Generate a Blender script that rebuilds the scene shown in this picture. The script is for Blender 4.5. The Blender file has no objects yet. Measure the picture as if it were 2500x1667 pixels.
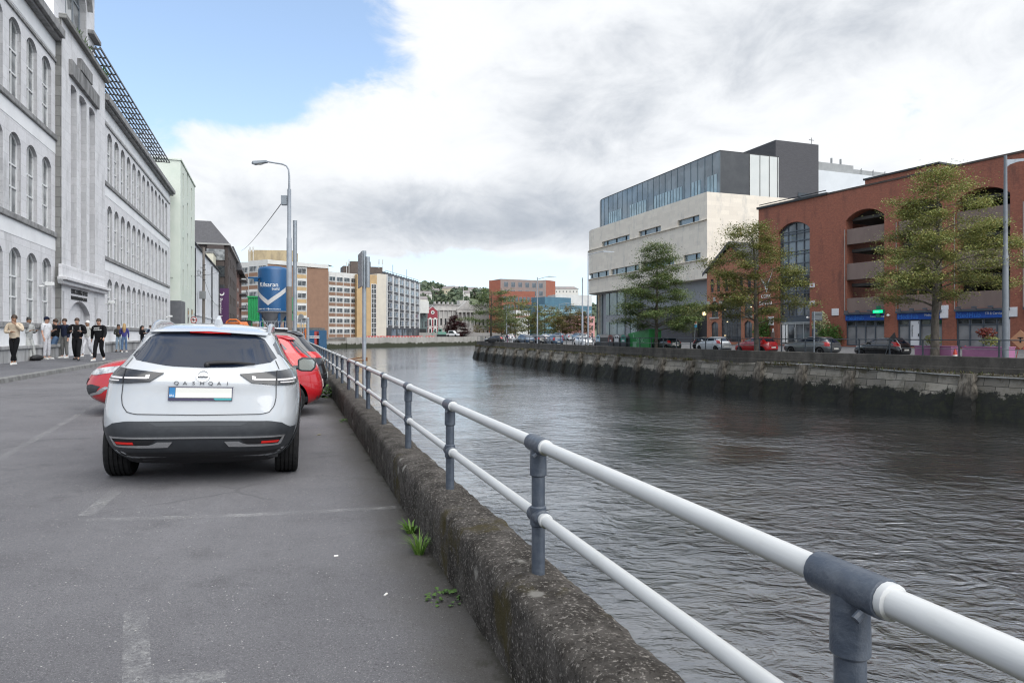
import bpy, bmesh, math, random
from mathutils import Vector, Matrix
R = random.Random(7)
sc = bpy.context.scene
col = sc.collection
rad = math.radians
FPX, CX, HY, EYE = 1667.0, 1250.0, 817.0, 1.5      # 24 mm lens, level camera 1.5 m above the road

# ------------------------------------------------------------ camera
cd = bpy.data.cameras.new("camera"); cam = bpy.data.objects.new("camera", cd); col.objects.link(cam)
cam.location = (0, 0, EYE); cam.rotation_euler = (rad(90), 0, 0)
cd.lens = 24; cd.sensor_width = 36; cd.shift_y = -0.0066; cd.clip_start = 0.05; cd.clip_end = 6000
sc.camera = cam

# ------------------------------------------------------------ sky
SUN_EL, SUN_AZ = 54, 138          # azimuth clockwise from +Y: behind the camera to the right
w = bpy.data.worlds.new("World"); sc.world = w; w.use_nodes = True
nt = w.node_tree; nt.nodes.clear()
def nn(t, **k):
    n = nt.nodes.new(t)
    for a, b in k.items(): setattr(n, a, b)
    return n
def ln(a, b): nt.links.new(a, b)
def mth(op, a, b=None, clamp=False):
    n = nn('ShaderNodeMath', operation=op, use_clamp=clamp)
    for i, v in enumerate((a, b)):
        if v is None: continue
        if isinstance(v, (int, float)): n.inputs[i].default_value = v
        else: ln(v, n.inputs[i])
    return n.outputs[0]
def sstep(x, a, b):
    n = nn('ShaderNodeMapRange', interpolation_type='SMOOTHSTEP')
    ln(x, n.inputs[0]); n.inputs[1].default_value = a; n.inputs[2].default_value = b
    return n.outputs[0]
tc = nn('ShaderNodeTexCoord'); sep = nn('ShaderNodeSeparateXYZ'); ln(tc.outputs['Generated'], sep.inputs[0])
X_, Y_, Z_ = sep.outputs
den = mth('ADD', mth('MAXIMUM', Z_, 0.0), 0.16)
cp = nn('ShaderNodeCombineXYZ'); ln(mth('DIVIDE', X_, den), cp.inputs[0]); ln(mth('DIVIDE', Y_, den), cp.inputs[1])
def noise(vec, scale, detail, rough=.55, dist=0.0, off=(0, 0, 0)):
    m = nn('ShaderNodeMapping'); m.inputs[1].default_value = off; ln(vec, m.inputs[0])
    n = nn('ShaderNodeTexNoise'); n.inputs['Scale'].default_value = scale; n.inputs['Detail'].default_value = detail
    n.inputs['Roughness'].default_value = rough; n.inputs['Distortion'].default_value = dist
    ln(m.outputs[0], n.inputs['Vector']); return n.outputs['Fac']
def lobe(u, v, su, sv):           # a soft patch of sky around a direction, su wide and sv high (radians)
    d = Vector((u - CX, FPX, HY - v)).normalized()
    right = Vector((d.y, -d.x, 0)).normalized(); up = right.cross(d)
    def dot(vv):
        n = nn('ShaderNodeVectorMath', operation='DOT_PRODUCT'); ln(tc.outputs['Generated'], n.inputs[0]); n.inputs[1].default_value = vv
        return n.outputs['Value']
    a = mth('DIVIDE', dot(right), su); b = mth('DIVIDE', dot(up), sv)
    r2 = mth('ADD', mth('MULTIPLY', a, a), mth('MULTIPLY', b, b))
    front = mth('GREATER_THAN', dot(d), 0.0)
    return mth('MULTIPLY', mth('POWER', 2.718, mth('MULTIPLY', r2, -1.0)), front)
dv = nn('ShaderNodeMapping'); dv.inputs[3].default_value = (1, 1, 1.7); ln(tc.outputs['Generated'], dv.inputs[0])
n1 = noise(dv.outputs[0], 3.2, 10, .6, .35, (3.1, 1.7, .4))
n2 = noise(dv.outputs[0], 8.5, 10, .62, .5, (7.3, 2.2, 4))
n3 = noise(dv.outputs[0], 4.2, 9, .58, .4, (1.3, 9.2, 2))
dens = mth('ADD', mth('ADD', mth('MULTIPLY', n1, 1.05), mth('MULTIPLY', n2, 1.0)), -.36)
for (u, v, su, sv, k) in ((520, 150, .24, .13, -.56), (300, 90, .22, .16, -.36), (820, 70, .07, .08, -.3), (900, 690, .5, .062, -.42), (1250, 760, 1.0, .055, -.26),
                          (1010, 215, .05, .035, -.2), (720, 55, .1, .045, .22), (640, 330, .22, .09, .3), (1180, 250, .3, .16, .2), (1150, 505, .3, .075, .42), (1800, 200, .5, .25, .3), (560, 480, .25, .07, .22)):
    dens = mth('ADD', dens, mth('MULTIPLY', lobe(u, v, su, sv), k))
alpha = sstep(dens, .48, .8)
# shade of the cloud: bright tops and grey undersides
g = mth('ADD', mth('MULTIPLY', n3, .95), mth('MULTIPLY', n2, .8))
for (u, v, su, sv, k) in ((1150, 520, .3, .05, .36), (1400, 560, .25, .04, .22), (1420, 200, .16, .13, .14), (2250, 150, .28, .16, .17), (1950, 60, .5, .07, .08), (700, 520, .25, .05, .12), (980, 330, .12, .06, -.14), (640, 280, .2, .07, -.25), (1150, 120, .16, .1, -.16), (2050, 330, .3, .09, -.15), (1500, 330, .2, .06, .12)):
    g = mth('ADD', g, mth('MULTIPLY', lobe(u, v, su, sv), k))
shade = sstep(g, .8, 1.55)
mixc = nn('ShaderNodeMix', data_type='RGBA'); ln(shade, mixc.inputs[0])
mixc.inputs[6].default_value = (.615, .63, .65, 1); mixc.inputs[7].default_value = (.29, .32, .365, 1)
bgc = nn('ShaderNodeBackground'); ln(mixc.outputs[2], bgc.inputs[0]); bgc.inputs[1].default_value = 1.0
sky = nn('ShaderNodeTexSky', sky_type='NISHITA', sun_disc=False, sun_elevation=rad(SUN_EL), sun_rotation=rad(SUN_AZ))
sky.air_density = 1.0; sky.dust_density = .6; sky.ozone_density = 2.0
hz = mth('POWER', 2.718, mth('MULTIPLY', mth('MAXIMUM', Z_, 0.0), -7.5))
mh = nn('ShaderNodeMix', data_type='RGBA'); ln(mth('ADD', mth('MULTIPLY', hz, .7), .2), mh.inputs[0]); ln(sky.outputs[0], mh.inputs[6]); mh.inputs[7].default_value = (3.3, 4.1, 4.9, 1)   # milky air low over the town
bgs = nn('ShaderNodeBackground'); ln(mh.outputs[2], bgs.inputs[0]); bgs.inputs[1].default_value = .15
ms = nn('ShaderNodeMixShader'); ln(alpha, ms.inputs[0]); ln(bgs.outputs[0], ms.inputs[1]); ln(bgc.outputs[0], ms.inputs[2])
ow = nn('ShaderNodeOutputWorld'); ln(ms.outputs[0], ow.inputs[0])
w.cycles.sampling_method = 'MANUAL'; w.cycles.sample_map_resolution = 512

ld = bpy.data.lights.new("sun", 'SUN'); ld.energy = 2.7; ld.angle = rad(75); ld.color = (1, .97, .92)
lo = bpy.data.objects.new("sun", ld); col.objects.link(lo)
az = rad(SUN_AZ); el = rad(SUN_EL)
lo.rotation_euler = Vector((math.sin(az) * math.cos(el), math.cos(az) * math.cos(el), math.sin(el))).to_track_quat('Z', 'Y').to_euler()
vs = sc.view_settings; vs.view_transform = 'Standard'; vs.look = 'None'; vs.gamma = 1; vs.use_curve_mapping = False; vs.exposure = 0.7
sc.cycles.max_bounces = 6; sc.cycles.diffuse_bounces = 3; sc.cycles.glossy_bounces = 3; sc.cycles.transmission_bounces = 4
sc.cycles.use_denoising = True; sc.cycles.filter_width = 1.2; sc.cycles.sample_clamp_indirect = 6; sc.cycles.caustics_reflective = False; sc.cycles.caustics_refractive = False

# ------------------------------------------------------------ helpers
def at(u, Y, z=0.0): return Vector(((u - CX) / FPX * Y, Y, z))
def zat(v, Y): return EYE + (HY - v) / FPX * Y
def tag(o, label=None, cat=None, group=None, kind=None):
    if label: o['label'] = label
    if cat: o['category'] = cat
    if group: o['group'] = group
    if kind: o['kind'] = kind
    return o
def empty(name, loc=(0, 0, 0), rz=0.0, label=None, cat=None, group=None):
    o = bpy.data.objects.new(name, None); col.objects.link(o); o.location = loc; o.rotation_euler = (0, 0, rz); o.empty_display_size = .3
    return tag(o, label, cat, group)
def copy_tree(o, parent=None):
    c = o.copy(); col.objects.link(c); c.parent = parent
    for ch in o.children: copy_tree(ch, c)
    return c
def tree_of(o):
    yield o
    for c in o.children: yield from tree_of(c)

class MB:
    def __init__(s): s.v = []; s.f = []; s.m = []; s.M = Matrix(); s.mi = 0
    def add(s, vs, fs):
        o = len(s.v); s.v += [s.M @ Vector(p) for p in vs]; s.f += [[i + o for i in f] for f in fs]; s.m += [s.mi] * len(fs); return s
    def quad(s, a, b, c, d): return s.add([a, b, c, d], [(0, 1, 2, 3)])
    def box(s, x0, x1, y0, y1, z0, z1):
        return s.add([(x0, y0, z0), (x1, y0, z0), (x1, y1, z0), (x0, y1, z0), (x0, y0, z1), (x1, y0, z1), (x1, y1, z1), (x0, y1, z1)],
                     [(3, 2, 1, 0), (4, 5, 6, 7), (0, 1, 5, 4), (1, 2, 6, 5), (2, 3, 7, 6), (3, 0, 4, 7)])
    def prism(s, poly, z0, z1):           # outline in XY
        n = len(poly); vs = [(p[0], p[1], z0) for p in poly] + [(p[0], p[1], z1) for p in poly]
        return s.add(vs, [list(range(n))[::-1], list(range(n, 2 * n))] + [(i, (i + 1) % n, n + (i + 1) % n, n + i) for i in range(n)])
    def prismxz(s, poly, y0, y1):         # outline in XZ
        n = len(poly); vs = [(p[0], y0, p[1]) for p in poly] + [(p[0], y1, p[1]) for p in poly]
        return s.add(vs, [list(range(n)), list(range(n, 2 * n))[::-1]] + [((i + 1) % n, i, n + i, n + (i + 1) % n) for i in range(n)])
    def tube(s, pts, r, n=8, caps=True):
        pts = [Vector(p) for p in pts]; k = len(pts); rs = r if isinstance(r, (list, tuple)) else [r] * k
        vs = []; up = None
        for i, p in enumerate(pts):
            t = (pts[min(i + 1, k - 1)] - pts[max(i - 1, 0)]).normalized()
            if up is None: up = t.orthogonal().normalized()
            up = (up - t * up.dot(t));
            if up.length < 1e-6: up = t.orthogonal()
            up.normalize(); b = t.cross(up)
            vs += [p + (up * math.cos(2 * math.pi * j / n) + b * math.sin(2 * math.pi * j / n)) * rs[i] for j in range(n)]
        fs = [(i * n + j, i * n + (j + 1) % n, (i + 1) * n + (j + 1) % n, (i + 1) * n + j) for i in range(k - 1) for j in range(n)]
        if caps: fs += [list(range(n))[::-1], list(range((k - 1) * n, k * n))]
        return s.add(vs, fs)
    def lathe(s, prof, n=20, axis='z'):   # prof: (radius, height)
        vs = []; k = len(prof)
        for (r, h) in prof:
            for j in range(n):
                a = 2 * math.pi * j / n; c, q = r * math.cos(a), r * math.sin(a)
                vs.append((c, q, h) if axis == 'z' else (h, c, q))
        fs = [(i * n + j, i * n + (j + 1) % n, (i + 1) * n + (j + 1) % n, (i + 1) * n + j) for i in range(k - 1) for j in range(n)]
        fs += [list(range(n))[::-1], list(range((k - 1) * n, k * n))]
        return s.add(vs, fs)
    def ball(s, c, r, n=10, sq=(1, 1, 1)):
        prof = [(r * math.sin(math.pi * i / n) + 1e-4, -r * math.cos(math.pi * i / n)) for i in range(n + 1)]
        m0 = s.M; s.M = m0 @ Matrix.Translation(c) @ Matrix.Diagonal((*sq, 1)); s.lathe(prof, 2 * n); s.M = m0; return s
    def build(s, name, mats, parent=None, smooth=None, bev=0, recalc=True, loc=None, rz=None):
        me = bpy.data.meshes.new(name); me.from_pydata([tuple(v) for v in s.v], [], s.f)
        for m in (mats if isinstance(mats, (list, tuple)) else [mats]): me.materials.append(m)
        me.polygons.foreach_set('material_index', s.m)
        if recalc:
            bm = bmesh.new(); bm.from_mesh(me); bmesh.ops.recalc_face_normals(bm, faces=bm.faces); bm.to_mesh(me); bm.free()
        if smooth is not None:
            me.polygons.foreach_set('use_smooth', [True] * len(me.polygons)); me.set_sharp_from_angle(angle=rad(smooth))
        me.update()
        o = bpy.data.objects.new(name, me); col.objects.link(o); o.parent = parent
        if loc is not None: o.location = loc
        if rz is not None: o.rotation_euler = (0, 0, rz)
        if bev:
            b = o.modifiers.new('bevel', 'BEVEL'); b.width = bev; b.segments = 2; b.limit_method = 'ANGLE'; b.angle_limit = rad(40)
        return o

# ------------------------------------------------------------ materials
_mats = {}
class NB:
    def __init__(s, name):
        s.m = bpy.data.materials.new(name); s.m.use_nodes = True; s.t = s.m.node_tree; s.b = s.t.nodes['Principled BSDF']; s.tc = None
    def n(s, t, **k):
        x = s.t.nodes.new(t)
        for a, b in k.items(): setattr(x, a, b)
        return x
    def l(s, a, b): s.t.links.new(a, b)
    def co(s):
        if s.tc is None: s.tc = s.n('ShaderNodeTexCoord')
        return s.tc.outputs['Object']
    def noise(s, scale, detail=5, rough=.6, vec=None, dist=0, stretch=None):
        v = vec or s.co()
        if stretch:
            mp = s.n('ShaderNodeMapping'); mp.inputs[3].default_value = stretch; s.l(v, mp.inputs[0]); v = mp.outputs[0]
        x = s.n('ShaderNodeTexNoise'); x.inputs['Scale'].default_value = scale; x.inputs['Detail'].default_value = detail
        x.inputs['Roughness'].default_value = rough; x.inputs['Distortion'].default_value = dist; s.l(v, x.inputs['Vector']); return x.outputs['Fac']
    def ramp(s, f, a, b, smooth=True):
        x = s.n('ShaderNodeMapRange', interpolation_type='SMOOTHSTEP' if smooth else 'LINEAR'); s.l(f, x.inputs[0]); x.inputs[1].default_value = a; x.inputs[2].default_value = b
        return x.outputs[0]
    def mix(s, f, a, b, mode='MIX'):
        x = s.n('ShaderNodeMix', data_type='RGBA', blend_type=mode)
        for sock, v in ((x.inputs[0], f), (x.inputs[6], a), (x.inputs[7], b)):
            if isinstance(v, (int, float)): sock.default_value = v
            elif isinstance(v, tuple): sock.default_value = (*v[:3], 1)
            else: s.l(v, sock)
        return x.outputs[2]
    def math(s, op, a, b=0.0):
        x = s.n('ShaderNodeMath', operation=op)
        for i, v in enumerate((a, b)):
            if isinstance(v, (int, float)): x.inputs[i].default_value = v
            else: s.l(v, x.inputs[i])
        return x.outputs[0]
    def wallvec(s):                        # (x+y, z): courses run level on every upright face
        q = s.n('ShaderNodeSeparateXYZ'); s.l(s.co(), q.inputs[0]); c = s.n('ShaderNodeCombineXYZ')
        s.l(s.math('ADD', q.outputs[0], q.outputs[1]), c.inputs[0]); s.l(q.outputs[2], c.inputs[1]); return c.outputs[0]
    def bump(s, h, strength=.3, dist=.02):
        x = s.n('ShaderNodeBump'); x.inputs['Strength'].default_value = strength; x.inputs['Distance'].default_value = dist
        s.l(h, x.inputs['Height']); s.l(x.outputs[0], s.b.inputs['Normal'])
    def out(s, c=None, rough=.6, metal=0, spec=.5, coat=0):
        if c is not None:
            if isinstance(c, tuple): s.b.inputs['Base Color'].default_value = (*c[:3], 1)
            else: s.l(c, s.b.inputs['Base Color'])
        if isinstance(rough, (int, float)): s.b.inputs['Roughness'].default_value = rough
        else: s.l(rough, s.b.inputs['Roughness'])
        s.b.inputs['Metallic'].default_value = metal; s.b.inputs['Specular IOR Level'].default_value = spec
        if coat: s.b.inputs['Coat Weight'].default_value = coat; s.b.inputs['Coat Roughness'].default_value = .04
        return s.m
def mat(name, c, c2=None, rough=.6, scale=4, bump=0, bscale=40, metal=0, spec=.5, coat=0, stretch=None, lo=.35, hi=.7):
    if name in _mats: return _mats[name]
    b = NB(name); cc = c
    if c2 is not None: cc = b.mix(b.ramp(b.noise(scale, 6, .65, stretch=stretch), lo, hi), c, c2)
    if bump: b.bump(b.noise(bscale, 4), bump, .01)
    _mats[name] = b.out(cc, rough, metal, spec, coat); return _mats[name]
def brickmat(name, c1, c2, mortar, bw, bh, ms=.012, rough=.8, stain=None, bump=.35, stains=.5, big=None, mixamt=.55):
    if name in _mats: return _mats[name]
    b = NB(name); t = b.n('ShaderNodeTexBrick'); b.l(b.wallvec(), t.inputs['Vector'])
    t.inputs['Color1'].default_value = (*c1, 1); t.inputs['Color2'].default_value = (*c2, 1); t.inputs['Mortar'].default_value = (*mortar, 1)
    t.inputs['Scale'].default_value = 1; t.inputs['Mortar Size'].default_value = ms; t.inputs['Brick Width'].default_value = bw; t.inputs['Row Height'].default_value = bh
    t.inputs['Mortar Smooth'].default_value = .3
    c = b.mix(b.ramp(b.noise(7, 6, .7), .3, .75), t.outputs['Color'], tuple(x * .8 for x in c2), 'MIX')
    c = b.mix(mixamt, t.outputs['Color'], c)
    if stain: c = b.mix(b.math('MULTIPLY', b.ramp(b.noise(.7, 7, .7, stretch=(1, 1, .35)), .5, .72), stains), c, stain)
    if bump: b.bump(b.math('SUBTRACT', 1.0, t.outputs['Fac']), bump, .01)
    _mats[name] = b.out(c, rough); return _mats[name]
def glassmat(name, c, c2=None, rough=.06, scale=.8, spec=.8):
    if name in _mats: return _mats[name]
    b = NB(name); cc = c
    if c2 is not None: cc = b.mix(b.ramp(b.noise(scale, 2, .5), .42, .58), c, c2)
    b.bump(b.noise(1.2, 2), .02, .05)
    _mats[name] = b.out(cc, rough, 0, spec); return _mats[name]

# ------------------------------------------------------------ facade helpers (local frame: x to the right, z up, outside is -y)
def facade(mb, x0, x1, z0, z1, ops, y=0.0, depth=.25, jamb=None):
    """Wall sheet with openings ops=[(xa,xb,za,zb,rise)], each with reveals going depth inwards; rise = height of an arched head."""
    xs = sorted({x0, x1, *[q for o in ops for q in o[:2] if x0 < q < x1]}); m0 = mb.mi
    for a, b in zip(xs, xs[1:]):
        if b - a < 1e-5: continue
        c = (a + b) / 2; z = z0
        for o in sorted([o for o in ops if o[0] < c < o[1]], key=lambda o: o[2]):
            if o[2] > z + 1e-5: mb.quad((a, y, z), (b, y, z), (b, y, o[2]), (a, y, o[2]))
            z = max(z, o[3])
        if z1 > z + 1e-5: mb.quad((a, y, z), (b, y, z), (b, y, z1), (a, y, z1))
    for o in ops:
        xa, xb, za, zb = o[:4]; rise = o[4] if len(o) > 4 else 0
        head = arch(xa, xb, zb, rise)
        if rise:                                   # spandrels over the arch
            h = len(head) // 2
            for seg, cx in ((head[:h + 1], xa), (head[h:], xb)):
                for p, q in zip(seg, seg[1:]): mb.add([(cx, y, zb), (p[0], y, p[1]), (q[0], y, q[1])], [(0, 1, 2)])
        ring = [(xa, za)] + head + [(xb, za)]
        if jamb is not None: mb.mi = jamb
        for p, q in zip(ring, ring[1:] + ring[:1]): mb.quad((p[0], y, p[1]), (q[0], y, q[1]), (q[0], y + depth, q[1]), (p[0], y + depth, p[1]))
        mb.mi = m0
def arch(xa, xb, zt, rise, n=10):
    if not rise: return [(xa, zt), (xb, zt)]
    wd = (xb - xa) / 2; cx = (xa + xb) / 2
    if rise >= wd * .98: pts = [(-math.cos(math.pi * i / n) * wd, math.sin(math.pi * i / n) * rise) for i in range(n + 1)]
    else:
        r = (wd * wd + rise * rise) / (2 * rise); th = math.asin(wd / r)
        pts = [(r * math.sin(-th + 2 * th * i / n), r * math.cos(-th + 2 * th * i / n) - (r - rise)) for i in range(n + 1)]
    return [(cx + p[0], zt - rise + p[1]) for p in pts]
def window(parent, x, z, wd, h, fm, gm, rise=0, nx=1, ny=2, fw=.06, y=.2, fd=.06, name='window', pane='pane', bars=None):
    """Frame with bars (part) and its glass (sub-part); x is the left edge, z the sill."""
    mb = MB(); outer = [(0, 0)] + arch(0, wd, h, rise) + [(wd, 0)]
    cx, cz = wd / 2, h / 2; inner = [(cx + (p[0] - cx) * (1 - 2 * fw / wd), cz + (p[1] - cz) * (1 - 2 * fw / h)) for p in outer]
    n = len(outer)
    for i in range(n):
        j = (i + 1) % n
        mb.add([(outer[i][0], 0, outer[i][1]), (outer[j][0], 0, outer[j][1]), (inner[j][0], 0, inner[j][1]), (inner[i][0], 0, inner[i][1]),
                (inner[i][0], fd, inner[i][1]), (inner[j][0], fd, inner[j][1])], [(0, 1, 2, 3), (3, 2, 5, 4)])
    for i in range(1, nx): mb.box(wd * i / nx - fw * .4, wd * i / nx + fw * .4, .002, fd, fw, h - fw * 1.2)
    for zz in (bars or [i / ny for i in range(1, ny)]): mb.box(fw, wd - fw, 0, fd, h * zz - fw * .45, h * zz + fw * .45)
    o = mb.build(name, fm, parent, loc=(x, y, z), recalc=False)
    g = MB(); g.add([(p[0], fd * .7, p[1]) for p in inner], [list(range(n))]); g.build(pane, gm, o, recalc=False)
    return o
def rep(o, parent, loc):
    c = copy_tree(o, parent); c.location = loc; return c
def text(s, size, m, parent, mtx, ext=.012, name='lettering', align='LEFT', sx=1.0, bend=None):
    cu = bpy.data.curves.new('tmp', 'FONT'); cu.body = s; cu.size = size; cu.extrude = ext; cu.align_x = align; cu.resolution_u = 3
    to = bpy.data.objects.new('tmp', cu); col.objects.link(to)
    dg = bpy.context.evaluated_depsgraph_get(); me = bpy.data.meshes.new_from_object(to.evaluated_get(dg)); bpy.data.objects.remove(to); bpy.data.curves.remove(cu)
    for v in me.vertices:
        p = Vector((v.co.x * sx, v.co.y, v.co.z))
        v.co = bend(p) if bend else mtx @ p
    me.materials.clear(); me.materials.append(m); me.name = name
    o = bpy.data.objects.new(name, me); col.objects.link(o); o.parent = parent; return o
def fac(x, y, z): return Matrix.Translation((x, y, z)) @ Matrix.Rotation(rad(90), 4, 'X')   # text standing on a facade, facing -y
# ============================================================ SETTING: ground, road, river, quays
PHI = rad(17.86); CP, SP = math.cos(PHI), math.sin(PHI)
def RW(a, t, z=0.0): return Vector((a * CP - t * SP, a * SP + t * CP, z))      # street frame: a to the right of the camera, t along the railing
def road_z(a): return .035 - .034 * min(a, .95)
def road_at(u, v):
    k = (u - CX) / FPX; q = CP * k + SP
    Y = 1.465 / ((v - HY) / FPX - .034 * q); return (Y * q, -k * Y * SP + Y * CP)
def kerb_a(t): return -6.55 - .021 * t if t < 35 else -7.285 - .012 * (t - 35)

def asphalt(name, c1, c2, speck=.5, edge=False):
    b = NB(name)
    base = b.mix(b.ramp(b.noise(.55, 6, .62), .3, .72), c1, c2)
    base = b.mix(b.math('MULTIPLY', b.ramp(b.noise(1.6, 8, .74), .5, .74), .62), base, tuple(x * .55 for x in c1))
    base = b.mix(b.math('MULTIPLY', b.ramp(b.noise(.9, 8, .75, stretch=(1, .35, 1)), .56, .7), .4), base, tuple(x * 1.25 for x in c2))
    f = b.noise(70, 5, .8); f2 = b.noise(150, 3, .7)
    base = b.mix(b.math('MULTIPLY', b.ramp(f, .5, .68), .75), base, (.045, .045, .048)); base = b.mix(b.math('MULTIPLY', b.ramp(f2, .54, .66), .6), base, (.34, .335, .33))
    g = b.n('ShaderNodeTexVoronoi'); g.inputs['Scale'].default_value = 34; b.l(b.co(), g.inputs['Vector'])
    sp = b.math('MULTIPLY', b.ramp(g.outputs['Distance'], .17, .09), b.ramp(b.noise(11, 3), .52, .6))
    base = b.mix(b.math('MULTIPLY', sp, speck), base, (.62, .6, .56))
    ck = b.n('ShaderNodeTexVoronoi', feature='DISTANCE_TO_EDGE'); ck.inputs['Scale'].default_value = .3; mp = b.n('ShaderNodeMix', data_type='RGBA'); mp.inputs[0].default_value = .22; b.l(b.co(), mp.inputs[6]); nz = b.n('ShaderNodeTexNoise'); nz.inputs['Scale'].default_value = 1.7; nz.inputs['Detail'].default_value = 6; b.l(b.co(), nz.inputs['Vector']); b.l(nz.outputs['Color'], mp.inputs[7]); b.l(mp.outputs[2], ck.inputs['Vector'])
    base = b.mix(b.math('MULTIPLY', b.math('MULTIPLY', b.ramp(ck.outputs['Distance'], .006, .001), b.ramp(b.noise(.6, 3), .52, .62)), .35), base, (.06, .06, .062))
    if edge:            # grit and soil gathered along the wall foot
        q = b.n('ShaderNodeSeparateXYZ'); b.l(b.co(), q.inputs[0]); aa = b.math('ADD', b.math('MULTIPLY', q.outputs[0], CP), b.math('MULTIPLY', q.outputs[1], SP))
        aa = b.math('ADD', aa, b.math('MULTIPLY', b.math('SUBTRACT', b.noise(2.2, 7, .75), .5), .55))
        base = b.mix(b.math('MULTIPLY', b.ramp(aa, .35, .95), .75), base, (.062, .056, .045)); base = b.mix(b.math('MULTIPLY', b.ramp(aa, .84, .93), .7), base, (.03, .028, .018))
    b.bump(b.math('ADD', f, b.math('MULTIPLY', f2, .6)), .7, .016)
    return b.out(base, .85, 0, .3)
m_road = asphalt('asphalt', (.112, .11, .118), (.158, .156, .165), .7, True)
m_pave = asphalt('pavement_tarmac', (.105, .107, .12), (.14, .142, .155), .15)
m_kerb = mat('kerb_stone', (.21, .21, .205), (.11, .11, .105), .8, 3, .3, 60)
m_conc = mat('concrete', (.33, .33, .31), (.2, .2, .185), .85, 1.2, .3, 25)
m_soil = mat('soil', (.2, .185, .165), (.12, .11, .1), .9, .2)
m_leaf_g = mat('weed_green', (.085, .16, .035), (.05, .1, .025), .6, 14, spec=.3)

# --- one ground sheet to the horizon
gp = [RW(1.1, -60), RW(1.1, 62), Vector((-69.5, 241.5, 0)), Vector((-19.5, 332, 0)), Vector((60, 355, 0)), Vector((900, 420, 0)), Vector((900, 3000, 0)), Vector((-1800, 3000, 0)), Vector((-1800, -100, 0))]
mb = MB(); mb.prism([(p.x, p.y) for p in gp], -6, -.08)
o = mb.build('ground', m_soil); tag(o, kind='structure')
mb = MB(); mb.quad((-2500, -400, -3.5), (2500, -400, -3.5), (2500, 3000, -3.5), (-2500, 3000, -3.5))
b = NB('river_water')
wv = b.n('ShaderNodeMapping'); wv.inputs[3].default_value = (.8, 1.2, 1); wv.inputs[2].default_value = (0, 0, rad(14)); b.l(b.co(), wv.inputs[0])
h1 = b.noise(1.5, 5, .5, vec=wv.outputs[0], dist=.9); h2 = b.noise(4.4, 5, .6, vec=wv.outputs[0], dist=.5); h3 = b.noise(.13, 4, .55)
h4 = b.noise(.05, 4, .6, stretch=(.5, 1.5, 1)); qy = b.n('ShaderNodeSeparateXYZ'); b.l(b.co(), qy.inputs[0])
far = b.ramp(qy.outputs[1], 4, 60)                       # ripples too fine to resolve far out become gloss
amp = b.math('MULTIPLY', b.math('ADD', b.math('MULTIPLY', b.ramp(h3, .38, .62), .75), .4), b.math('SUBTRACT', 1.0, b.math('MULTIPLY', far, .72)))
hh = b.math('MULTIPLY', b.math('ADD', h1, b.math('MULTIPLY', h2, .3)), amp)
bn = b.n('ShaderNodeBump'); bn.inputs['Strength'].default_value = 1; bn.inputs['Distance'].default_value = .17; b.l(hh, bn.inputs['Height'])
df = b.n('ShaderNodeBsdfDiffuse'); b.l(b.mix(b.ramp(h4, .4, .6), (.014, .0135, .013), (.022, .018, .014)), df.inputs[0])
gs = b.n('ShaderNodeBsdfGlossy'); b.l(b.math('ADD', b.math('MULTIPLY', far, .1), .015), gs.inputs['Roughness']); b.l(bn.outputs[0], gs.inputs['Normal']); gs.inputs[0].default_value = (.93, .96, 1, 1)
fr_ = b.n('ShaderNodeFresnel'); fr_.inputs[0].default_value = 1.6; b.l(bn.outputs[0], fr_.inputs['Normal'])
mx = b.n('ShaderNodeMixShader'); b.l(b.math('MINIMUM', b.math('ADD', b.math('MULTIPLY', fr_.outputs[0], 1.5), .15), .92), mx.inputs[0]); b.l(df.outputs[0], mx.inputs[1]); b.l(gs.outputs[0], mx.inputs[2])
b.l(mx.outputs[0], b.t.nodes['Material Output'].inputs[0]); mw = b.m
o = mb.build('water', mw, recalc=False); tag(o, kind='structure')

# --- road and pavement
ts = [-8 + .5 * i for i in range(0, 17)] + [1 + i * 1.5 for i in range(0, 40)] + [62 + 8 * i for i in range(0, 22)]
mb = MB(); n = 9; vs = []
for t in ts:
    ka = kerb_a(t)
    for i in range(n):
        a = .98 + (ka - .98) * i / (n - 1); vs.append(RW(a, t, road_z(a)))
mb.add(vs, [((i + 1) * n + j, (i + 1) * n + j + 1, i * n + j + 1, i * n + j) for i in range(len(ts) - 1) for j in range(n - 1)])
tag(mb.build('road', m_road, recalc=False), kind='structure')
mb = MB(); vs = []
for t in ts:
    ka = kerb_a(t); zk = road_z(ka)
    for (a, z) in ((ka - .16, zk + .12), (ka - 2.2, zk + .175), (ka - 5.5, zk + .2)): vs.append(RW(a, t, z))
mb.add(vs, [(i * 3 + j, i * 3 + j + 1, (i + 1) * 3 + j + 1, (i + 1) * 3 + j) for i in range(len(ts) - 1) for j in range(2)])
tag(mb.build('pavement', m_pave), kind='structure')
mb = MB(); vs = []
for t in ts:
    ka = kerb_a(t); zk = road_z(ka)
    for (a, z) in ((ka + .02, zk - .02), (ka, zk + .105), (ka - .02, zk + .125), (ka - .17, zk + .128), (ka - .17, zk)): vs.append(RW(a, t, z))
mb.add(vs, [(i * 5 + j, i * 5 + j + 1, (i + 1) * 5 + j + 1, (i + 1) * 5 + j) for i in range(len(ts) - 1) for j in range(4)])
tag(mb.build('kerb', m_kerb), kind='structure')

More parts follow.
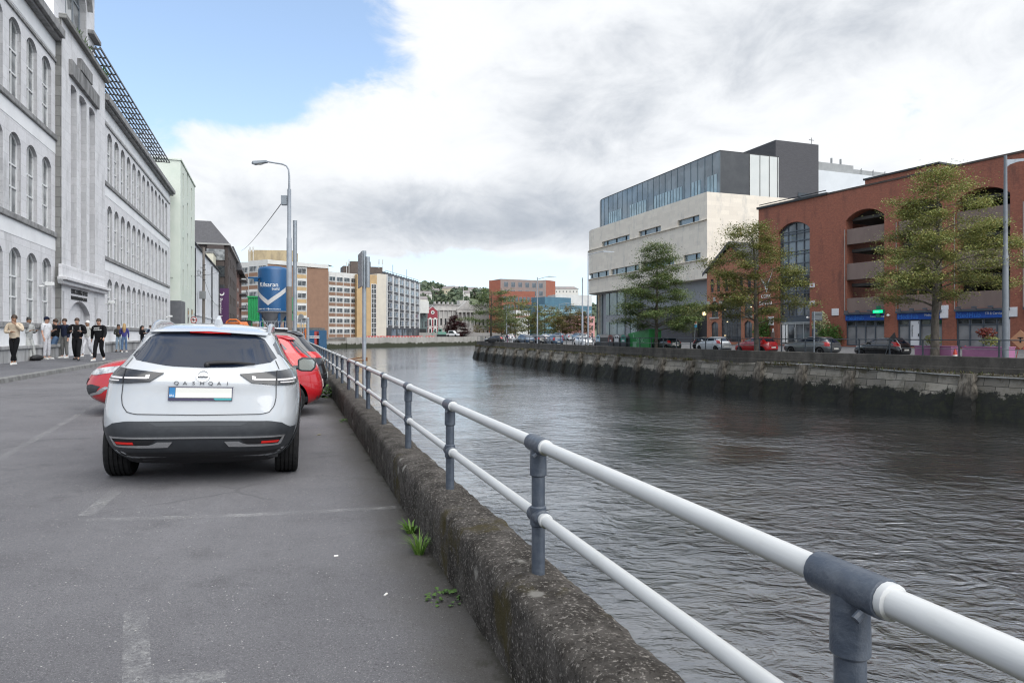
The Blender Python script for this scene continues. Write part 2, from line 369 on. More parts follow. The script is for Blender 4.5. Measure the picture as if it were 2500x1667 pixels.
# --- worn bay markings, 4 mm above the road
b = NB('worn_road_paint'); tr = b.n('ShaderNodeBsdfTransparent'); mx = b.n('ShaderNodeMixShader'); b.out((.6, .6, .58), .8)
wear = b.math('MULTIPLY', b.ramp(b.noise(3.2, 8, .75), .42, .68), b.ramp(b.noise(38, 4, .7), .36, .62))
b.l(b.math('ADD', b.math('MULTIPLY', wear, .26), b.math('MULTIPLY', b.ramp(b.noise(60, 4, .75), .45, .6), .08)), mx.inputs[0]); b.l(tr.outputs[0], mx.inputs[1]); b.l(b.b.outputs[0], mx.inputs[2])
b.l(mx.outputs[0], b.t.nodes['Material Output'].inputs[0]); m_paint = b.m
def strip(pts, wd):
    mb = MB(); ps = [Vector(road_at(*p)) for p in pts]
    for p, q in zip(ps, ps[1:]):
        d = (q - p).normalized(); nrm = Vector((-d.y, d.x)) * wd / 2; N = max(2, int((q - p).length / .3))
        for i in range(N):
            a0, a1 = p.lerp(q, i / N), p.lerp(q, (i + 1) / N)
            mb.quad(*[RW(c.x, c.y, road_z(c.x) + .004) for c in (a0 - nrm, a1 - nrm, a1 + nrm, a0 + nrm)])
    return mb
for pts, wd in ((((200, 1271), (600, 1258), (968, 1239)), .1), (((300, 1185), (208, 1260)), .11), (((735, 1026), (845, 1023)), .08), (((330, 1490), (335, 1690)), .11), (((325, 1668), (550, 1650)), .1), (((0, 1120), (240, 985)), .1)):
    tag(strip(pts, wd).build('road_marking', m_paint), kind='structure')

# --- the low concrete river wall under the railing
b = NB('mossy_concrete'); 
cc = b.mix(b.ramp(b.noise(5, 8, .72), .35, .66), (.03, .026, .022), (.095, .086, .077))
cc = b.mix(b.ramp(b.noise(60, 4, .7), .54, .66), cc, (.26, .24, .215))
cc = b.mix(b.ramp(b.noise(48, 4, .7), .58, .66), cc, (.018, .015, .012))
cc = b.mix(b.ramp(b.noise(1.6, 6, .7), .56, .68), cc, (.055, .045, .018))
lv = b.n('ShaderNodeTexVoronoi'); lv.inputs['Scale'].default_value = 3.2; b.l(b.co(), lv.inputs['Vector'])
cc = b.mix(b.math('MULTIPLY', b.ramp(b.math('ADD', lv.outputs['Distance'], b.math('MULTIPLY', b.noise(14, 4), .22)), .27, .2), .75), cc, (.27, .26, .235))
b.bump(b.math('ADD', b.math('MULTIPLY', b.noise(55, 5, .75), .6), b.noise(13, 5, .7)), .75, .035); m_moss = b.out(cc, .95, 0, .2)
from mathutils import noise as mn
tt = []; t = -1.2
while t < 62: tt.append(t); t += .045 if t < 6 else .12 if t < 16 else .5
prof = [(.905, -.06), (.905, .06), (.902, .15), (.9, .24), (.902, .33), (.908, .365), (.925, .388), (.955, .4), (1.03, .408), (1.1, .408), (1.16, .402), (1.195, .385), (1.215, .35), (1.225, .2), (1.23, -.4), (1.24, -6)]
vs = []
for t in tt:
    for k, (a, z) in enumerate(prof):
        p = Vector((a * 3, t * 3, z * 3)); d = mn.fractal(p * 2.2, .7, 2.1, 5) * .011 + mn.fractal(p * .35, .8, 2, 3) * .004
        vs.append(RW(a + (d if k in (1, 2, 3, 4, 11, 12) else 0) , t, z + (d if 4 <= k <= 12 else 0)))
n = len(prof); mb = MB()
mb.add(vs, [(i * n + j, i * n + j + 1, (i + 1) * n + j + 1, (i + 1) * n + j) for i in range(len(tt) - 1) for j in range(n - 1)])
o = mb.build('river_wall', m_moss, smooth=60); tag(o, 'low dark mossy concrete wall carrying the white railing beside the parked cars', 'wall')

# --- the white two-bar railing with dark posts
m_white = mat('white_paint', (.78, .79, .78), (.66, .67, .65), .38, 6, .12, 30, spec=.45, stretch=(1, .25, 1), lo=.45, hi=.8)
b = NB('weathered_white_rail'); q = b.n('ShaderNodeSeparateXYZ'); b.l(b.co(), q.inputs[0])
und = b.ramp(q.outputs[2], -.004, -.026)      # underside of the tube: shade painted into the colour, broken up by grime
cc = b.mix(b.math('MULTIPLY', b.ramp(b.noise(7, 6, .7), .5, .78), .35), (.5, .51, .505), (.38, .385, .365))
chip = b.ramp(b.noise(16, 7, .8), .68, .72); cc = b.mix(b.math('MULTIPLY', chip, .7), cc, (.2, .17, .14)); cc = b.mix(b.math('MULTIPLY', b.ramp(b.noise(3, 7, .75, stretch=(1, .12, 1)), .52, .75), .3), cc, (.42, .42, .38))
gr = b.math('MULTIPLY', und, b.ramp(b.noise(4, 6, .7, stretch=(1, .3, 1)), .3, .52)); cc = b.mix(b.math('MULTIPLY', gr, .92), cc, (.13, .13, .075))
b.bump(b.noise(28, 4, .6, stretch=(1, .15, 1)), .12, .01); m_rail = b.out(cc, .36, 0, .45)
m_slate = mat('slate_paint', (.045, .058, .08), (.08, .094, .115), .4, 14, .35, 45, spec=.5)
rr = empty('railing', RW(1.07, 0, 0), PHI, 'white two-bar railing with slate grey posts along the near quay wall', 'railing')
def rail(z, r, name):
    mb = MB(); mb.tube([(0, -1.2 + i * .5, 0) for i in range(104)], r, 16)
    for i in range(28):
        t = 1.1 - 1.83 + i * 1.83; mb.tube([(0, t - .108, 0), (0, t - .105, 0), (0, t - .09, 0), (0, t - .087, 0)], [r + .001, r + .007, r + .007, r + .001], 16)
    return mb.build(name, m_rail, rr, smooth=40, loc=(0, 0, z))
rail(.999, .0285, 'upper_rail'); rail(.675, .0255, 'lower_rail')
mb = MB(); mb.tube([(0, 0, .35), (0, 0, .97)], .0305, 16)
mb.tube([(0, -.09, .999), (0, -.087, .999), (0, .087, .999), (0, .09, .999)], [.033, .0395, .0395, .033], 18)
mb.tube([(0, 0, .855), (0, 0, .862), (0, 0, .9), (0, 0, .98)], [.032, .0385, .0385, .036], 16)
mb.tube([(0, -.062, .675), (0, -.058, .675), (0, .058, .675), (0, .062, .675)], [.031, .037, .037, .031], 16)
mb.tube([(0, 0, .628), (0, 0, .634), (0, 0, .716), (0, 0, .722)], [.031, .037, .037, .031], 16)
mb.tube([(-.03, -.06, .967), (-.046, -.06, .955)], .009, 8)
post0 = mb.build('post', m_slate, rr, smooth=35)
for i in range(28):
    t = 1.1 - 1.83 + i * 1.83; p = post0 if i == 0 else rep(post0, rr, (0, 0, 0)); p.location = (0, t, 0)

# --- right-hand quay: swept profile with its own courses
Q = [(50, -.3), (29.6, 39.5), (19.5, 59.2), (15.3, 70), (10.5, 83), (5.5, 100), (0, 118), (-7.5, 145), (-5, 151), (-3, 200), (0, 330)]
Q = [Vector(p) for p in Q]
def qnorm(i):
    a = (Q[min(i + 1, len(Q) - 1)] - Q[max(i - 1, 0)]).normalized(); return Vector((-a.y, a.x))
def sweep(prof, mats, name, parent, step=1.5, rough=0.0, smooth=None):
    pts = []; s = 0
    for i in range(len(Q) - 1):
        L = (Q[i + 1] - Q[i]).length; k = max(1, int(L / step))
        for j in range(k):
            f = j / k; pts.append((Q[i].lerp(Q[i + 1], f), qnorm(i).lerp(qnorm(i + 1), f).normalized(), s + L * f))
        s += L
    pts.append((Q[-1], qnorm(len(Q) - 1), s)); n = len(prof); vs = []; uv = []
    for p, nr, ss in pts:
        for (off, z) in prof:
            d = mn.fractal(Vector((ss * .8, z * .8, off)), .8, 2, 4) * rough; c = p + nr * (off + d); vs.append((c.x, c.y, z + d * .5)); uv.append((ss, z))
    fs = [(i * n + j, i * n + j + 1, (i + 1) * n + j + 1, (i + 1) * n + j) for i in range(len(pts) - 1) for j in range(n - 1)]
    me = bpy.data.meshes.new(name); me.from_pydata(vs, [], fs); me.materials.append(mats); ul = me.uv_layers.new(name='uv')
    for lp in me.loops: ul.data[lp.index].uv = uv[lp.vertex_index]
    o = bpy.data.objects.new(name, me); col.objects.link(o); o.parent = parent
    if smooth: me.polygons.foreach_set('use_smooth', [True] * len(me.polygons)); me.set_sharp_from_angle(angle=rad(smooth))
    return o
b = NB('parapet_concrete')
cc = b.mix(b.ramp(b.noise(.9, 7, .7, stretch=(1, 1, .5)), .35, .7), (.105, .097, .085), (.05, .046, .04))
cc = b.mix(b.math('MULTIPLY', b.ramp(b.noise(6, 6, .75), .6, .7), .6), cc, (.24, .22, .19)); cc = b.mix(b.ramp(b.noise(1.3, 6, .7, stretch=(1, 1, .2)), .62, .74), cc, (.1, .07, .03))
b.bump(b.noise(8, 6, .7), .4, .05); m_par = b.out(cc, .92)
b = NB('quay_limestone'); uvn = b.n('ShaderNodeTexCoord'); u_ = uvn.outputs['UV']
wob = b.n('ShaderNodeMix', data_type='RGBA'); wob.inputs[0].default_value = .09; b.l(u_, wob.inputs[6]); nz = b.n('ShaderNodeTexNoise'); nz.inputs['Scale'].default_value = 1.2; b.l(u_, nz.inputs['Vector']); b.l(nz.outputs['Color'], wob.inputs[7])
t_ = b.n('ShaderNodeTexBrick'); b.l(wob.outputs[2], t_.inputs['Vector']); t_.inputs['Scale'].default_value = 1; t_.inputs['Brick Width'].default_value = 1.25; t_.inputs['Row Height'].default_value = .46; t_.inputs['Mortar Size'].default_value = .018
t_.inputs['Color1'].default_value = (.3, .28, .24, 1); t_.inputs['Color2'].default_value = (.14, .13, .112, 1); t_.inputs['Mortar'].default_value = (.03, .03, .025, 1)
cc = b.mix(b.math('MULTIPLY', b.ramp(b.noise(.8, 9, .78), .44, .66), .85), t_.outputs[0], (.085, .078, .055))
q = b.n('ShaderNodeSeparateXYZ'); b.l(u_, q.inputs[0]); zz = b.math('ADD', q.outputs[1], b.math('MULTIPLY', b.math('SUBTRACT', b.noise(.75, 9, .8), .5), 3.2))
alg = b.ramp(zz, -1.95, -2.15); cc = b.mix(alg, cc, b.mix(b.ramp(b.noise(2.5, 5, .7), .4, .7), (.004, .005, .004), (.015, .018, .007)))
cc = b.mix(b.ramp(zz, -1.02, -.8), cc, (.085, .075, .05)); b.bump(b.math('ADD', b.math('MULTIPLY', b.noise(7, 6, .7), .4), b.math('SUBTRACT', 1.0, t_.outputs['Fac'])), .6, .06)
m_lime = b.out(cc, .85)
qw = empty('quay_wall', (29.6, 39.5, -3.5), 0, 'old battered limestone quay wall with black algae base across the river', 'quay wall')
for o in (sweep([(-.34, -.4), (-.34, .13), (-.3, .15), (-.02, .15), (.02, .12), (.02, -.5), (.09, -.52), (.09, -.86), (.2, -.9)], m_par, 'parapet', None, rough=.03),
          sweep([(.16, -.86), (.34, -.9), (.36, -1.2), (.66, -2.2), (.8, -2.8), (.98, -3.6), (1.05, -5.5)], m_lime, 'stone_face', None, step=.8, rough=.12)):
    o.parent = qw; o.matrix_parent_inverse = Matrix.Translation((-29.6, -39.5, 3.5))
# quay road: one sheet rising gently to the buildings
m_qroad = asphalt('quay_tarmac', (.13, .13, .135), (.17, .17, .172), .1)
offs = [(-.3, -.22), (-3, -.16), (-8, -.02), (-14, .2), (-24, .42), (-260, .45)]
mb = MB(); vs = []
for i, p in enumerate(Q):
    nr = qnorm(i) if i < 8 else Vector((-.9, .43))
    for off, z in offs: c = p + nr * off; vs.append((c.x, c.y, z))
n = len(offs); mb.add(vs, [(i * n + j, i * n + j + 1, (i + 1) * n + j + 1, (i + 1) * n + j) for i in range(len(Q) - 1) for j in range(n - 1)])
tag(mb.build('quay_road', m_qroad), kind='structure')
def qpoint(u, land=0.0):            # where the sight line at picture column u meets the quay edge, shifted landwards
    k = (u - CX) / FPX
    for i in range(len(Q) - 1):
        d = Q[i + 1] - Q[i]; nr = qnorm(i); A = Q[i] - nr * land; den = d.x - k * d.y
        if abs(den) < 1e-9: continue
        f = (k * A.y - A.x) / den
        if -.001 <= f <= 1.001 and (A + d * f).y > 5: return A + d * f, d.normalized()
    return Vector((k * 140, 140)), Vector((-.3, .95))
# far railing
m_dgrey = mat('dark_grey_steel', (.035, .045, .055), (.06, .07, .078), .5, 5)
fr = empty('quay_railing', (29.6, 39.5, .15), 0, 'long dark grey steel railing on top of the far quay parapet', 'railing')
def along(s0, s1, step):
    s = 0; out = []
    for i in range(len(Q) - 3):
        d = Q[i + 1] - Q[i]; L = d.length; x = math.ceil((s - 1e-6 - s0) / step) * step + s0
        while x < s + L:
            if x >= s0 and x <= s1: out.append((Q[i] + d * ((x - s) / L), d.normalized(), qnorm(i)))
            x += step
        s += L
    return out
po = along(30, 400, 2.3); pm = MB(); pm.box(-.045, .045, -.03, .03, 0, 1.04); pm.box(-.08, .08, -.06, .06, 0, .02)
p0 = pm.build('post', m_dgrey, fr)
for i, (p, d, nr) in enumerate(po):
    o = p0 if i == 0 else rep(p0, fr, (0, 0, 0)); c = p - nr * .16; o.location = (c.x - 29.6, c.y - 39.5, 0); o.rotation_euler = (0, 0, math.atan2(d.y, d.x))
for zz, r, nm in ((1.02, .036, 'top_rail'), (.46, .02, 'middle_rail')):
    mb = MB(); mb.tube([((p - nr * .16).x - 29.6, (p - nr * .16).y - 39.5, zz) for p, d, nr in along(24, 400, 1.15)], r, 6); mb.build(nm, m_dgrey if r > .03 else mat('worn_rail', (.2, .21, .215), (.08, .09, .1), .5, 3), fr, smooth=50)
# timber fenders leaning on the quay face
m_timber = mat('weathered_timber', (.13, .115, .095), (.035, .031, .026), .9, 2.4, .6, 14, stretch=(1, 1, .25))
b = NB('fender_timber'); q = b.n('ShaderNodeSeparateXYZ'); b.l(b.co(), q.inputs[0])
cc = b.mix(b.ramp(b.noise(3, 6, .7, stretch=(2, 2, .3)), .35, .65), (.19, .17, .14), (.045, .039, .031))
cc = b.mix(b.ramp(b.math('ADD', q.outputs[2], b.math('MULTIPLY', b.noise(2, 5), .9)), 2.45, 1.6), cc, (.008, .008, .006)); b.bump(b.noise(9, 5, .7, stretch=(2, 2, .3)), .6, .05); m_fend = b.out(cc, .9)
mb = MB(); N = 10
ring = lambda z: [(-.3, -.8 + .22 * z), (-.27, -1.28 + .235 * z), (.0, -1.34 + .235 * z), (.26, -1.26 + .235 * z), (.3, -.8 + .22 * z)]
vs = []
for i in range(N + 1):
    z = 2.75 * i / N
    for (x, y) in ring(z): d = mn.fractal(Vector((x * 4, y * 4, z * 2.5)), .8, 2, 3) * .07; vs.append((x * (1.9 - .16 * z) + d * 1.6, y + d - .12, z))
mb.add(vs, [(i * 5 + j, i * 5 + (j + 1) % 5, (i + 1) * 5 + (j + 1) % 5, (i + 1) * 5 + j) for i in range(N) for j in range(5)] + [[0, 1, 2, 3, 4][::-1], [N * 5 + j for j in range(5)]])
f0 = mb.build('timber_fender', m_fend)
tag(f0, 'dark weathered timber fender leaning against the stone quay face', 'fender', 'timber fenders along the far quay wall')
for i, u in enumerate((1177, 1197, 1217, 1241, 1266, 1293, 1322, 1354, 1390, 1428, 1470, 1518, 1570, 1628, 1698, 1778, 1868, 1972, 2088, 2378)):
    p, d = qpoint(u); nr = Vector((-d.y, d.x)); o = f0 if i == 0 else copy_tree(f0)
    o.location = (p.x, p.y, -3.6); o.rotation_euler = (0, 0, math.atan2(d.y, d.x) + math.pi); s = R.uniform(.85, 1.08); o.scale = (s * R.uniform(.8, 1.15), 1, R.uniform(.92, 1.04))
# pipe on the ledge
mb = MB(); pts = []
for i, u in enumerate(range(1875, 2660, 40)):
    p, d = qpoint(u); nr = Vector((-d.y, d.x)); c = p + nr * .42; pts.append((c.x, c.y, -.78 - .25 * max(0, min(1, (u - 2000) / 330))))
mb.tube(pts, .045, 8); o = mb.build('pipe', mat('grey_pipe', (.32, .33, .33), (.2, .2, .19), .5, 2), smooth=60); tag(o, 'long grey pipe sagging along the ledge of the stone quay wall', 'pipe')
# weeds along the ledge: ground cover nobody could count
def tuft(mb, c, r, n, h, wd, lean=.5):
    for _ in range(n):
        a = R.uniform(0, 6.283); q = r * math.sqrt(R.random()); b0 = Vector(c) + Vector((math.cos(a) * q, math.sin(a) * q, 0)); hh = h * R.uniform(.5, 1.1)
        out = Vector((math.cos(a), math.sin(a), 0)) * lean * hh * R.uniform(.3, 1.3); s = Vector((-math.sin(a), math.cos(a), 0)) * wd
        m = b0 + out * .4 + Vector((0, 0, hh * .65)); e = b0 + out + Vector((0, 0, hh * R.uniform(.75, 1)))
        mb.add([b0 - s, b0 + s, m + s * .8, m - s * .8, e], [(0, 1, 2, 3), (3, 2, 4)])
b = NB('dry_weeds'); gi = b.n('ShaderNodeNewGeometry'); cr = b.n('ShaderNodeValToRGB'); b.l(gi.outputs['Random Per Island'], cr.inputs[0])
for e, c in zip(cr.color_ramp.elements, ((.11, .09, .05, 1), (.075, .11, .035, 1))): e.color = c
e = cr.color_ramp.elements.new(.5); e.color = (.17, .14, .08, 1); m_dry = b.out(cr.outputs[0], .8, 0, .2)
mb = MB()
for p, d, nr in along(33, 400, .33):
    k = mn.noise(Vector((p.x * .23, p.y * .23, 2))) + R.uniform(-.35, .35)
    if k > -.18: c = p + nr * R.uniform(.12, .42); tuft(mb, (c.x, c.y, -.93), .28, int(7 + 16 * max(0, k)), .25 + .3 * max(0, k), .03, .9)
o = mb.build('weeds', m_dry, recalc=False); tag(o, 'dry and green weeds along the ledge of the far quay wall', 'weeds', kind='stuff')

# --- far river bank wall
b = NB('far_bank_concrete'); q = b.n('ShaderNodeSeparateXYZ'); b.l(b.co(), q.inputs[0])
cc = b.mix(b.ramp(b.noise(.25, 7, .7, stretch=(1, 1, .5)), .35, .7), (.36, .35, .33), (.25, .245, .225))
zz = b.math('ADD', q.outputs[2], b.math('MULTIPLY', b.math('SUBTRACT', b.noise(.35, 7, .75, stretch=(1, 1, .4)), .5), 3.2)); cc = b.mix(b.ramp(zz, -1.6, -2.1), cc, (.03, .034, .018))
m_fb = b.out(cc, .9)
def wallrun(pts, z0, z1, th, m, name, label, cat, parent=None):
    mb = MB(); pts = [Vector(p) for p in pts]
    for p, q_ in zip(pts, pts[1:]):
        d = (q_ - p).normalized(); nr = Vector((-d.y, d.x)) * th
        mb.prism([(p.x, p.y), (q_.x, q_.y), (q_.x + nr.x, q_.y + nr.y), (p.x + nr.x, p.y + nr.y)], z0, z1)
    o = mb.build(name, m, parent); tag(o, label, cat); return o
wallrun([(-61, 252), (-17.8, 330.2), (60, 352.2)], -5.8, .55, .6, m_fb, 'flood_wall', 'pale concrete flood wall with mossy foot on the far river bend', 'wall')
wallrun([(-68.5, 239), (-61, 252.6)], -5.8, -.85, 1.2, m_fb, 'old_quay_wall', 'lower stained stretch of concrete quay left of the pale flood wall', 'wall')

# --- plants and litter by the near wall
b = NB('grass_blades'); gi = b.n('ShaderNodeNewGeometry'); cr = b.n('ShaderNodeValToRGB'); b.l(gi.outputs['Random Per Island'], cr.inputs[0])
cr.color_ramp.elements[0].color = (.06, .14, .02, 1); cr.color_ramp.elements[1].color = (.16, .27, .05, 1); m_grass = b.out(cr.outputs[0], .5, 0, .3)
def plant_grass(u, v, r, n, h, wd, label, lean=.9):
    a, t = road_at(u, v); mb = MB(); tuft(mb, (0, 0, 0), r, n, h, wd, lean); o = mb.build('grass_tuft', m_grass, recalc=False, loc=RW(a, t, road_z(a)))
    return tag(o, label, 'grass tuft')
plant_grass(1024, 1352, .035, 90, .15, .0028, 'bright green grass tuft growing at the foot of the near wall')
plant_grass(1003, 1300, .04, 26, .09, .009, 'small leafy weed behind the bright grass tuft at the wall foot', 1.2)
def leafy(u, v, n, r, h, size, label, m=m_leaf_g):
    a, t = road_at(u, v); mb = MB()
    for _ in range(n):
        an = R.uniform(0, 6.283); q = r * math.sqrt(R.random()); c = Vector((math.cos(an) * q, math.sin(an) * q, h * R.random() * (1 - q / r * .6)))
        d = Vector((math.cos(an), math.sin(an), R.uniform(-.2, .5))).normalized() * size * R.uniform(.6, 1.2); s = d.cross(Vector((0, 0, 1))).normalized() * size * .45; up = Vector((0, 0, size * .18))
        mb.add([c, c + d * .5 + s + up, c + d, c + d * .5 - s + up], [(0, 1, 2), (0, 2, 3)])
    o = mb.build('leafy_weed', m, recalc=False, loc=RW(a, t, road_z(a))); return tag(o, label, 'weed')
leafy(796, 968, 170, .3, .3, .12, 'broad green weed between the red car and the river wall')
leafy(846, 1030, 60, .13, .06, .045, 'low creeping weed at the wall foot beyond the parking line')
leafy(1090, 1462, 60, .11, .04, .03, 'flat mossy weed on the tarmac against the near wall')
m_butt = mat('paper_white', (.8, .78, .74), None, .7)
for u, v, an in ((821, 1358, .4), (942, 1452, 1.2)):
    a, t = road_at(u, v); mb = MB(); mb.tube([(-.015, 0, .005), (.012, 0, .005)], .0055, 8); o = mb.build('cigarette_butt', m_butt, smooth=40, loc=RW(a, t, road_z(a)), rz=an)
    tag(o, 'white cigarette butt on the tarmac ' + ('nearer the bay line' if v < 1400 else 'close to the wall, nearer the camera'), 'litter')
a, t = road_at(779, 1062); mb = MB(); mb.add([(-.04, 0, .004), (0, .018, .012), (.04, 0, .006), (0, -.018, .012)], [(0, 1, 2, 3)]); o = mb.build('fallen_leaf', mat('leaf_yellow', (.42, .36, .1)), loc=RW(a, t, road_z(a)), rz=.3); tag(o, 'single yellow fallen leaf lying on the tarmac by the white car', 'leaf')
# ============================================================ LEFT BANK: the college and the street beyond it
TB = rad(19.2); BD = Vector((-math.sin(TB), math.cos(TB), 0)); BI = Vector((-math.cos(TB), -math.sin(TB), 0))   # along the street, into the building
BROT = rad(90) + TB
def BW(t, ap, z=0.0): p = BD * t + BI * ap; return Vector((p.x, p.y, z))
def tu(u, ap):                       # street distance of picture column u on the plane ap to the left
    zc = FPX * ap / (669 - u); return (zc / math.cos(TB) + ap * math.sin(TB)) / math.cos(TB)
m_ash = brickmat('pale_ashlar', (.77, .77, .785), (.68, .68, .695), (.5, .5, .51), .95, .46, .008, .75, stain=(.2, .2, .19), stains=.45)
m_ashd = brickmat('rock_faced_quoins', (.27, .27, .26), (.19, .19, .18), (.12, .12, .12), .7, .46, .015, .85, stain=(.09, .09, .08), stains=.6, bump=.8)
m_jamb = brickmat('window_jamb_stone', (.52, .52, .53), (.42, .42, .43), (.3, .3, .3), .5, .42, .008, .8)
m_sill = mat('dark_sill_stone', (.31, .31, .31), (.16, .16, .16), .85, 3, .3, 30)
m_rend = mat('white_render', (.84, .85, .86), (.76, .77, .78), .85, .9, .1, 60)
m_plinth = mat('stained_plinth', (.42, .42, .42), (.2, .2, .195), .85, 1.6, .2, 30, stretch=(2.2, 2.2, .3))
m_wfr = mat('white_sash', (.75, .76, .76), (.66, .67, .67), .5, 5)
m_bfr = mat('grey_sash', (.23, .26, .29), None, .5)
m_cglass = glassmat('curtained_glass', (.27, .285, .29), (.1, .11, .115), .05, .9)
m_dglass = glassmat('dark_glass', (.02, .024, .028), (.045, .05, .055), .04, .6)
m_black = mat('black_steel', (.015, .016, .018), None, .55)
T0 = 38.0
cg = empty('college_building', BW(T0, 9.4, .4), BROT, 'long grey limestone college with rows of tall arched windows and a steel sunshade', 'building')
zb = .4                                     # local z = world z - .4
floors = [(1.99, 4.85), (6.12, 9.26), (10.52, 13.63)]
RWL, RWR = tu(245.5, 9.4) - T0, tu(415, 9.4) - T0
bayL, bayR = tu(134, 9.4) - T0, tu(243.5, 9.4) - T0
lw = [34.25 - T0 - 1.92 * k for k in range(9)]; t0 = tu(261.5, 9.4) - T0; dt = (tu(402.4, 9.4) - T0 - t0) / 12
rw = [t0 + dt * k for k in range(-1, 13)]; WW = 1.285
ops = [(x, x + WW, z0 - zb, z1 - zb, .32) for x in lw + rw for (z0, z1) in floors]
mb = MB(); X0 = lw[-1] - .6; H = 15.3 - zb
facade(mb, X0, RWR, -.6, H, ops, 0, .42, jamb=1)
mb.mi = 0; mb.quad((RWR, 0, -.6), (RWR, 14, -.6), (RWR, 14, H), (RWR, 0, H)); mb.quad((X0, 0, H), (RWR, 0, H), (RWR, 14, H), (X0, 14, H)); mb.quad((X0, 0, -.6), (X0, 14, -.6), (X0, 14, H), (X0, 0, H))
mb.build('wall', [m_ash, m_jamb], cg, recalc=False)
win0 = window(cg, 0, 0, WW, 2.86, m_wfr, m_cglass, .32, 2, 1, .07, .13, .06, bars=[.34, .62])
win1 = window(cg, 0, 0, WW, 3.12, m_wfr, m_cglass, .32, 2, 1, .07, .13, .06, bars=[.34, .62])
first = {0: True, 1: True}
for x in lw + rw:
    for i, (z0, z1) in enumerate(floors):
        s = win0 if i == 0 else win1; k = 0 if i == 0 else 1
        if first[k]: s.location = (x, .13, z0 - zb); first[k] = False
        else: rep(s, cg, (x, .13, z0 - zb))
mb = MB()
for (xa, xb) in ((X0, bayL), (bayR, RWR - .9)):
    for i, (z0, z1) in enumerate(floors): mb.box(xa, xb, -.1, .1, z0 - zb - .22, z0 - zb - .002)
mb.build('sill_band', m_sill, cg, bev=.02)
mb = MB()
for (xa, xb) in ((X0, bayL), (bayR, RWR - .9)):
    for z0, z1 in ((1.06, 1.76), (5.3, 5.88), (9.7, 10.28), (14.12, 14.8)): mb.box(xa, xb, -.012, .05, z0 - zb, z1 - zb)
mb.build('render_panel', m_rend, cg)
mb = MB()
for (xa, xb) in ((X0, bayL), (bayR, RWR - .5)):
    mb.box(xa, xb, -.06, .05, 13.86 - zb, 13.98 - zb)
mb.build('string_course', m_sill, cg)
mb = MB()
for (xa, xb) in ((X0, bayL - .05), (bayR + .05, RWR + .3)): mb.prism([(xa, -.42), (xb, -.42), (xb, .1), (xa, .1)], 14.95 - zb, 15.32 - zb); mb.box(xa, xb, -.25, .1, 14.82 - zb, 14.948 - zb)
x = bayR + .2
mb.build('cornice', m_sill, cg, bev=.03)
mb = MB()
for (xa, xb) in ((X0, bayL), (bayR, RWR)): mb.box(xa, xb, -.16, .05, -.6, .74 - .2); mb.box(xa, xb, -.22, .05, .542, .68)
mb.build('plinth', m_plinth, cg, bev=.02)
# set-back attic and the sunshade
mb = MB(); AT = tu(395, 10) - T0
mb.box(bayR, AT, 1.0, 12, H - .1, 17.0 - zb); mb.build('attic', mat('attic_dark_glazing', (.02, .022, .026), (.045, .05, .055), .2, 1.2), cg)
mb = MB(); xx = bayR
while xx < AT: mb.box(xx - .04, xx + .04, .9, 1.0, H - .1, 16.95 - zb); xx += 1.92
mb.build('attic_mullion', m_bfr, cg)
mb = MB(); SE = tu(408, 9.16) - T0; zs = 17.1 - zb
for i in range(9): y = -.42 + i * .21; mb.box(bayR - 2, SE, y - .035, y + .035, zs, zs + .1)
xx = bayR - 2
while xx < SE + .1: mb.box(xx - .03, xx + .03, -.5, 1.3, zs - .07, zs - .002); xx += 1.3
xx = bayR - 2
while xx < SE: mb.tube([(xx, 1.0, 15.6 - zb), (xx, -.2, zs - .07)], .03, 6); xx += 3.84
mb.build('sunshade', mat('sunshade_steel', (.06, .065, .07), (.1, .105, .11), .5, 3), cg)
# the entrance pavilion
bp = -.25
slots = [(tu(172, 9.15) - T0, tu(186.5, 9.15) - T0), (tu(193, 9.15) - T0, tu(210.5, 9.15) - T0), (tu(217, 9.15) - T0, tu(231, 9.15) - T0)]
dx0, dx1 = tu(167, 9.15) - T0, tu(219, 9.15) - T0
po_ = [(a, b2, 4.75 - zb, 13.5 - zb, .12) for a, b2 in slots] + [(dx0, dx1, -.3, 3.15 - zb, .62)]
mb = MB(); PH = 15.9 - zb
facade(mb, bayL, bayR, -.6, PH, po_, bp, 2.6, jamb=1)
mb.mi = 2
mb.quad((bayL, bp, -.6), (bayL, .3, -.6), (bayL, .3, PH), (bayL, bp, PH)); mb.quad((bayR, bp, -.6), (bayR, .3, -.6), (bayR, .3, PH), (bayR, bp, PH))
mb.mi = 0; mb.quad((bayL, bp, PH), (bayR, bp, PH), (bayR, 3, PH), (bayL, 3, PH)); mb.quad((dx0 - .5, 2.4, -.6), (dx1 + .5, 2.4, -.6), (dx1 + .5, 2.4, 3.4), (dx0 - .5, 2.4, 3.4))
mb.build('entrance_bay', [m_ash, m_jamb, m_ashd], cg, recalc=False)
for a, b2 in slots: window(cg, a, 4.75 - zb, b2 - a, 8.75, m_bfr, m_cglass, .12, 2, 9, .07, .55)
mb = MB()
for xa, xb in ((bayL + .9, slots[0][0] - .02), (slots[2][1] + .02, bayR - .9)): pass
mb.box(slots[0][0] - .35, slots[2][1] + .35, bp - .16, bp + .05, 13.75 - zb, 14.5 - zb); mb.box(slots[1][0] - .4, slots[1][1] + .4, bp - .2, bp + .05, 14.503 - zb, 15.1 - zb)
mb.build('lintel', mat('dark_stained_stone', (.26, .26, .26), (.1, .1, .1), .85, 1.5, .2, 30, stretch=(1.5, 1.5, .5)), cg, bev=.03)
mb = MB(); mb.box(bayL - .1, bayR + .1, bp - .22, bp + .1, PH, PH + .22); mb.build('parapet_coping', m_ashd, cg, bev=.03)
mb = MB(); xa, xb = tu(143, 9.1) - T0, bayR - .15
